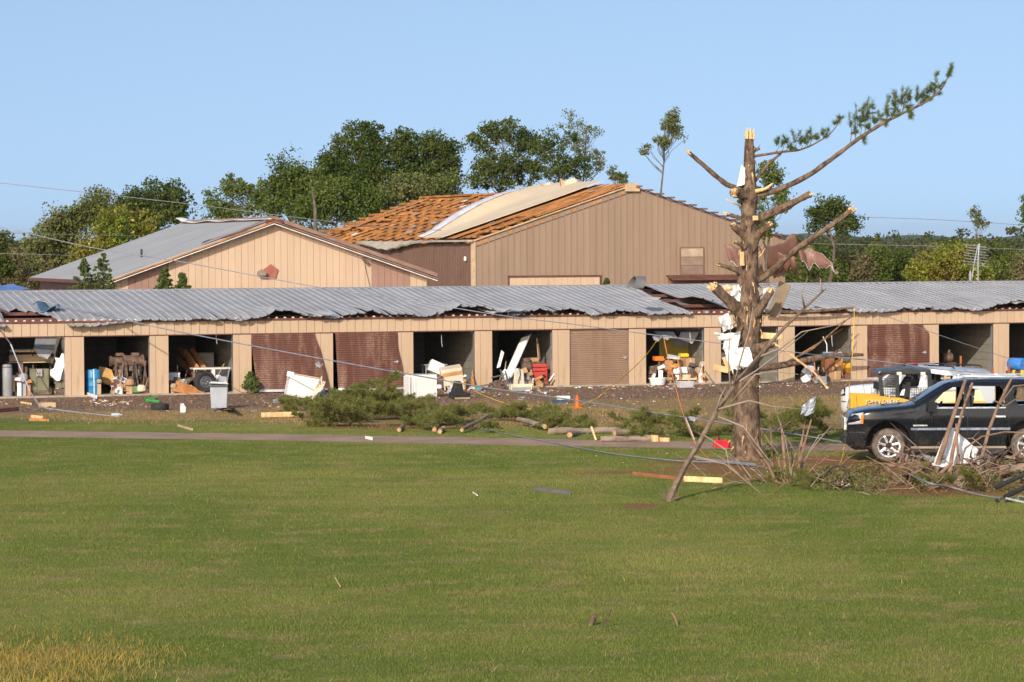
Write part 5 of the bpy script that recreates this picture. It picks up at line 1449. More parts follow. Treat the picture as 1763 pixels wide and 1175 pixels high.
g = MB(); p = sk(1531, 690, -.14); g.bar(p + Vector((0, 0, -.12)), p + Vector((0, 0, .12)), .045, .03); g.build('reflector_post', mat('orange_white_reflector', (.8, .4, .25), .5), SK, world=True, bevel=.008)
# ------------------------------------------------------------------ things in and before the storage bays
WHT = mat('white_enamel', (.78, .75, .70), .35, var=.04, scale=2, dirt=(.5, .36, .24), dirtamt=.25, dscale=1.5, spec=.5)
RUSTY = mat('rust_stained_white', (.66, .54, .40), .5, var=.1, scale=2, dirt=(.36, .17, .07), dirtamt=.8, dscale=1.3)
GRN = mat('old_machine_green', (.19, .18, .11), .6, var=.15, scale=3, dirt=(.17, .08, .04), dirtamt=.6, dscale=2)
GREY = mat('grey_painted_metal', (.30, .30, .31), .5, var=.1); DGREY = mat('dark_grey_metal', (.075, .075, .08), .5, var=.2)
CARD = mat('cardboard', (.44, .26, .13), .85, var=.08, scale=2, dirt=(.3, .17, .08), dirtamt=.4)
PLY = mat('plywood', (.42, .18, .06), .7, var=.18, scale=3, stretch=(3, 1, .5)); TPLY = mat('tan_plywood', (.62, .44, .26), .8, var=.1, scale=2)
IRON = mat('rusty_iron', (.115, .075, .055), .75, var=.35, scale=5, col2=(.22, .14, .10), bump=.4)
BLUE = mat('blue_plastic', (.04, .22, .42), .45, var=.1); RED = mat('red_enamel', (.55, .06, .045), .4, var=.08, spec=.5)
YELP = mat('yellow_plastic', (.75, .50, .03), .5, var=.1); ORG = mat('orange_plastic', (.85, .19, .02), .5, var=.08); GRP = mat('green_plastic', (.06, .28, .06), .45)
BLKR = mat('black_rubber', (.03, .028, .027), .75, var=.3); FOAM = mat('white_foam', (.80, .78, .74), .9, var=.05); CLOTH = mat('pale_cloth', (.68, .66, .7), .9, var=.1)
WOOD = mat('weathered_lumber', (.42, .30, .19), .85, var=.2, scale=3, rnd=.15, stretch=(1, .3, 1)); DWOOD = mat('dark_stained_wood', (.16, .07, .04), .6, var=.2, scale=3)
SLZ = .06
def IT(name, label, cat, px, py, z=0.0, rz=0.0, group=None):
    """thing standing on the ground (or slab) where the ray meets it; local x along the wall, y into the bay"""
    return thing(name, label, cat, G(px, py, z), TH + rz, group)
def INB(name, label, cat, px, d, z=SLZ, rz=0.0, py=640, group=None):
    t = tz(px, py, d)[0]
    return thing(name, label, cat, W2(t, d, z), TH + rz, group)
def simple(R, nm, mt, *boxes, bevel=.012, smooth=False):
    g = MB()
    for b in boxes: g.ab(*b)
    return g.build(nm, mt, R, bevel=bevel)
# --- first open bay (left edge of the picture)
R = INB('steel_tank', 'upright grey steel tank at the left post of the green machine bay', 'tank', 12, .35); g = MB(); g.lathe([(.02, 0), (.17, 0), (.185, .03), (.185, 1.04), (.15, 1.10), (.02, 1.12)], 24); g.build('shell', GREY, R, smooth=40); g = MB(); g.lathe([(.19, 1.0), (.195, 1.0), (.195, 1.03), (.19, 1.03)], 24); g.build('top_band', DGREY, R)
R = INB('metal_cabinet_machine', 'old green metal cutting machine with rusty cabinet', 'machine', 68, .5)
simple(R, 'cabinet', GRN, ((-.32, 0, .12), (.34, .55, .92))); simple(R, 'cabinet_door', GRN, ((-.30, -.025, .16), (-.10, -.003, .88))); simple(R, 'cabinet_door', GRN, ((-.06, -.025, .16), (.32, -.003, .88)))
simple(R, 'switch_box', GREY, ((-.12, -.12, .66), (.08, -.026, .92))); simple(R, 'switch_button', RED, ((-.04, -.14, .76), (.0, -.121, .82)), bevel=.005)
simple(R, 'skid_rail', IRON, ((-.9, -.05, .02), (.42, .05, .12))); simple(R, 'skid_rail', IRON, ((-.9, .5, .02), (.42, .6, .12)))
g = MB(); g.lathe([(.05, -.06), (.24, -.06), (.26, -.03), (.26, .03), (.24, .06), (.05, .06)], 26, (-.58, .1, .46), 'y'); g.build('flywheel', mat('red_brown_wheel', (.26, .10, .07), .6), R, smooth=40)
simple(R, 'motor_block', IRON, ((-.85, .05, .55), (-.42, .5, .80)), ((-.70, .1, .80), (-.55, .3, 1.12)), ((-.48, .1, .8), (-.40, .25, 1.0))); simple(R, 'guard_plate', TPLY, ((-.95, .0, .14), (-.85, .4, .72)))
R = INB('storage_rack', 'rack of tan boards with a yellow board behind the green machine', 'rack', 52, 1.7)
for x in (-.72, .1, .72): simple(R, 'upright', IRON, ((x - .03, -.03, 0), (x + .03, .03, 1.62)))
simple(R, 'shelf_board', TPLY, ((-.80, -.2, 1.10), (.75, .5, 1.14))); simple(R, 'shelf_board', TPLY, ((-.74, -.2, 1.48), (.0, .5, 1.56)), bevel=.008); simple(R, 'shelf_board', YELP, ((.02, -.2, 1.48), (.42, .5, 1.56)))
g = MB(); g.box((0, -.05, 1.27), (1.5, .03, .26), rotm(-.5, 0, 0)); g.build('leaning_board', TPLY, R)
def panel(name, label, cat, px, d, corners, mt, th=.03, rg=0, z=0.0):
    """flat sheet whose four corners are pixels on planes d0..d1"""
    P = [onwall(a, b, dd) for a, b, dd in corners]
    n = (P[1] - P[0]).cross(P[3] - P[0]).normalized() * th
    g = MB(); k = len(P)
    g.add(P + [p + n for p in P], [tuple(range(k)), tuple(reversed(range(k, 2 * k)))] + [(i, k + i, k + (i + 1) % k, (i + 1) % k) for i in range(k)])
    o = g.build(name, mt, None); return tag(o, label, cat)
panel('fallen_sheet', 'dark grey ceiling sheet hanging down over the rack', 'sheet', 0, 0, [(62, 577, 2.2), (100, 577, 2.2), (92, 604, 1.2), (58, 602, 1.2)], GREY)
panel('fallen_sheet', 'bent lower grey flap of the hanging ceiling sheet', 'sheet', 0, 0, [(58, 601, 1.2), (92, 604, 1.2), (82, 618, .95), (66, 612, .95)], mat('light_grey_sheet', (.42, .41, .42), .6))
panel('foam_board', 'jagged white foam panel leaning on the post beside the green machine', 'foam board', 0, 0, [(98, 656, .25), (87, 646, .3), (87, 637, .35), (93, 634, .4), (97, 622, .5), (95, 616, .5), (103, 617, .45), (107, 608, .4), (112, 612, .3), (112, 624, .25), (103, 656, .2)], FOAM, .05)
R = INB('metal_crate', 'small green open sided metal crate at the foot of the post', 'crate', 105, .35); simple(R, 'crate_base', IRON, ((-.2, 0, 0), (.16, .4, .22))); 
for x in (-.2, -.03, .13): simple(R, 'crate_post', GRN, ((x, 0, .22), (x + .035, .04, .48)))
simple(R, 'crate_panel', GRN, ((-.165, .02, .25), (-.03, .035, .46))); simple(R, 'crate_panel', GRN, ((.005, .02, .25), (.13, .035, .46))); simple(R, 'crate_rim', IRON, ((-.21, -.01, .48), (.17, .4, .51)))
# conduit fallen across the first bay
pts = [at(-6, 560, 106.2), onwall(18, 592, -.9), onwall(36, 637, -1.6), onwall(52, 675, -2.2), G(68, 699, .05), G(82, 704, .03), G(140, 711, .03), G(205, 718, .03)]
g = MB(); g.tube(pts, .024, 7); tag(g.build('bent_conduit', STEEL), 'bent galvanised conduit fallen across the open left bay onto the gravel', 'pipe')
# --- machinery bay
R = INB('plastic_drum', 'blue plastic drum inside the machinery bay', 'barrel', 160, .45); g = MB(); g.lathe([(.02, 0), (.25, 0), (.27, .04), (.27, .28), (.285, .30), (.27, .32), (.27, .56), (.285, .58), (.27, .60), (.27, .82), (.24, .87), (.02, .88)], 28); g.build('drum_body', BLUE, R, smooth=40); g = MB(); g.cyl((.1, .05, .88), .035, .02, 12); g.build('bung', BLUE, R)
p = G(162.5, 692); g = MB(); g.tube([p, p + Vector((0, 0, .55)), p + Vector((-.02, .05, 1.1))], .022, 8); R = thing('sign_post_pipe', 'thin white steel pipe standing before the blue drum', 'pipe', p); WM[R] = Matrix.Translation(p); g.build('pipe', mat('white_pipe', (.6, .6, .6), .5), R, world=True); g = MB(); g.lathe([(.02, 0), (.06, 0), (.06, .08), (.03, .14), (.02, .14)], 10, p); g.build('pipe_foot', GREY, R, world=True)
panel('plywood_scrap', 'torn tan plywood scrap leaning between the blue drum and the machines', 'wood', 0, 0, [(170, 631, 1.5), (182, 633, 1.4), (192, 637, 1.3), (200, 659, 1.0), (190, 663, 1.0), (179, 660, 1.0), (172, 645, 1.2)], mat('orange_tan_board', (.58, .34, .12), .8))
def press(px, d, label, s, seed):
    R = INB('machine_press', label, 'machine', px, d); rg = random.Random(seed)
    simple(R, 'base', IRON, ((-.28 * s, 0, 0), (.28 * s, .5, .12)))
    simple(R, 'column', IRON, ((-.10 * s, .1, .12), (.10 * s, .4, 1.0)))
    g = MB(); g.cyl((-.34 * s, .2, 1.12), .19 * s, .58 * s, 20, 'x'); g.cyl((-.38 * s, .2, 1.12), .22 * s, .06, 20, 'x'); g.cyl((.22 * s, .2, 1.12), .22 * s, .06, 20, 'x'); g.build('motor', IRON, R, smooth=40)
    simple(R, 'head_block', IRON, ((-.22 * s, -.05, .78), (.20 * s, .40, .95)), ((-.12, .05, 1.30), (.14, .3, 1.42)))
    simple(R, 'work_table', IRON, ((-.26 * s, -.12, .50), (.26 * s, .35, .56))); simple(R, 'guard', mat('grey_brown_guard', (.22, .17, .13), .7), ((-.14, -.14, .60), (.10, -.10, .84)))
    for i in range(7):
        x = rg.uniform(-.32, .32) * s
        g = MB(); g.tube([(x, -.16, 1.05 + rg.uniform(-.1, .1)), (x + rg.uniform(-.08, .08), -.22, .6), (x + rg.uniform(-.12, .12), -.2, .14)], rg.uniform(.018, .035), 6); g.build('hanging_hose', BLKR if rg.random() < .4 else IRON, R)
    return R
press(207, .9, 'rusty brown press machine hung with hoses beside the plywood scrap', .85, 1)
press(234, .75, 'rusty brown press machine with round motor near the right post', 1.1, 2)
R = INB('coolant_pump', 'small green pump on the slab under the right press', 'pump', 236, .22); simple(R, 'pump_body', GRP if False else mat('pale_green_pump', (.14, .24, .10), .6), ((-.22, 0, .04), (.24, .25, .26))); g = MB(); g.cyl((-.1, .1, .2), .09, .2, 14); g.cyl((-.28, .12, .13), .08, .1, 12, 'x'); g.build('pump_head', IRON, R)
R = INB('wooden_pallet', 'small wooden pallet under the left press machine', 'pallet', 210, .2)
for i in range(4): simple(R, 'slat', WOOD, ((-.32, i * .14, .10), (.34, i * .14 + .1, .125)), bevel=.004)
for x in (-.32, -.02, .28): simple(R, 'bearer', WOOD, ((x, 0, .0), (x + .06, .5, .10)), bevel=.004)
tag(slab('white painted board lying on the sill of the machinery bay', G(148, 678, .08), G(166, 684, .08), .12, .05, WHITEM, 'painted_board', 'board'), None)
# --- tyre and lumber bay
for i, (a, b_, lab) in enumerate((((348, 645, 1.3), (318, 603, 2.8), 'long dark orange plank leaning highest in the lumber bay'), ((344, 652, 1.2), (300, 612, 2.6), 'plank with a pale knot leaning leftmost in the lumber bay'), ((356, 640, 1.6), (330, 601, 3.0), 'plank leaning rightmost behind the grey board'), ((336, 650, 1.5), (308, 622, 2.4), 'short plank end showing orange grain above the loose tyre'), ((340, 643, 1.8), (310, 600, 3.4), 'dark plank leaning deepest in the lumber bay'))):
    slab(lab, onwall(*a), onwall(*b_), .16, .05, PLY if i % 2 == 0 else DWOOD, 'leaning_plank', 'plank')
R = INB('cabinet_panel', 'pale grey cabinet standing at the back of the lumber bay', 'cabinet', 354, 3.2); simple(R, 'carcass', mat('pale_grey_board', (.40, .38, .34), .7), ((-.32, 0, 0), (.32, .5, 1.30))); simple(R, 'door', mat('pale_grey_board', (.4, .38, .34), .7), ((-.31, -.03, .04), (.31, -.004, 1.27)))
R = INB('work_table', 'white topped table behind the upright wheel', 'table', 366, .9); simple(R, 'top', WHT, ((-.70, 0, .78), (.66, .6, .84))); simple(R, 'side_panel', WHT, ((-.02, .02, 0), (.10, .5, .78))); simple(R, 'dark_front', DGREY, ((.11, .02, .1), (.55, .05, .77))); g = MB(); g.bar((.62, .05, .78), (.45, .02, 0), .04); g.build('leg', GREY, R); g = MB(); g.bar((-.66, .05, .78), (-.64, .04, 0), .04); g.build('leg', GREY, R)
def tyre(name, label, R, c, r, w, axis='y', mt=None, disc=True):
    g = MB(); h = w / 2
    g.lathe([(r * .58, -h * .9), (r * .72, -h), (r * .93, -h * .92), (r, -h * .6), (r, h * .6), (r * .93, h * .92), (r * .72, h), (r * .58, h * .9)], 36, c, axis, closed=True); t = g.build('tyre', mt or BLKR, R, smooth=40)
    if disc:
        g = MB(); g.lathe([(.001, -h * .3), (r * .2, -h * .35), (r * .28, -h * .6), (r * .5, -h * .5), (r * .58, -h * .75), (r * .585, h * .6), (.001, h * .6)], 30, c, axis); k = g.build('rim', DGREY, R, smooth=35)
        for q in range(5):
            a = q * 1.2566; g = MB(); g.cyl(Vector(c) + (Vector((math.cos(a) * r * .24, -h * .66, math.sin(a) * r * .24))), .018, .02, 8, 'y'); g.build('lug_nut', CHR, k)
R = INB('spare_wheel', 'dark wheel with tyre standing upright in the lumber bay', 'wheel', 352, .15); tyre('', '', R, (0, 0, .39), .385, .24)
R = INB('loose_tyre', 'loose worn tyre leaning behind the upright wheel', 'tyre', 331, .5); tyre('', '', R, (0, 0, .26), .27, .18, disc=False, mt=RUB)
panel('plywood_board', 'orange brown plywood board tipped on the sill of the lumber bay', 'board', 0, 0, [(296, 673, -.05), (304, 655, .25), (353, 673, .10), (350, 681, -.15), (335, 681, -.15)], PLY, .04)
R = INB('helmet_bucket', 'shiny dented metal bucket beside the loose tyre', 'bucket', 315, .55); g = MB(); g.lathe([(.11, 0), (.15, .30), (.155, .30), (.115, 0)], 18, (0, 0, .16)); g.lathe([(.001, .16), (.11, .16), (.11, .165), (.001, .165)], 18); g.build('pail', STEEL, R, smooth=40); simple(R, 'block', IRON, ((-.14, -.1, 0), (.14, .15, .16)))
R = INB('plastic_tub', 'pale grey plastic tub on a crate at the left post of the lumber bay', 'tub', 297, .8); simple(R, 'crate', DWOOD, ((-.2, -.1, 0), (.25, .35, .42))); g = MB(); g.box((.02, .1, .56), (.42, .42, .28), taper=1.12); g.build('tub', CLOTH, R, bevel=.03)
# trash can before the lumber bay
R = IT('trash_can', 'grey wheeled trash can with tilted lid standing on the gravel', 'trash can', 377, 705, rz=rad(-14))
g = MB(); g.box((0, .28, .40), (.50, .48, .76), taper=1.14); g.build('bin_body', mat('grey_bin_plastic', (.36, .37, .40), .55, var=.08), R, bevel=.03)
g = MB(); g.box((0, .26, .81), (.62, .60, .035), rotm(-.08, .06, 0)); g.box((0, .26, .835), (.52, .50, .05), rotm(-.08, .06, 0)); g.build('lid', mat('pale_lid', (.50, .50, .52), .5), R, bevel=.02)
g = MB(); g.box((0, -.0, .745), (.58, .05, .06)); g.build('rim_band', DGREY, R, bevel=.01)
for x in (-.22, .22): g = MB(); g.cyl((x - .03, .52, .09), .09, .06, 16, 'x'); g.build('wheel', BLKR, R)
crumple('plastic_bag', 'dark rubbish bag slumped at the foot of the trash can', [(368, 706, 0), (402, 698, 0), (404, 708, 0), (370, 711, 0)], 31, .25, cat='bag', mt=mat('navy_bag', (.02, .025, .045), .35), base=lambda a, b, c: G(a, b - 4, .02) if b > 705 else G(a, b + 6, .28))
R = IT('plastic_jug', 'white plastic jug standing in the dry weeds before the lumber bay', 'jug', 315, 711); g = MB(); g.box((0, 0, .10), (.17, .12, .20)); g.box((0, 0, .235), (.13, .10, .07), taper=.5); g.build('jug_body', WHT, R, bevel=.025); g = MB(); g.tube([(-.06, 0, .20), (-.075, 0, .27), (-.02, 0, .285)], .016, 8); g.build('handle', WHT, R); g = MB(); g.cyl((.01, 0, .265), .025, .03, 12); g.build('cap', WHT, R)
R = IT('loose_tyre', 'black tyre lying flat on the gravel', 'tyre', 279, 707); tyre('', '', R, (0, .3, .10), .29, .22, 'z', disc=False)
R = IT('toy_wagon', 'broken green plastic toy upside down on the gravel', 'toy', 262, 694); g = MB(); g.box((0, .1, .08), (.48, .3, .10), rotm(.1, .12, 0)); g.build('tray', GRP, R, bevel=.03); g = MB(); g.bar((-.22, .1, .13), (.2, .2, .2), .03); g.build('frame_bar', GRP, R); 
for x in (-.2, .15): g = MB(); g.cyl((x, .0, .1), .06, .04, 12, 'y'); g.build('wheel', BLKR, R)
R = IT('wooden_box', 'long open wooden box on the gravel below the left post', 'box', 85, 702, rz=rad(8)); simple(R, 'side', TPLY, ((-.26, 0, 0), (.22, .02, .16)), bevel=.004); simple(R, 'end', DWOOD, ((.221, 0, 0), (.25, .3, .18)), bevel=.004); simple(R, 'bottom', WOOD, ((-.26, .021, 0), (.22, .3, .02)), bevel=.004); simple(R, 'side', WOOD, ((-.26, .301, 0), (.25, .32, .16)), bevel=.004)
slab('grey brown board lying flat on the gravel at the left', G(-10, 710, .03), G(32, 706, .03), .20, .04, DWOOD, 'loose_board', 'board')
slab('short orange board in the weeds near the lawn edge', G(54, 718, .04), G(73, 720, .04), .12, .06, RAW, 'loose_board', 'board')
slab('thin orange lath beside the short board in the weeds', G(50, 723, .03), G(85, 724, .03), .08, .04, PLY, 'loose_board', 'board')
slab('narrow brown lath on the gravel by the conduit', G(36, 693, .03), G(54, 696, .03), .07, .03, RAW, 'loose_board', 'board')
R = IT('plastic_bottle', 'clear plastic bottle lying in the weeds', 'bottle', 201, 718, rz=.2); g = MB(); g.lathe([(.02, -.17), (.055, -.16), (.06, .06), (.02, .12), (.02, .15)], 14, (0, 0, .06), 'x'); g.build('bottle_body', mat('milky_plastic', (.6, .63, .66), .3), R, smooth=40); g = MB(); g.lathe([(.022, .15), (.022, .17), (.001, .17)], 10, (0, 0, .06), 'x'); g.build('cap', WHT, R)
slab('bare stick lying on the grass strip above the path', G(307, 733, .03), G(331, 740, .03), .07, .05, WOOD, 'stick', 'stick')
# --- before the brown doors
def appliance(name, label, px, py, w, d, h, rz, tilt, mt, cat='appliance', extra=None, z=0.0, lift=0.0):
    R = IT(name, label, cat, px, py, z, rz)
    Mx = rotm(*tilt)
    def bx(a, b, m_, nm, bev=.015):
        g = MB(); a, b = Vector(a), Vector(b); c = (a + b) / 2; g.box(Mx @ c + Vector((0, 0, lift)), (b - a), Mx); return g.build(nm, m_, R, bevel=bev)
    bx((-w / 2, 0, 0), (w / 2, d, h), mt, 'cabinet', .02)
    bx((-w / 2 + .01, -.03, .04), (w / 2 - .01, -.003, h - .03), mt, 'door', .012)
    if extra: extra(bx, R, Mx)
    return R
def chest_x(bx, R, Mx):
    bx((-.62, -.02, .62), (-.40, .12, .80), FOAM, 'broken_corner'); bx((-.52, .02, .735), (.50, .5, .765), TPLY, 'raw_edge', .005)
appliance('chest_freezer', 'white overturned freezer tipped before the bulged brown door', 519, 690, 1.02, .55, .72, rad(-4), (0, rad(11), 0), WHT, extra=chest_x, lift=.10)
slab('grey blue metal strip lying under the overturned freezer', G(471, 692, .04), G(515, 689, .06), .18, .04, GREY, 'metal_strip', 'metal strip')
crumple('crumpled_frame', 'crumpled cream metal frame between the two brown doors', [(530, 700, .1), (552, 664, .9), (562, 674, .7), (542, 703, .05)], 41, .35, cat='scrap metal', mt=mat('cream_scrap', (.66, .60, .46), .5), base=lambda a, b, c: G(a, 696, 0) + Vector((0, 0, c)))
crumple('dark_sheet', 'dark crumpled sheet behind the cream metal frame', [(540, 690, .05), (566, 690, .05), (564, 690, .42), (546, 690, .38)], 42, .25, cat='scrap metal', mt=DGREY, base=lambda a, b, c: G(a, 693, 0) + Vector((0, .2, c)))
slab('cream plank end lying flat at the edge of the bough pile', G(568, 694, .06), G(592, 692, .06), .26, .09, mat('cream_scrap', (.66, .6, .46), .5), 'cream_board', 'board')
slab('long pale orange plank lying before the bough pile', G(450, 715, .10), G(527, 713, .10), .16, .16, RAW, 'loose_plank', 'plank')
g = MB(); g.tube([G(524, 714, .11), G(555, 715, .12), G(592, 714, .12)], [.12, .13, .11], 10, wob=.08, seed=3); tag(g.build('log', PB, None, smooth=40), 'dark log end beside the long orange plank', 'log')
# --- fridge bay
def fr_x(bx, R, Mx):
    for i in range(3): bx((-.58 + .10 * i, -.05, .05), (-.53 + .10 * i, .5, .74 - .02 * i), WHT, 'shelf_rail', .01)
    bx((-.44, .0, .775), (.46, .62, .80), mat('grey_top', (.45, .45, .47), .4), 'top_panel', .006)
appliance('washing_machine', 'big white washing machine with side rails loose before the freezer heap', 731, 685, .92, .64, .78, rad(4), (0, 0, 0), WHT, extra=fr_x)
appliance('white_carton', 'white box tipped on its corner behind the washing machine', 748, 671, .52, .4, .42, rad(-10), (rad(-8), rad(24), 0), WHT, 'box', lift=.62)
appliance('dented_stove', 'rust stained white stove tipped back in the freezer heap', 781, 672, .78, .55, .62, rad(-12), (rad(12), rad(-9), 0), RUSTY, 'appliance', lift=.16, extra=lambda bx, R, Mx: (bx((-.36, -.06, -.2), (-.30, -.02, .1), RUSTY, 'leg'), bx((.32, -.06, -.2), (.38, -.02, .1), RUSTY, 'leg'), bx((-.36, -.045, .38), (.36, -.031, .52), mat('rust_band', (.5, .25, .1), .7), 'control_strip', .004)))
R = INB('work_table', 'grey folding table at the back of the freezer heap', 'table', 752, .8); simple(R, 'top', GREY, ((-.45, 0, .78), (.42, .5, .82))); 
for x in (-.42, .36): simple(R, 'leg', GREY, ((x, .02, 0), (x + .04, .06, .78)))
for x in (-.42, .36): simple(R, 'leg', GREY, ((x, .42, 0), (x + .04, .46, .78)))
simple(R, 'junk_box', CARD, ((-.2, .05, 0), (.3, .45, .5)))
R = IT('car_seat', 'black vehicle seat tipped face down on the gravel', 'seat', 796, 689, rz=rad(5)); g = MB(); g.box((0, .25, .14), (.62, .50, .22), rotm(.05, 0, 0)); g.build('cushion', BLKR, R, bevel=.06, seg=3); g = MB(); g.box((-.05, .30, .42), (.40, .30, .42), rotm(.25, 0, 0), taper=.6); g.build('backrest', BLKR, R, bevel=.07, seg=3); simple(R, 'seat_rail', WOOD, ((-.28, -.02, .02), (.28, .02, .09)))
crumple('cloth_heap', 'crumpled pale cloth heap beside the black seat', [(768, 678, 0), (786, 677, 0), (790, 668, .22), (772, 668, .16)], 51, .2, cat='cloth', mt=CLOTH, base=lambda a, b, c: G(a, b, 0) + Vector((0, 0, c + .02)))
R = IT('plastic_box', 'small teal plastic box on the gravel before the cluttered bay', 'box', 824, 673); simple(R, 'box_body', mat('teal_plastic', (.12, .34, .36), .5), ((-.09, 0, 0), (.09, .15, .11))); simple(R, 'box_lid', mat('teal_plastic', (.12, .34, .36), .5), ((-.1, -.01, .112), (.1, .16, .13)))
crumple('cloth_heap', 'small white paper heap right of the black seat', [(806, 664, 0), (820, 663, 0), (818, 660, .22), (808, 658, .22)], 52, .12, cat='paper', mt=FOAM, base=lambda a, b, c: G(a, b + 8, 0) + Vector((0, 0, c + .02)))
g = MB(); R = IT('tyre_ring', 'dark bent mudguard lying behind the papers', 'scrap metal', 806, 665); g.grid(lambda u, v: Vector((math.cos(u * 3.1) * .28, .1 + .22 * v, .02 + math.sin(u * 3.1) * .30)), 12, 2, .02); g.build('mudguard', DGREY, R, smooth=True)
# --- red cabinet bay
def colm(u, v):
    a, b_ = onwall(872, 652, -.2), onwall(905, 578, 1.1)
    ax = (b_ - a); p = a + ax * v; s = Vector((TD.x, TD.y, .42)).normalized(); w = .46
    th = (u - .5) * 2.6
    return p + s * (math.sin(th) * w * .5) - ND * (math.cos(th) * .28) + (ND * .0) + Vector((0, 0, .012 * (1 if int(u * 13) % 2 else 0)))
g = MB(); g.grid(colm, 26, 10, .01); tag(g.build('rolled_door_curtain', mat('white_door_curtain', (.74, .72, .70), .4)), 'white ribbed door curtain leaning like a column out of the red cabinet bay', 'door curtain')
panel('ribbed_strip', 'narrow white ribbed strip left of the leaning curtain', 'metal strip', 0, 0, [(855, 634, -.1), (863, 603, .3), (868, 607, .3), (861, 632, -.1)], WHT, .02)
R = INB('metal_wreck', 'tangled dark steel frame before the leaning curtain', 'scrap metal', 856, -.9, z=0)
rgx = random.Random(5)
for (a, b_) in (((.12, 0, .72), (.34, -.1, .02)), ((.34, .1, .66), (.48, .0, .05)), ((-.35, 0, .1), (.3, .1, .42)), ((-.6, -.1, .06), (.3, -.1, .12)), ((-.2, .1, .42), (.1, 0, .5)), ((-.3, 0, .22), (.2, -.1, .3)), ((-.75, .05, .12), (-.2, 0, .2)), ((.05, .1, .1), (.2, 0, .62))):
    g = MB(); g.bar(a, b_, .07, .05); g.build('frame_bar', IRON if rgx.random() < .6 else DGREY, R, bevel=.008)
g = MB(); g.lathe([(.03, -.06), (.13, -.06), (.15, 0), (.13, .06), (.03, .06)], 18, (-.05, -.1, .2), 'y'); g.build('pulley', IRON, R)
R = INB('beige_machine', 'beige upright sander standing before the red cabinet', 'machine', 893, -.25, z=0.0); g = MB(); g.box((0, .1, .34), (.44, .35, .68), taper=.8); g.build('housing', mat('beige_enamel', (.60, .54, .42), .55, dirt=(.4, .3, .2), dirtamt=.4), R, bevel=.03); g = MB(); g.tube([(.0, -.1, .7), (.03, -.1, .5), (-.05, -.13, .3), (-.06, -.12, .02)], .012, 6); g.build('power_cord', BLKR, R); simple(R, 'tag', ORG, ((-.03, -.115, .08), (.04, -.10, .14)), bevel=.003)
g = MB(); g.cyl((-.02, .1, .66), .10, .06, 14); g.build('sanding_disc', STEEL, R)
R = IT('metal_tray', 'shallow cream edged tray lying before the beige machine', 'tray', 898, 674, rz=rad(-6)); simple(R, 'tray_floor', GREY, ((-.36, 0, 0), (.36, .4, .05))); simple(R, 'tray_front', GREY, ((-.34, -.03, .01), (.34, -.002, .14))); simple(R, 'rim', mat('cream_rim', (.72, .62, .42), .5), ((-.38, .0, .14), (.38, .04, .26))); simple(R, 'rim', mat('cream_rim', (.72, .62, .42), .5), ((-.38, -.03, .05), (-.345, .4, .26))); simple(R, 'rim', mat('cream_rim', (.72, .62, .42), .5), ((.345, -.03, .05), (.38, .4, .26)))
R = INB('bench_grinder', 'dark grinder on a grey stand between curtain and red cabinet', 'machine', 905, .5); g = MB(); g.bar((.05, 0, 0), (-.02, .05, .5), .14); g.build('stand', GREY, R); g = MB(); g.cyl((-.22, .1, .72), .22, .42, 18, 'x'); g.box((0, .1, .9), (.34, .3, .22)); g.build('motor', IRON, R, bevel=.03)
R = INB('tool_cabinet', 'red steel tool cabinet standing in the bay', 'cabinet', 927, .55)
simple(R, 'carcass', RED, ((-.34, 0, .12), (.36, .5, .78))); simple(R, 'drawer', RED, ((-.31, -.03, .66), (.33, -.002, .76))); simple(R, 'drawer', RED, ((-.31, -.03, .52), (.33, -.002, .63))); simple(R, 'door', RED, ((-.31, -.03, .16), (.33, -.002, .49))); simple(R, 'slot_handle', BLKR, ((-.24, -.036, .635), (.26, -.031, .655)), bevel=.002); simple(R, 'slot_handle', BLKR, ((-.24, -.036, .495), (.26, -.031, .515)), bevel=.002)
for x in (-.34, .28): simple(R, 'foot', RED, ((x, 0, 0), (x + .08, .45, .118)))
simple(R, 'top_clutter', IRON, ((-.3, .05, .782), (.22, .4, .86))); simple(R, 'small_carton', CARD, ((-.24, .1, .862), (.06, .4, 1.0)))
a, b_ = onwall(930, 618, .9), onwall(924, 582, .95)
slab('thin brown pole standing up behind the red cabinet', Vector((a.x, a.y, .1)), b_, .035, .035, WOOD, 'pole', 'pole'); slab('broom with brown shaft leaning beside the red cabinet', Vector((onwall(934, 640, .8).x, onwall(934, 640, .8).y, .1)), onwall(926, 590, .9), .06, .05, DWOOD, 'broom_shaft', 'broom')
slab('white board leaning at the right post of the red cabinet bay', onwall(942, 661, -.05), onwall(954, 644, .0), .05, .07, WHITEM, 'painted_board', 'board'); slab('second pale board low at the right post of the red cabinet bay', onwall(947, 663, -.1), onwall(954, 653, -.05), .05, .06, WOOD, 'painted_board', 'board')
R = IT('small_motor', 'small silver motor on the slab before the red cabinet', 'motor', 931, 661, .06); g = MB(); g.cyl((-.1, .1, .10), .09, .22, 16, 'x'); g.build('motor_body', STEEL, R, smooth=40); simple(R, 'mount', IRON, ((-.2, 0, 0), (.28, .25, .03)), bevel=.004); g = MB(); g.cyl((.12, .1, .10), .02, .1, 8, 'x'); g.build('shaft', IRON, R)
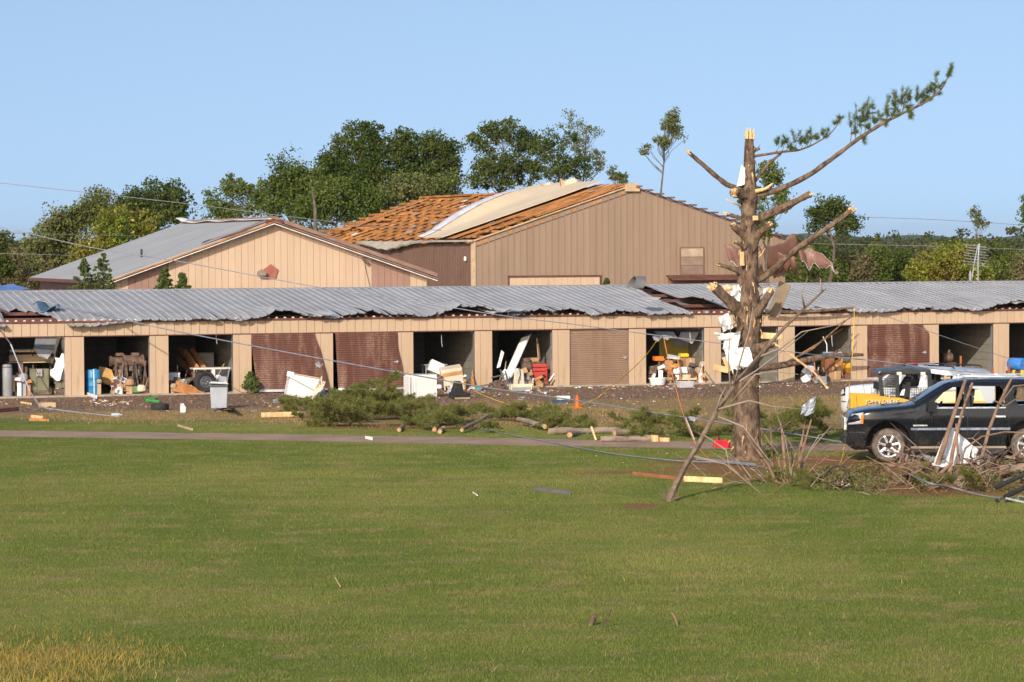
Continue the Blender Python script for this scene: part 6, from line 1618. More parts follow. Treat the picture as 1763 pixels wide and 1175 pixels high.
# --- household bay
R = INB('stacked_sheets', 'dull yellow boards standing at the back of the household bay', 'boards', 1165, 2.3); 
simple(R, 'board', mat('dull_yellow_board', (.36, .27, .05), .7), ((-.70, 0, .6), (-.12, .06, 1.85))); simple(R, 'board', mat('dull_yellow_board', (.36, .27, .05), .7), ((-.10, .08, .55), (.62, .14, 1.42))); simple(R, 'board', GREY, ((-.10, .02, 1.3), (.55, .07, 1.65))); simple(R, 'base_stack', DWOOD, ((-.6, -.1, 0), (.6, .3, .54)))
panel('fallen_sheet', 'white ceiling sheet fallen across the top of the household bay', 'sheet', 0, 0, [(1126, 570, 1.4), (1160, 572, 1.4), (1166, 582, .9), (1136, 580, .9)], WHITEM); panel('fallen_sheet', 'grey sheet hanging at the right wall of the household bay', 'sheet', 0, 0, [(1172, 572, 1.2), (1204, 572, .9), (1192, 592, .9), (1168, 584, 1.2)], GREY)
R = INB('yellow_cushion', 'bright yellow cushion on top of the boxes', 'cushion', 1177, 1.0, z=.98); g = MB(); g.box((0, 0, .07), (.34, .3, .14)); g.build('cushion_body', YELP, R, bevel=.05, seg=3)
def carton(label, px, d, z, w, dd, h, rz=0, mt=None, open_=False, group=None):
    R = INB('cardboard_box' if mt is None else 'storage_box', label, 'box', px, d, z, rz)
    simple(R, 'box_body', mt or CARD, ((-w / 2, 0, 0), (w / 2, dd, h)), bevel=.008)
    if open_:
        for s in (-1, 1): g = MB(); g.box((s * (w / 2 + .05), dd / 2, h + .02), (.14, dd, .008), rotm(0, s * .6, 0)); g.build('flap', mt or CARD, R)
    else: simple(R, 'tape_strip', mat('box_tape', (.58, .42, .25), .4), ((-.025, -.004, h * .1), (.025, dd, h + .004)), bevel=.001)
    return R
carton('tall cardboard box at the left of the household heap', 1152, .35, .06, .36, .4, .62); carton('brown printed carton high on the right of the heap', 1189, .6, .42, .36, .4, .52); carton('carton under the bright yellow cushion', 1178, .95, .5, .5, .4, .48); carton('low wide carton beneath the printed carton', 1186, .55, .06, .6, .45, .35); carton('tan carton in the middle of the household heap', 1165, .3, .06, .34, .35, .40, mt=TPLY)
carton('cream long box lying across the front of the household heap', 1186, .1, .16, .62, .25, .20, rz=-.05, mt=mat('cream_box', (.66, .55, .36), .7)); carton('dark carton under the cream long box', 1186, .12, .06, .6, .25, .10, mt=DWOOD); carton('small open carton on the tall cardboard box', 1152, .35, .69, .30, .3, .2, open_=True); carton('small brown carton at the right wall of the household bay', 1202, .5, .35, .24, .3, .25); carton('grey carton holding up the small brown one', 1202, .5, .06, .3, .35, .28, mt=GREY)
panel('white_board', 'white framed board lying tilted on the household heap', 'board', 0, 0, [(1150, 610, .8), (1171, 614, .7), (1170, 618, .4), (1148, 616, .4)], WHITEM); panel('orange_board', 'orange folded garment draped over the household heap', 'cloth', 0, 0, [(1153, 624, .5), (1172, 628, .5), (1164, 633, .25), (1152, 631, .3)], mat('orange_cloth', (.72, .33, .10), .9))
panel('white_board', 'white papers spilled on the household heap under the orange garment', 'paper', 0, 0, [(1158, 633, .4), (1182, 632, .4), (1184, 642, .2), (1158, 641, .2)], FOAM)
R = INB('garden_tiller', 'black engine with orange guard left in the household bay', 'machine', 1137, .45); g = MB(); g.cyl((-.14, .1, .5), .17, .3, 18, 'x'); g.box((0, .15, .3), (.34, .3, .3)); g.build('engine', IRON, R, bevel=.02); simple(R, 'guard', ORG, ((-.2, .0, .82), (.14, .3, .98))); simple(R, 'stand', ORG, ((-.14, .05, .06), (.14, .1, .30))); g = MB(); g.bar((0, .1, .6), (-.03, .1, .84), .05); g.build('strut', IRON, R); g = MB(); g.cyl((-.1, .05, .6), .05, .06, 12, 'y'); g.build('air_cap', CHR, R)
R = IT('plastic_tub', 'white oval plastic tub on the sill of the household bay', 'tub', 1135, 664, 0.0); g = MB(); g.lathe([(.001, .01), (.26, .01), (.33, .24), (.35, .245), (.345, .27), (.31, .26), (.245, .04), (.001, .04)], 28, (0, .2, 0)); o = g.build('tub_body', WHT, R, smooth=40); o.scale = (1, .7, 1); g = MB(); g.lathe([(.34, .255), (.365, .255), (.365, .275), (.34, .275)], 28, (0, .2, 0), closed=True); o = g.build('rim', WHT, R); o.scale = (1, .7, 1)
R = IT('plastic_bin', 'clear grey plastic bin before the cream long box', 'bin', 1183, 668, 0.0); g = MB(); g.box((0, .2, .10), (.52, .3, .20), taper=1.1); g.build('bin_body', mat('clear_grey_bin', (.48, .48, .5), .3), R, bevel=.02); simple(R, 'lid', WHT, ((-.30, .02, .202), (.30, .38, .225)))
# --- bay behind the pine and the brown box bay
R = INB('workbench', 'dark workbench in the bay behind the pine', 'table', 1312, 2.4); simple(R, 'top', DWOOD, ((-.7, 0, .8), (.7, .6, .86)))
for x in (-.68, .6): simple(R, 'leg', DWOOD, ((x, 0, 0), (x + .08, .08, .8))); simple(R, 'leg', DWOOD, ((x, .5, 0), (x + .08, .58, .8)))
R = INB('wooden_cabinet', 'small brown wooden cabinet with open front in the box bay', 'cabinet', 1436, .35); simple(R, 'carcass_side', PLY if False else mat('red_brown_veneer', (.24, .10, .05), .5), ((-.36, 0, .28), (-.30, .4, .92))); simple(R, 'door', mat('red_brown_veneer', (.24, .10, .05), .5), ((-.30, -.02, .30), (.02, .02, .90))); simple(R, 'carcass_side', CARD, ((.30, 0, .28), (.36, .4, .92))); simple(R, 'top', mat('red_brown_veneer', (.24, .1, .05), .5), ((-.38, -.02, .92), (.38, .42, .96))); simple(R, 'back', DWOOD, ((-.3, .36, .28), (.3, .4, .92))); simple(R, 'plinth', DWOOD, ((-.36, 0, 0), (.36, .4, .28))); simple(R, 'cloth_roll', mat('blue_white_cloth', (.35, .45, .75), .8), ((-.34, 0, .962), (.34, .3, 1.04)), bevel=.03); simple(R, 'blue_bag', mat('pale_blue_bag', (.45, .58, .75), .6), ((.06, .05, .30), (.24, .25, .50)), bevel=.05)
carton('cardboard box standing before the brown cabinet', 1438, -.15, .06, .48, .35, .34); carton('crushed carton right of the brown cabinet', 1446, .0, .06, .3, .3, .48, rz=.2)
R = INB('orange_bin', 'orange plastic crate by the right post of the box bay', 'crate', 1463, .1, z=.30); simple(R, 'crate_body', ORG if False else mat('amber_plastic', (.80, .38, .03), .5), ((-.16, 0, 0), (.14, .3, .38))); simple(R, 'crate_foot', DWOOD, ((-.2, 0, -.24), (.16, .35, -.005)))
crumple('plastic_sheet', 'grey crumpled plastic sheet before the box bay', [(1402, 662, 0), (1424, 664, 0), (1422, 650, .25), (1404, 650, .25)], 61, .25, cat='plastic', mt=mat('grey_film', (.38, .38, .38), .4), base=lambda a, b, c: G(a, b if c == 0 else b + 11, 0) + Vector((0, 0, c + .02)))
slab('long brown pole slanting up inside the box bay', onwall(1376, 611, .9), onwall(1452, 566, 1.2), .045, .045, PLY, 'pole', 'pole')
a, b_ = onwall(1417, 580, .5), onwall(1424, 612, .4); g = MB(); g.tube([a, a.lerp(b_, .4) + Vector((.08, 0, 0)), b_], .02, 6); tag(g.build('hanging_strap', WHITEM), 'white strap hanging from the slanting pole', 'strap')
# fallen limb across the box bay
PLB = [onwall(1262, 640, -1.6), onwall(1345, 630, -1.2), onwall(1380, 622, -1.1), onwall(1430, 612, -1.0), onwall(1486, 611, -.9)]
g = MB(); g.tube(PLB, [.12, .13, .13, .10, .06], 10, wob=.1, seed=4); g.tube([PLB[3], onwall(1450, 600, -.8), onwall(1468, 575, -.6)], [.06, .035, .015], 7); g.tube([PLB[1], onwall(1400, 600, -1.3), onwall(1465, 545, -1.2)], [.06, .04, .02], 7); tag(g.build('fallen_limb', PB, None, smooth=40), 'forked fallen limb lying across the front of the box bay', 'branch')
g = MB(); g.tube([onwall(1318, 536, -.45), onwall(1360, 538, -.45), onwall(1420, 535, -.5), onwall(1472, 530, -.5)], [.08, .075, .06, .04], 8, wob=.1, seed=8); tag(g.build('fallen_limb', PB, None, smooth=40), 'straight stripped limb lying along the eave right of the pine', 'branch')
g = MB(); P_ = [G(1424, 668, .03), onwall(1400, 640, -2.4), onwall(1366, 596, -2.2), onwall(1330, 592, -2.0)]; P_[3] = onwall(1331, 590, -2.6); P_[2] = onwall(1362, 612, -2.6); g.tube(P_, [.05, .04, .04, .045], 8, wob=.15, seed=2); tag(g.build('peeled_branch', RAW, None, smooth=40), 'pale peeled branch slanting down to the gravel right of the pine', 'branch')
# behind the cars
for i, (px, py, h) in enumerate(((1654, 662, .75), (1683, 663, .35), (1709, 660, .30), (1737, 658, .35))):
    p = G(px, py); g = MB(); g.box(p + Vector((0, 0, h / 2 + .15)), (.075, .075, h + .3)); tag(g.build('rusty_post', mat('rust_orange', (.30, .10, .045), .8), None, bevel=.008), ('tallest rusty post standing in the open right bay', 'short rusty post beside the tallest one', 'short rusty post near the last tan post', 'rusty post stub at the blue drum')[i], 'post')
R = IT('wooden_pallet', 'pale wooden frame leaning behind the black car roof', 'pallet', 1648, 664); 
for z in (.25, .45): simple(R, 'slat', TPLY, ((-.5, 0, z), (.5, .03, z + .07)), bevel=.004)
for x in (-.5, -.03, .43): simple(R, 'upright', TPLY, ((x, .031, 0), (x + .07, .06, .56)), bevel=.004)
R = IT('plastic_drum', 'blue plastic drum lying in the bay at the right edge', 'barrel', 1764, 655, rz=.3); g = MB(); g.lathe([(.001, -.35), (.20, -.35), (.24, -.30), (.24, .30), (.20, .35), (.001, .35)], 26, (0, .4, .60), 'y'); g.build('drum_body', mat('bright_blue_plastic', (.05, .2, .55), .4), R, smooth=40); simple(R, 'cradle', DWOOD, ((-.3, .1, 0), (.3, .7, .36)))
for i, (px, h) in enumerate(((1746, .2), (1760, .22))): 
    R = IT('yellow_jug', ('yellow jug before the blue drum', 'yellow jug right of the other yellow jug')[i], 'jug', px, 655, 0); g = MB(); g.box((0, 0, .28), (.16, .14, .22), taper=.7); g.build('jug_body', YELP, R, bevel=.03); simple(R, 'stand', DWOOD, ((-.15, -.1, 0), (.15, .15, .17)))
R = INB('machine_press', 'dark hand press deep in the open right bay', 'machine', 1634, 1.4); simple(R, 'base', IRON, ((-.3, 0, 0), (.3, .4, .5))); g = MB(); g.cyl((-.2, .2, .7), .18, .4, 14, 'x'); g.build('motor', IRON, R); g = MB(); g.bar((0, .2, .5), (.1, .2, 1.0), .08); g.build('lever', IRON, R)
# ------------------------------------------------------------------ cone, cans, cords, wires
R = IT('traffic_cone', 'orange traffic cone standing in the dry grass before the closed tan door', 'traffic cone', 994, 703); g = MB(); g.lathe([(.02, .42), (.03, .42), (.085, .02), (.07, .02)], 20); g.build('cone', mat('cone_orange', (.92, .13, .01), .55), R, smooth=40); g = MB(); g.ab((-.13, -.13, 0), (.13, .13, .03)); g.build('base', mat('cone_orange', (.92, .13, .01), .55), R, bevel=.01)
R = IT('foam_cooler', 'white box on a blue crate on the gravel left of the cone', 'box', 968, 695); simple(R, 'crate', mat('dark_blue_crate', (.05, .09, .16), .5), ((-.25, 0, 0), (.12, .3, .12))); simple(R, 'carton', FOAM, ((-.08, .05, .122), (.30, .32, .24)))
for i, (px, py, s) in enumerate(((1236, 771, 1.0), (1250, 772, .9))):
    R = thing('fuel_can', ('red plastic fuel can with upright spout left of the pine foot', 'red fuel can with yellow cap tipped against the other can')[i], 'fuel can', G(px, py), rad(10 - 40 * i)); RP = mat('fuel_red', (.72, .015, .03), .4)
    g = MB(); g.box((0, 0, .10 * s), (.24 * s, .16 * s, .19 * s), rotm(0, .35 * i, 0), taper=.88); g.build('can_body', RP, R, bevel=.03, seg=3); g = MB(); g.tube([(-.02, 0, .18 * s), (-.03, 0, .25 * s), (.03, 0, .27 * s)], .014, 8); g.build('handle', RP, R)
    g = MB(); g.tube([(.05, 0, .18 * s), (.02, 0, .28 * s), (.0, 0, .37 * s)] if i == 0 else [(.08, -.02, .16), (.13, -.03, .2)], .018, 8); g.build('spout', BLKR if i == 0 else YELP, R)
def cable(label, pts, r, mt, name='power_cable', cat='cable', sub=6, knots=()):
    Q = []
    for i in range(len(pts) - 1):
        p0, p1, p2, p3 = pts[max(0, i - 1)], pts[i], pts[i + 1], pts[min(len(pts) - 1, i + 2)]
        for k in range(sub):
            f = k / sub; Q.append(.5 * ((2 * p1) + (p2 - p0) * f + (2 * p0 - 5 * p1 + 4 * p2 - p3) * f * f + (3 * p1 - p0 - 3 * p2 + p3) * f ** 3))
    Q.append(pts[-1])
    g = MB(); g.tube(Q, r, 6)
    if knots:
        R = thing(name, label, cat, pts[0]); g.build('strand', mt, R, world=True, smooth=True)
        for kp in knots:
            g = MB(); g.box(kp, (.14, .09, .10), rotm(.2, .2, .1)); g.tube([kp + Vector((-.1, 0, .05)), kp + Vector((.05, -.03, -.08)), kp + Vector((.14, 0, .03))], .02, 6); g.build('clamp', GREY, R, world=True)
        return R
    return tag(g.build(name, mt, None, smooth=True), label, cat)
CBL = mat('grey_aluminium_cable', (.26, .27, .31), .4, metal=.3); CBT = mat('thin_wire', (.20, .19, .20), .5); YC = mat('yellow_cord', (.82, .50, .04), .5); OC = mat('orange_rope', (.72, .20, .07), .7)
ln = lambda P: [at(*p) for p in P]
# slack service cable from the left end of the storage roof to the branch pile
kB = [at(657, 634, 99.5), at(1197, 722, 84), at(1592, 790, 72.5)]
kB[0] = at(683, 640, 99.3)
cable('thick slack grey cable sagging from the storage roof across the yard to the branch pile', ln([(40, 512, 112), (150, 536, 111), (232, 555, 108), (300, 570, 107), (430, 595, 104), (560, 619, 101.5), (683, 641, 99.3), (840, 668, 95), (1000, 691, 90), (1100, 707, 87), (1195, 721, 84), (1320, 740, 80.5), (1440, 760, 77), (1550, 781, 73.5), (1660, 800, 71), (1763, 816, 69), (1850, 832, 67)]), .021, CBL, knots=[at(683, 641, 99.25), at(548, 629, 101.4), at(1192, 721, 83.95), at(1596, 788, 72.4)])
cable('thin grey wire from the tan building side down past the pine to the cars', ln([(-40, 384, 98), (30, 398, 98), (160, 427, 97), (300, 449, 96), (440, 475, 95), (560, 497, 94), (700, 517, 93), (860, 543, 92), (990, 559, 90), (1110, 575, 88), (1260, 594, 86), (1430, 614, 84), (1530, 624, 83), (1600, 634, 82), (1680, 642, 81), (1763, 649, 80), (1830, 655, 79)]), .013, CBL, knots=[at(1130, 583, 87.9), at(1146, 581, 87.8), at(1587, 632, 82.0)])
cable('wire slanting down over the right door to the blue drum', ln([(1500, 536, 112), (1560, 557, 108), (1640, 585, 104), (1763, 627, 98), (1820, 650, 95)]), .010, CBT)
cable('thin wire high across the trees to the tan building peak', ln([(-40, 311, 140), (160, 333, 138), (330, 352, 137), (480, 371, 136), (640, 389, 137), (760, 397, 139)]), .013, CBT)
cable('thin wire crossing the scrub left of the tan building', ln([(-40, 399, 130), (40, 402, 130), (150, 405, 132), (250, 406, 134)]), .010, CBT)
cable('lower thin wire at the tan building eave', ln([(-40, 436, 138), (60, 438, 138), (140, 441, 139)]), .010, CBT)
cable('far upper line wire above the right hand wood', ln([(1470, 374, 240), (1600, 378, 236), (1763, 388, 230), (1840, 394, 228)]), .02, CBT)
cable('far lower line wire before the right hand wood', ln([(1400, 420, 165), (1600, 424, 164), (1763, 430, 162), (1840, 434, 162)]), .012, CBT)
cable('grey cable lying over the path and lawn edge', [G(735, 712, .35), G(770, 722, .2), G(790, 729, .06), G(860, 745, .03), G(930, 758, .03), G(985, 769, .03), G(1060, 782, .04), G(1160, 793, .05), G(1250, 797, .06), G(1330, 806, .08)], .016, CBL)
cable('grey cable trailing from the branch pile onto the lawn', [at(1560, 814, 67.5), G(1600, 832, .30), G(1640, 840, .12), G(1690, 853, .03), G(1740, 860, .02)], .016, CBL)
cable('yellow cord looping from the service clamp down over the dry grass', [at(1130, 588, 87.9), at(1112, 612, 90), at(1080, 643, 93), G(1040, 676, .35), G(1020, 690, .12), G(985, 701, .03), G(930, 706, .03), G(880, 698, .03), G(830, 680, .03), G(812, 669, .04)], .014, YC, 'extension_cable', 'cord')
cable('yellow cord hanging at the right post and down past the white car', [at(1471, 530, 90), at(1470, 560, 90), at(1467, 620, 89), at(1463, 655, 86), at(1461, 700, 82), at(1458, 735, 78), G(1451, 785, .05), G(1444, 803, .03), G(1438, 817, .03)], .012, YC, 'extension_cable', 'cord')
cable('orange rope running from the service clamp to the lawn by the pine', [at(1143, 582, 87.8), at(1149, 612, 87), at(1160, 655, 86), at(1177, 715, 83), at(1193, 755, 79), G(1208, 778, .04), G(1228, 796, .03)], .013, OC, 'orange_rope', 'rope')
g = MB(); g.tube([at(1181, 721, 82.6), at(1195, 756, 78.9)], .016, 6); tag(g.build('pale_rope_end', WHITEM), 'white frayed stretch of rope beside the leaning sapling', 'rope')
# ------------------------------------------------------------------ leaning sapling, shrub, boughs
SB = mat('sapling_bark', (.20, .135, .09), .85, var=.25, scale=6)
TWG = mat('grey_twig', (.30, .235, .18), .85, var=.2)
base = G(1152, 864)
LS = thing('leaning_sapling', 'bare young tree leaning right across the broken pine', 'tree', base)
def lp(px, py, dy): return at(px, py, base.y + dy)
g = MB(); g.tube([base + Vector((-.02, 0, -.05)), lp(1158, 846, .2), lp(1178, 806, .8), lp(1205, 762, 1.4), lp(1232, 712, 2.0), lp(1268, 660, 2.6), lp(1306, 615, 3.2), lp(1350, 565, 3.8), lp(1392, 524, 4.2), lp(1422, 497, 4.5)], [.09, .068, .056, .054, .052, .048, .042, .036, .028, .014], 9, wob=.14, seed=3); g.build('trunk', SB, LS, smooth=40, world=True)
rg = random.Random(8)
for pts in ([(1306, 615, 3.2), (1345, 600, 3.4), (1380, 572, 3.6), (1440, 560, 3.9), (1470, 545, 4.2)], [(1268, 660, 2.6), (1300, 640, 2.7), (1340, 610, 2.9), (1392, 570, 3.2)], [(1258, 672, 2.5), (1254, 620, 2.4), (1258, 560, 2.4)], [(1262, 668, 2.5), (1275, 620, 2.3), (1290, 570, 2.2), (1296, 530, 2.2)],
            [(1232, 712, 2.0), (1240, 685, 1.9), (1250, 665, 1.8)], [(1262, 690, 2.4), (1300, 645, 2.2), (1330, 640, 2.2), (1375, 645, 2.1)], [(1236, 705, 2.0), (1290, 690, 1.9), (1330, 700, 1.7), (1385, 705, 1.6)], [(1232, 716, 2.0), (1280, 735, 1.8), (1310, 775, 1.4), (1330, 800, 1.2)], [(1190, 785, 1.1), (1250, 800, .8), (1310, 850, .3)], [(1212, 750, 1.5), (1250, 775, 1.2), (1258, 815, .9)], [(1385, 530, 4.1), (1380, 505, 4.0), (1390, 480, 4.0)], [(1415, 503, 4.4), (1412, 480, 4.4), (1411, 487, 4.4)], [(1250, 690, 2.3), (1215, 640, 2.0), (1190, 668, 1.8)]):
    P = [lp(*p) for p in pts]; n = len(P); g = MB(); g.tube(P, [.026 * (1 - .75 * i / (n - 1)) for i in range(n)], 5, wob=.1, seed=n); g.build('branch', TWG, LS, world=True, smooth=True)
g = MB()
for i in range(16): a = rg.uniform(0, 6.28); g.tube([base + Vector((math.cos(a) * .05, math.sin(a) * .05, .02)), base + Vector((math.cos(a) * .22, math.sin(a) * .2, rg.uniform(.04, .3)))], [.012, .004], 4)
g.build('root_suckers', SB, LS, world=True)
# multi-stemmed broken shrub at the right of the pine
base = G(1362, 832); SH = thing('broken_shrub', 'many stemmed shrub snapped to bare pinkish stems beside the pine', 'shrub', base)
SST = mat('pinkish_stem', (.27, .16, .105), .8, var=.2, scale=6)
def sp_(px, py, dy=0.0): return at(px, py, base.y + dy)
for i, (a, b_, c, r) in enumerate((((1352, 818), (1348, 760), (1345, 725), .045), ((1330, 800), (1328, 760), (1326, 720), .03), ((1374, 822), (1378, 770), (1388, 722), .042), ((1372, 820), (1382, 775), (1397, 722), .035), ((1335, 830), (1318, 785), (1306, 745), .045), ((1340, 838), (1310, 790), (1280, 740), .03), ((1325, 800), (1305, 765), (1293, 700), .02), ((1362, 815), (1370, 780), (1352, 750), .02), ((1345, 820), (1338, 780), (1310, 740), .03), ((1380, 800), (1400, 770), (1430, 735), .02), ((1342, 842), (1322, 800), (1300, 770), .05), ((1378, 828), (1392, 815), (1405, 800), .03), ((1382, 832), (1400, 818), (1415, 812), .025), ((1370, 830), (1364, 800), (1362, 770), .03), ((1330, 845), (1310, 820), (1285, 800), .02), ((1360, 800), (1352, 755), (1330, 690), .014), ((1385, 790), (1410, 750), (1432, 742), .012))):
    g = MB(); g.tube([sp_(*a, RG.uniform(-.2, .2)) * .5 + base * .5 if False else base + Vector(((a[0] - 1362) / FPX * base.y * .6, RG.uniform(-.25, .25), -.02)), sp_(*a), sp_(*b_, RG.uniform(-.3, .3)), sp_(*c, RG.uniform(-.5, .5))], [r * 1.1, r, r * .8, r * .45], 6, wob=.1, seed=i); g.build('stem', SST if r > .025 else TWG, SH, world=True, smooth=40)
rsn = np.random.default_rng(3)
V = leafcloud([np.array(sp_(x, y) - base) for x, y in ((1345, 825), (1355, 838), (1370, 842), (1338, 815), (1385, 838), (1400, 835), (1325, 780), (1350, 850), (1340, 850))], [.28] * 9, 110, .075, rsn); put('leaves', tri_mesh('leaves', V, LF['mid']), SH)
crumple('plastic_bag', 'clear plastic bag snagged on the tallest shrub stems', [(1380, 700, 0), (1405, 682, .1), (1400, 712, .1), (1380, 718, 0)], 71, .22, cat='bag', mt=mat('clear_film', (.46, .47, .52), .2, spec=.6), base=lambda a, b, c: at(a, b, G(1362, 832).y + c))
# pine boughs
def bough_mesh(seed, L=1.3, n=20):
    rg = random.Random(seed); g = MB(); T = []
    spine = [Vector((0, 0, 0)), Vector((L * .35, rg.uniform(-.05, .05), .06)), Vector((L * .7, rg.uniform(-.1, .1), .10)), Vector((L, rg.uniform(-.15, .15), .06))]
    g.tube(spine, [.03, .022, .014, .006], 5)
    for i in range(n):
        f = .12 + .88 * i / n; k = f * 3; j = min(2, int(k)); p = spine[j].lerp(spine[j + 1], k - j)
        s = 1 if i % 2 else -1; l = (.18 + .34 * (1 - f)) * rg.uniform(.7, 1.3)
        q = p + Vector((l * .75, s * l * .75, rg.uniform(-.08, .14))); g.tube([p, q], [.009, .004], 4, cap=False)
        for u in (.45, .75, 1.0): T.append((p.lerp(q, u), .085))
    T.append((spine[-1], .10))
    V = needles(T, seed, ln=.13, per=150, w=.006, up=.25)
    return g.mesh('bough_stem', PB), tri_mesh('needles', V, NEED2)
BM = [bough_mesh(s) for s in range(5)]
def bough(label, p, rz, rx, ry, sc, k, group, gt=None):
    o = thing('pine_bough', label, 'branch', p, 0, group); o.rotation_euler = (rx, ry, rz); o.scale = (sc,) * 3
    a, b_ = BM[k % 5]; put('stem', a, o); put('needles', b_, o)
LBL = ['torn green pine bough standing highest in the heap before the second brown door', 'green pine bough in the low spread of the heap before the cluttered bays', 'small green pine bough lying at the orange plank', 'green pine bough among the logs by the path', 'green pine bough lying behind the foot of the broken pine', 'dull green pine bough caught in the stick pile beside the black car']
rg = random.Random(21)
def scatter(n, x0, x1, y0, y1, zmax, li, grp, smin=.7, smax=1.25, up=.5):
    for i in range(n):
        px, py = rg.uniform(x0, x1), rg.uniform(y0, y1)
        z = zmax * (1 - abs((px - (x0 + x1) / 2) / ((x1 - x0) / 2)) ** 1.5) * rg.uniform(0, 1)
        bough(LBL[li], G(px, py, 0) + Vector((0, 0, z + .05)), rg.uniform(0, 6.28), rg.uniform(-.4, .4), -rg.uniform(0, up), rg.uniform(smin, smax), rg.randrange(5), grp)
scatter(44, 560, 755, 705, 738, .30, 0, 'tall heap of pine boughs', .6, 1.0, .42)
scatter(12, 605, 665, 700, 712, .55, 0, 'tall heap of pine boughs', .6, .9, .6)
scatter(30, 745, 985, 716, 746, .16, 1, 'low spread of pine boughs', .5, .9, .35)
scatter(5, 468, 530, 712, 728, .15, 2, 'boughs at the orange plank', .4, .7)
scatter(9, 930, 1190, 730, 752, .12, 3, 'boughs among the logs', .4, .8)
scatter(7, 1140, 1215, 738, 760, .2, 3, 'boughs among the logs', .6, .9)
scatter(10, 1300, 1440, 735, 760, .25, 4, 'boughs behind the pine', .6, 1.1)
scatter(8, 1570, 1790, 812, 850, .2, 5, 'boughs in the stick pile', .4, .7)
scatter(4, 1335, 1395, 825, 850, .1, 4, 'boughs behind the pine', .3, .5)
# logs and poles on the verge
CUT = mat('sawn_log_end', (.50, .29, .14), .85, var=.35, scale=14)
LOGB = mat('log_bark', (.25, .19, .14), .9, var=.3, scale=4, bump=.6, bscale=15)
def log(label, a, b_, r, seed, ends=True):
    R = thing('log', label, 'log', (a + b_) / 2 - Vector((0, 0, r))); n = 5; g = MB(); rg = random.Random(seed)
    P = [a.lerp(b_, i / n) + Vector((0, 0, rg.uniform(-.02, .02))) for i in range(n + 1)]
    g.tube(P, [r * rg.uniform(.8, 1.12) for _ in P], 12, wob=.12, seed=seed); g.build('bark', LOGB, R, world=True, smooth=40)
    for e, d in ((a, a - b_), (b_, b_ - a)):
        g = MB(); d = d.normalized(); g.tube([e - d * .005, e + d * .008], r * .92, 12); g.build('sawn_end', CUT, R, world=True)
log('long grey log lying behind the path verge with its left end in the boughs', G(945, 743, .09), G(1060, 741, .09), .09, 1); log('long log lying right behind the split log', G(1058, 746, .10), G(1140, 743, .10), .10, 2); log('split orange ended log at the edge of the path', G(1035, 756, .08), G(1130, 755, .08), .085, 3); log('short reddish log end facing the path', G(981, 749, .08), G(996, 745, .08), .075, 4); log('thin pole lying over the low boughs', G(893, 722, .2), G(938, 735, .12), .07, 5); log('grey pole slanting in the low boughs', G(795, 741, .1), G(838, 716, .25), .05, 6)
for i, (px, py) in enumerate(((687, 741), (748, 740), (757, 744), (742, 709))):
    log(('sawn branch butt at the front edge of the tall bough heap', 'left of two sawn log butts before the boughs', 'right of two sawn log butts before the boughs', 'sawn branch butt on top of the low boughs')[i], G(px, py, .06), G(px + 6, py - 6, .08), .065 if i else .055, 20 + i)
slab('pale split chunk of wood at the log ends', G(1112, 753, .08), G(1130, 756, .08), .18, .14, RAW, 'split_chunk', 'wood'); slab('pale split chip lying right of the split log', G(1133, 757, .05), G(1152, 758, .05), .12, .08, RAW, 'split_chunk', 'wood'); slab('upright splinter standing among the verge logs', G(1026, 758, .02), G(1026, 758, .02) + Vector((-.12, .05, .36)), .05, .03, RAW, 'splinter', 'splinter')
slab('long reddish brown board lying on the lawn left of the shrub', G(1090, 816, .03), G(1180, 826, .03), .10, .04, mat('red_brown_board', (.32, .12, .05), .7), 'loose_board', 'board'); slab('pale raw board lying on the bare soil by the shrub', G(1178, 826, .04), G(1244, 829, .04), .16, .05, RAW, 'loose_board', 'board')
slab('dark weathered plank lying in the open lawn', G(920, 842, .03), G(982, 850, .03), .09, .05, mat('dark_plank', (.13, .12, .13), .8), 'loose_plank', 'plank')
slab('blue grey pole lying across the soil at the pine foot', G(1200, 790, .05), G(1300, 800, .06), .06, .06, CBL, 'pole', 'pole')
# sticks in the near lawn
for lab, a, b_, r in (('thick broken stick with orange end stuck in the near lawn', (1014, 1078), (1025, 1058), .035), ('thin orange topped stick beside the thick one in the near lawn', (1034, 1082), (1052, 1050), .013), ('slender bare twig standing alone in the near lawn', (1168, 1079), (1156, 1053), .012)):
    p = G(*a); q = at(*b_, p.y + .06); R = thing('lawn_stick', lab, 'stick', p); g = MB(); g.tube([p + Vector((0, 0, -.03)), p.lerp(q, .5) + Vector((.01, 0, 0)), q], [r, r * .95, r * .85], 8, wob=.12, seed=3); g.build('stick', PB if r > .012 else SST, R, world=True, smooth=40); splinter(q, q - p, r * .9, 5, 9, R, r * 1.6)
for lab, a, b_, w in (('pale straw lying in the near lawn', (577, 995), (586, 1010), .012), ('white scrap on the lawn below the path', (814, 848), (822, 853), .03), ('small white paper scrap above the path', (629, 754), (641, 756), .10), ('white stick fragment by the lawn edge of the pile', (1320, 812), (1330, 812), .03)):
    slab(lab, G(a[0], a[1], .03), G(b_[0], b_[1], .04), w, .015, FOAM if 'white' in lab else RAW, 'scrap', 'scrap')
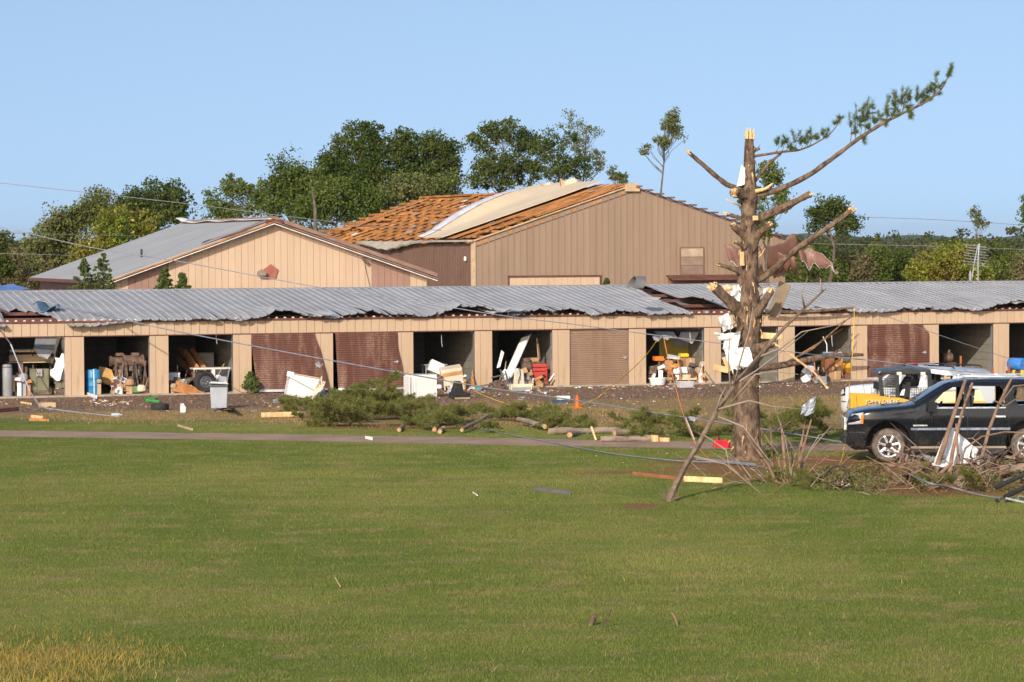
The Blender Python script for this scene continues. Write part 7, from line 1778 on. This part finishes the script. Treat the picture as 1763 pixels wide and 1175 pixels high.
# ------------------------------------------------------------------ stick pile before the black car
PB2 = mat('pinkish_branch_bark', (.22, .135, .09), .85, var=.25, scale=5, dirt=(.17, .10, .07), dirtamt=.5)
YB = G(1700, 835).y
def stick(lab, pts, r, mt=None, name='branch'):
    P = [at(px, py, YB + dy) for px, py, dy in pts]; n = len(P); g = MB(); g.tube(P, [.8 * r * (1 - .45 * i / (n - 1)) for i in range(n)], 8, wob=.14, seed=int(pts[0][0])); tag(g.build(name, mt or PB2, None, smooth=40), lab, 'branch')
stick('thick straight branch leaning left up over the car door', [(1604, 842, -.2), (1618, 790, .2), (1640, 720, .7), (1662, 655, 1.2)], .085)
stick('second straight branch standing close beside the thickest one', [(1632, 838, -.2), (1640, 780, .1), (1655, 715, .5), (1674, 660, .9)], .065)
stick('thin branch joining the second straight branch at its foot', [(1650, 800, .0), (1648, 760, .2), (1646, 730, .4)], .04)
stick('forked branch leaning up past the rear car door', [(1690, 790, .1), (1702, 742, .4), (1718, 700, .7), (1735, 665, 1.0), (1742, 652, 1.1)], .055)
stick('curved red brown branch arching over the white sheet', [(1655, 795, -.3), (1662, 772, -.3), (1690, 752, -.2), (1730, 744, -.1), (1775, 746, 0)], .032)
stick('long thin branch slanting down to the lawn in front of the pile', [(1662, 790, -.4), (1685, 812, -.5), (1706, 848, -.7)], .032)
stick('twig arching at the right over the car flank', [(1712, 690, .7), (1730, 700, .5), (1760, 680, .4), (1785, 676, .4)], .022)
stick('twig curling right of the forked branch', [(1722, 696, .7), (1745, 665, .6), (1775, 662, .6)], .024)
stick('bent twig hooked between the two straight branches', [(1660, 690, .5), (1672, 678, .5), (1676, 690, .5)], .018)
stick('low dark branch slanting up from the soil left of the white sheet', [(1600, 838, -.3), (1620, 815, -.2), (1640, 795, 0)], .06)
stick('right hand branch slanting up out of the picture', [(1740, 790, 0), (1760, 775, .1), (1790, 760, .2)], .05)
for i in range(150):
    px, py = rg.uniform(1545, 1790), rg.uniform(792, 848); a = rg.uniform(-.5, 3.4); l = rg.uniform(14, 60)
    P = [(px, py, rg.uniform(-.3, 1.2)), (px + math.cos(a) * l * .5, py - abs(math.sin(a)) * l * .3, rg.uniform(-.3, 1)), (px + math.cos(a) * l, py - abs(math.sin(a)) * l * .5, rg.uniform(-.3, 1))]
    Pw = [at(q[0], q[1], YB + q[2]) for q in P]
    for q in Pw: q.z = max(q.z, .02)
    g = MB(); r = rg.choice([.010, .014, .02, .03, .045]); g.tube(Pw, [r, r * .8, r * .4], 6, wob=.1, seed=i); tag(g.build('pile_stick', rg.choice([PB2, PB2, TWG, SST]), None, smooth=40), 'thin broken stick tangled in the pile before the black car', 'stick', 'sticks in the pile')
log('thick log lying in the stick pile under the white sheet', at(1612, 822, YB + .3), at(1648, 815, YB + .5), .15, 31); log('broken log right of the white sheet in the pile', at(1672, 826, YB), at(1712, 822, YB + .2), .14, 32); log('upper log behind the broken one in the pile', at(1660, 812, YB + .6), at(1716, 810, YB + .7), .12, 33); log('log lying low at the right of the stick pile', at(1722, 812, YB + .2), at(1770, 806, YB + .3), .13, 34); log('long log lying along the front of the stick pile', at(1590, 836, YB - .3), at(1650, 842, YB - .2), .10, 36); log('log jutting out at the right front of the pile', at(1700, 838, YB - .3), at(1752, 830, YB - .1), .12, 37); log('short dark log in the centre of the pile', at(1640, 832, YB - .1), at(1668, 826, YB + .1), .11, 35)
crumple('metal_sheet', 'tall pointed white metal sheet standing behind the straight branches', [(1606, 800, .5), (1634, 731, .9), (1668, 770, .8), (1640, 806, .5)], 81, .10, base=lambda a, b, c: at(a, b, YB + c), rib=0)
crumple('metal_sheet', 'ribbed white metal sheet leaning right of the straight branches', [(1648, 745, .9), (1684, 775, .9), (1676, 798, .7), (1644, 800, .6)], 82, .06, base=lambda a, b, c: at(a, b, YB + c), rib=5)
crumple('metal_sheet', 'low white metal corner lying under the cable in the pile', [(1604, 798, .2), (1630, 798, .2), (1626, 804, .0), (1606, 802, 0)], 83, .10, base=lambda a, b, c: at(a, b, YB + c))
crumple('metal_sheet', 'dull grey metal sheet lying in the pile right of the ribbed sheet', [(1676, 790, .5), (1700, 780, .6), (1704, 792, .5), (1684, 802, .4)], 84, .12, base=lambda a, b, c: at(a, b, YB + c), mt=mat('dull_sheet', (.40, .36, .30), .5))
rsn = np.random.default_rng(12); C = [np.array(G(rsn.uniform(1400, 1790), rsn.uniform(820, 848), 0)) + [0, 0, rsn.uniform(.02, .25)] for _ in range(95)]
tag(put('leaf_litter', tri_mesh('leaf_litter', leafcloud(C, [.20] * 95, 60, .06, rsn), leafmat('mixed_litter', (.15, .11, .045), (.22, .14, .075), .4, .1, 1.5, ((.13, .17, .03), .3)))), 'torn leaves and bark litter along the stick pile', 'litter', kind='stuff')
# black hose loop and the black metal frame
c = G(1443, 842); g = MB(); P = [c + Vector((math.cos(a) * .24, .05 * a * .2, .26 + math.sin(a) * .22)) for a in [i * .35 for i in range(-4, 15)]]; g.tube(P, .022, 7); tag(g.build('hose_loop', BLKR, None, smooth=True), 'black hose loop standing at the end of the leaf litter', 'hose')
crumple('cloth_heap', 'small pale pink cloth by the black hose loop', [(1448, 838, 0), (1462, 838, 0), (1464, 824, .2), (1450, 826, .2)], 91, .12, cat='cloth', mt=mat('pink_cloth', (.62, .45, .45), .9), base=lambda a, b, c: G(a, b if c == 0 else b + 12, 0) + Vector((0, 0, c)))
p = G(1745, 866); R = thing('chair_frame', 'black folding frame with silver tube on the lawn edge right of the pile', 'frame', p)
def fb(a, b_, r, mt, nm): g = MB(); g.tube([at(*a), at(*b_)], r, 8); g.build(nm, mt, R, world=True)
YF = p.y
fb((1714, 840, YF + .3), (1775, 812, YF + .5), .045, BLKR, 'arm'); fb((1730, 856, YF), (1768, 838, YF + .4), .05, BLKR, 'arm'); fb((1731, 858, YF - .1), (1775, 868, YF - .2), .025, CHR, 'silver_tube'); fb((1714, 860, YF), (1722, 866, YF), .03, BLKR, 'foot'); fb((1722, 866, YF), (1740, 858, YF), .03, IRON, 'brace'); fb((1752, 862, YF), (1754, 854, YF + .1), .012, CHR, 'hook'); fb((1754, 854, YF + .1), (1775, 858, YF + .1), .012, CHR, 'hook')
# antenna and dish behind the storage roof
p = onwall(1682, 500, 16.5); p.z = 0; R = thing('tv_antenna', 'bent television antenna mast behind the right hand storage roof', 'antenna', p)
def ao(px, py, d=16.5): return onwall(px, py, d)
g = MB(); g.tube([Vector((ao(1683, 480).x, ao(1683, 480).y, 0)), ao(1684, 450), ao(1686, 420)], .035, 7); g.build('mast', STEEL, R, world=True); g = MB(); g.tube([ao(1672, 487), ao(1678, 450), ao(1684, 422)], .025, 6); g.build('mast', STEEL, R, world=True)
for i in range(8): 
    y = 421 + i * 4.8; g = MB(); g.tube([ao(1660 - i * .4 + (i % 3) * 2, y + 0), ao(1684, y + 3), ao(1698 + (i % 2) * 4, y + 5)], .014, 5); g.build('antenna_rod', STEEL, R, world=True)
R = thing('satellite_dish', 'small grey satellite dish beside the antenna mast', 'dish', Vector((ao(1671, 480, 15).x, ao(1671, 480, 15).y, 0))); g = MB(); c = ao(1671, 478, 15) - R.location; g.grid(lambda u, v: Vector((c.x + .12 * v * math.sin(u * 6.283) * .6, c.y + .10 * v * v, c.z + .32 * v * math.cos(u * 6.283))), 20, 4, .01); g.build('reflector', GREY, R, smooth=True); g = MB(); g.tube([(0, .1, 0), c + Vector((.05, .1, -.1))], .03, 6); g.build('mount', STEEL, R)
# blue tarpaulin roof beyond the left end
a = onwall(-30, 497, 17); crumple('blue_tarp', 'blue tarpaulin stretched behind the left end of the storage roof', [(-30, 498, 0), (22, 489, 0), (50, 498, 0), (10, 503, 0)], 95, .1, cat='tarpaulin', mt=mat('blue_tarp_cloth', (.12, .2, .42), .6), base=lambda x, y, c: onwall(x, y, 17 + (498 - y) * .1))
# ------------------------------------------------------------------ small litter in the yard
SC_ = [FOAM, CARD, RAW, DWOOD, WOOD, GREY, mat('pink_scrap', (.6, .3, .25), .8), mat('pale_blue_scrap', (.35, .5, .6), .6), TPLY, DGREY]
g = MB(); rl = random.Random(44)
def scrap(px, py, s, z0=.0):
    p = G(px, py); g.box(p + Vector((0, 0, z0 + s * .12)), (s * rl.uniform(.4, 1.6), s * rl.uniform(.3, .9), s * rl.uniform(.08, .45)), rotm(rl.uniform(-.3, .3), rl.uniform(-.3, .3), rl.uniform(0, 3)), rl.choice(range(len(SC_))))
for _ in range(70): scrap(rl.uniform(155, 225), rl.gauss(694, 2.5), rl.uniform(.04, .13))
for _ in range(80): scrap(rl.uniform(760, 960), rl.gauss(676, 6), rl.uniform(.04, .14))
for _ in range(70): scrap(rl.uniform(990, 1240), rl.gauss(666, 2.2), rl.uniform(.04, .13))
for _ in range(40): scrap(rl.uniform(1300, 1420), rl.gauss(663, 3.5), rl.uniform(.04, .12))
for _ in range(60): scrap(rl.uniform(440, 720), rl.gauss(694, 5), rl.uniform(.03, .12))
for _ in range(40): scrap(rl.uniform(0, 440), rl.gauss(697, 7), rl.uniform(.03, .11))
for _ in range(60): scrap(rl.uniform(900, 1240), rl.uniform(680, 735), rl.uniform(.03, .09))
for _ in range(50): scrap(rl.uniform(990, 1420), rl.uniform(740, 800), rl.uniform(.02, .07))
for _ in range(30): scrap(rl.uniform(1100, 1210), rl.gauss(655, 3), rl.uniform(.06, .16), .1)
tag(g.build('yard_litter', SC_, None), 'small mixed scraps strewn over the gravel yard', 'litter', kind='stuff')

# ------------------------------------------------------------------ heaps of small junk inside the bays
JM = [IRON, DGREY, DWOOD, CARD, GREY, WOOD, BLKR, IRON, TPLY, CLOTH, CARD, STEEL, PLY, RUSTY]
jr = random.Random(70)
for grp, lab, x0, x1, d0, d1, zt, n in (('junk in the green machine bay', 'small dark junk piece heaped behind the green machine', 25, 108, .2, 1.6, .7, 24), ('junk in the machinery bay', 'small rusty junk piece heaped around the press machines', 170, 252, .1, 1.2, .6, 30), ('junk in the lumber bay', 'small junk piece heaped behind the upright wheel', 295, 398, .1, 1.4, .6, 34),
        ('junk in the freezer bay', 'small junk piece heaped around the tipped appliances', 735, 815, -.9, .8, .45, 36), ('junk in the red cabinet bay', 'small junk piece heaped around the red tool cabinet', 862, 948, -.3, 1.0, .5, 36), ('junk in the household bay', 'small household junk piece spilled among the cartons', 1122, 1212, -.1, .7, .6, 46), ('junk in the box bay', 'small junk piece heaped around the brown wooden cabinet', 1378, 1465, -.4, 1.0, .5, 36), ('junk in the open right bay', 'small junk piece lying behind the black car roof', 1625, 1708, -.6, 1.5, .35, 18)):
    for i in range(n):
        px, d = jr.uniform(x0, x1), jr.uniform(d0, d1)
        base = .06 if d > 0 else 0.0
        t_ = tz(px, 650, d)[0]; s_ = jr.uniform(.09, .36); z_ = base
        k = jr.random(); g = MB(); p = W2(t_, d, z_); q = rotm(jr.uniform(-.5, .5), jr.uniform(-.5, .5), jr.uniform(0, 3))
        hz_ = jr.random() ** 1.6 * zt
        p = p + Vector((0, 0, hz_ + s_ * .3))
        mt = jr.choice(JM + ([FOAM, CLOTH, mat('orange_cloth', (.72, .33, .10), .9), WHT] if 'household' in grp or 'freezer' in grp else []))
        if k < .45: g.box(p, (s_ * jr.uniform(.6, 1.6), s_ * jr.uniform(.5, 1.2), s_ * jr.uniform(.3, 1)), q, taper=jr.uniform(.7, 1))
        elif k < .75:
            v = q @ Vector((0, 0, jr.uniform(.3, .8))); a_ = p - v * .5; b2_ = p + v * .5
            a_.z, b2_.z = max(a_.z, .04), max(b2_.z, .04)
            g.tube([a_, p + Vector((0, 0, .02)), b2_], jr.uniform(.012, .03), 6)
        else: g.lathe([(.01, 0), (s_ * .4, 0), (s_ * .5, s_ * .1), (s_ * .5, s_ * .5), (s_ * .3, s_ * .7), (.01, s_ * .7)], 12, p - Vector((0, 0, s_ * .3)))
        if hz_ > .12: g.box(W2(t_, d + .05, base + hz_ * .45), (s_ * .7, s_ * .6, hz_ * .92), None)
        tag(g.build('junk_piece', mt, None), lab, 'junk', grp)

# thin twigs strewn round the pine foot and along the pile
for i in range(120):
    px, py = (rg.uniform(1210, 1480), rg.uniform(770, 850)) if i < 70 else (rg.uniform(1480, 1785), rg.uniform(800, 856))
    p = G(px, py); a = rg.uniform(0, 6.28); l = rg.uniform(.25, 1.0); up_ = rg.choice([0, .05, .2, .45, .7]) * l
    P = [p + Vector((0, 0, .01)), p + Vector((math.cos(a) * l * .5, math.sin(a) * l * .5, .03 + up_ * .6)), p + Vector((math.cos(a) * l, math.sin(a) * l, .02 + up_))]
    r = rg.uniform(.006, .016); g = MB(); g.tube(P, [r, r * .8, r * .35], 5)
    if rg.random() < .6: q = P[1]; g.tube([q, q + Vector((rg.uniform(-.2, .2), rg.uniform(-.2, .2), rg.uniform(.02, .25)))], [r * .6, r * .25], 4)
    tag(g.build('thin_twig', rg.choice([TWG, SST, PB2]), None), 'thin bare twig lying on the soil around the foot of the pine' if i < 70 else 'thin bare twig poking out of the stick pile', 'twig', 'twigs round the pine' if i < 70 else 'twigs of the stick pile')

# taller twigs tangled before the car
for i in range(46):
    px = rg.uniform(1585, 1790); py = rg.uniform(806, 846); p = G(px, py); a = rg.uniform(-.9, .9) + (math.pi if rg.random() < .4 else 0); l = rg.uniform(.5, 1.3); u_ = rg.uniform(.3, 1.0)
    P = [p, p + Vector((math.cos(a) * l * .45, rg.uniform(-.2, .3), l * .45 * u_ + .05)), p + Vector((math.cos(a) * l * .8, rg.uniform(-.3, .4), l * .75 * u_)), p + Vector((math.cos(a) * l * 1.1, rg.uniform(-.3, .4), l * .8 * u_ + rg.uniform(-.2, .15)))]
    for q in P: q.z = max(q.z, .01)
    r = rg.uniform(.008, .02); g = MB(); g.tube(P, [r, r * .85, r * .6, r * .25], 6, wob=.1, seed=i); q = P[2]; g.tube([q, q + Vector((rg.uniform(-.3, .3), rg.uniform(-.2, .2), rg.uniform(.05, .3)))], [r * .5, r * .2], 4)
    tag(g.build('arching_twig', rg.choice([SST, PB2, PB2, TWG]), None, smooth=40), 'arching bare twig standing out of the stick pile before the car door', 'twig', 'arching twigs before the car')
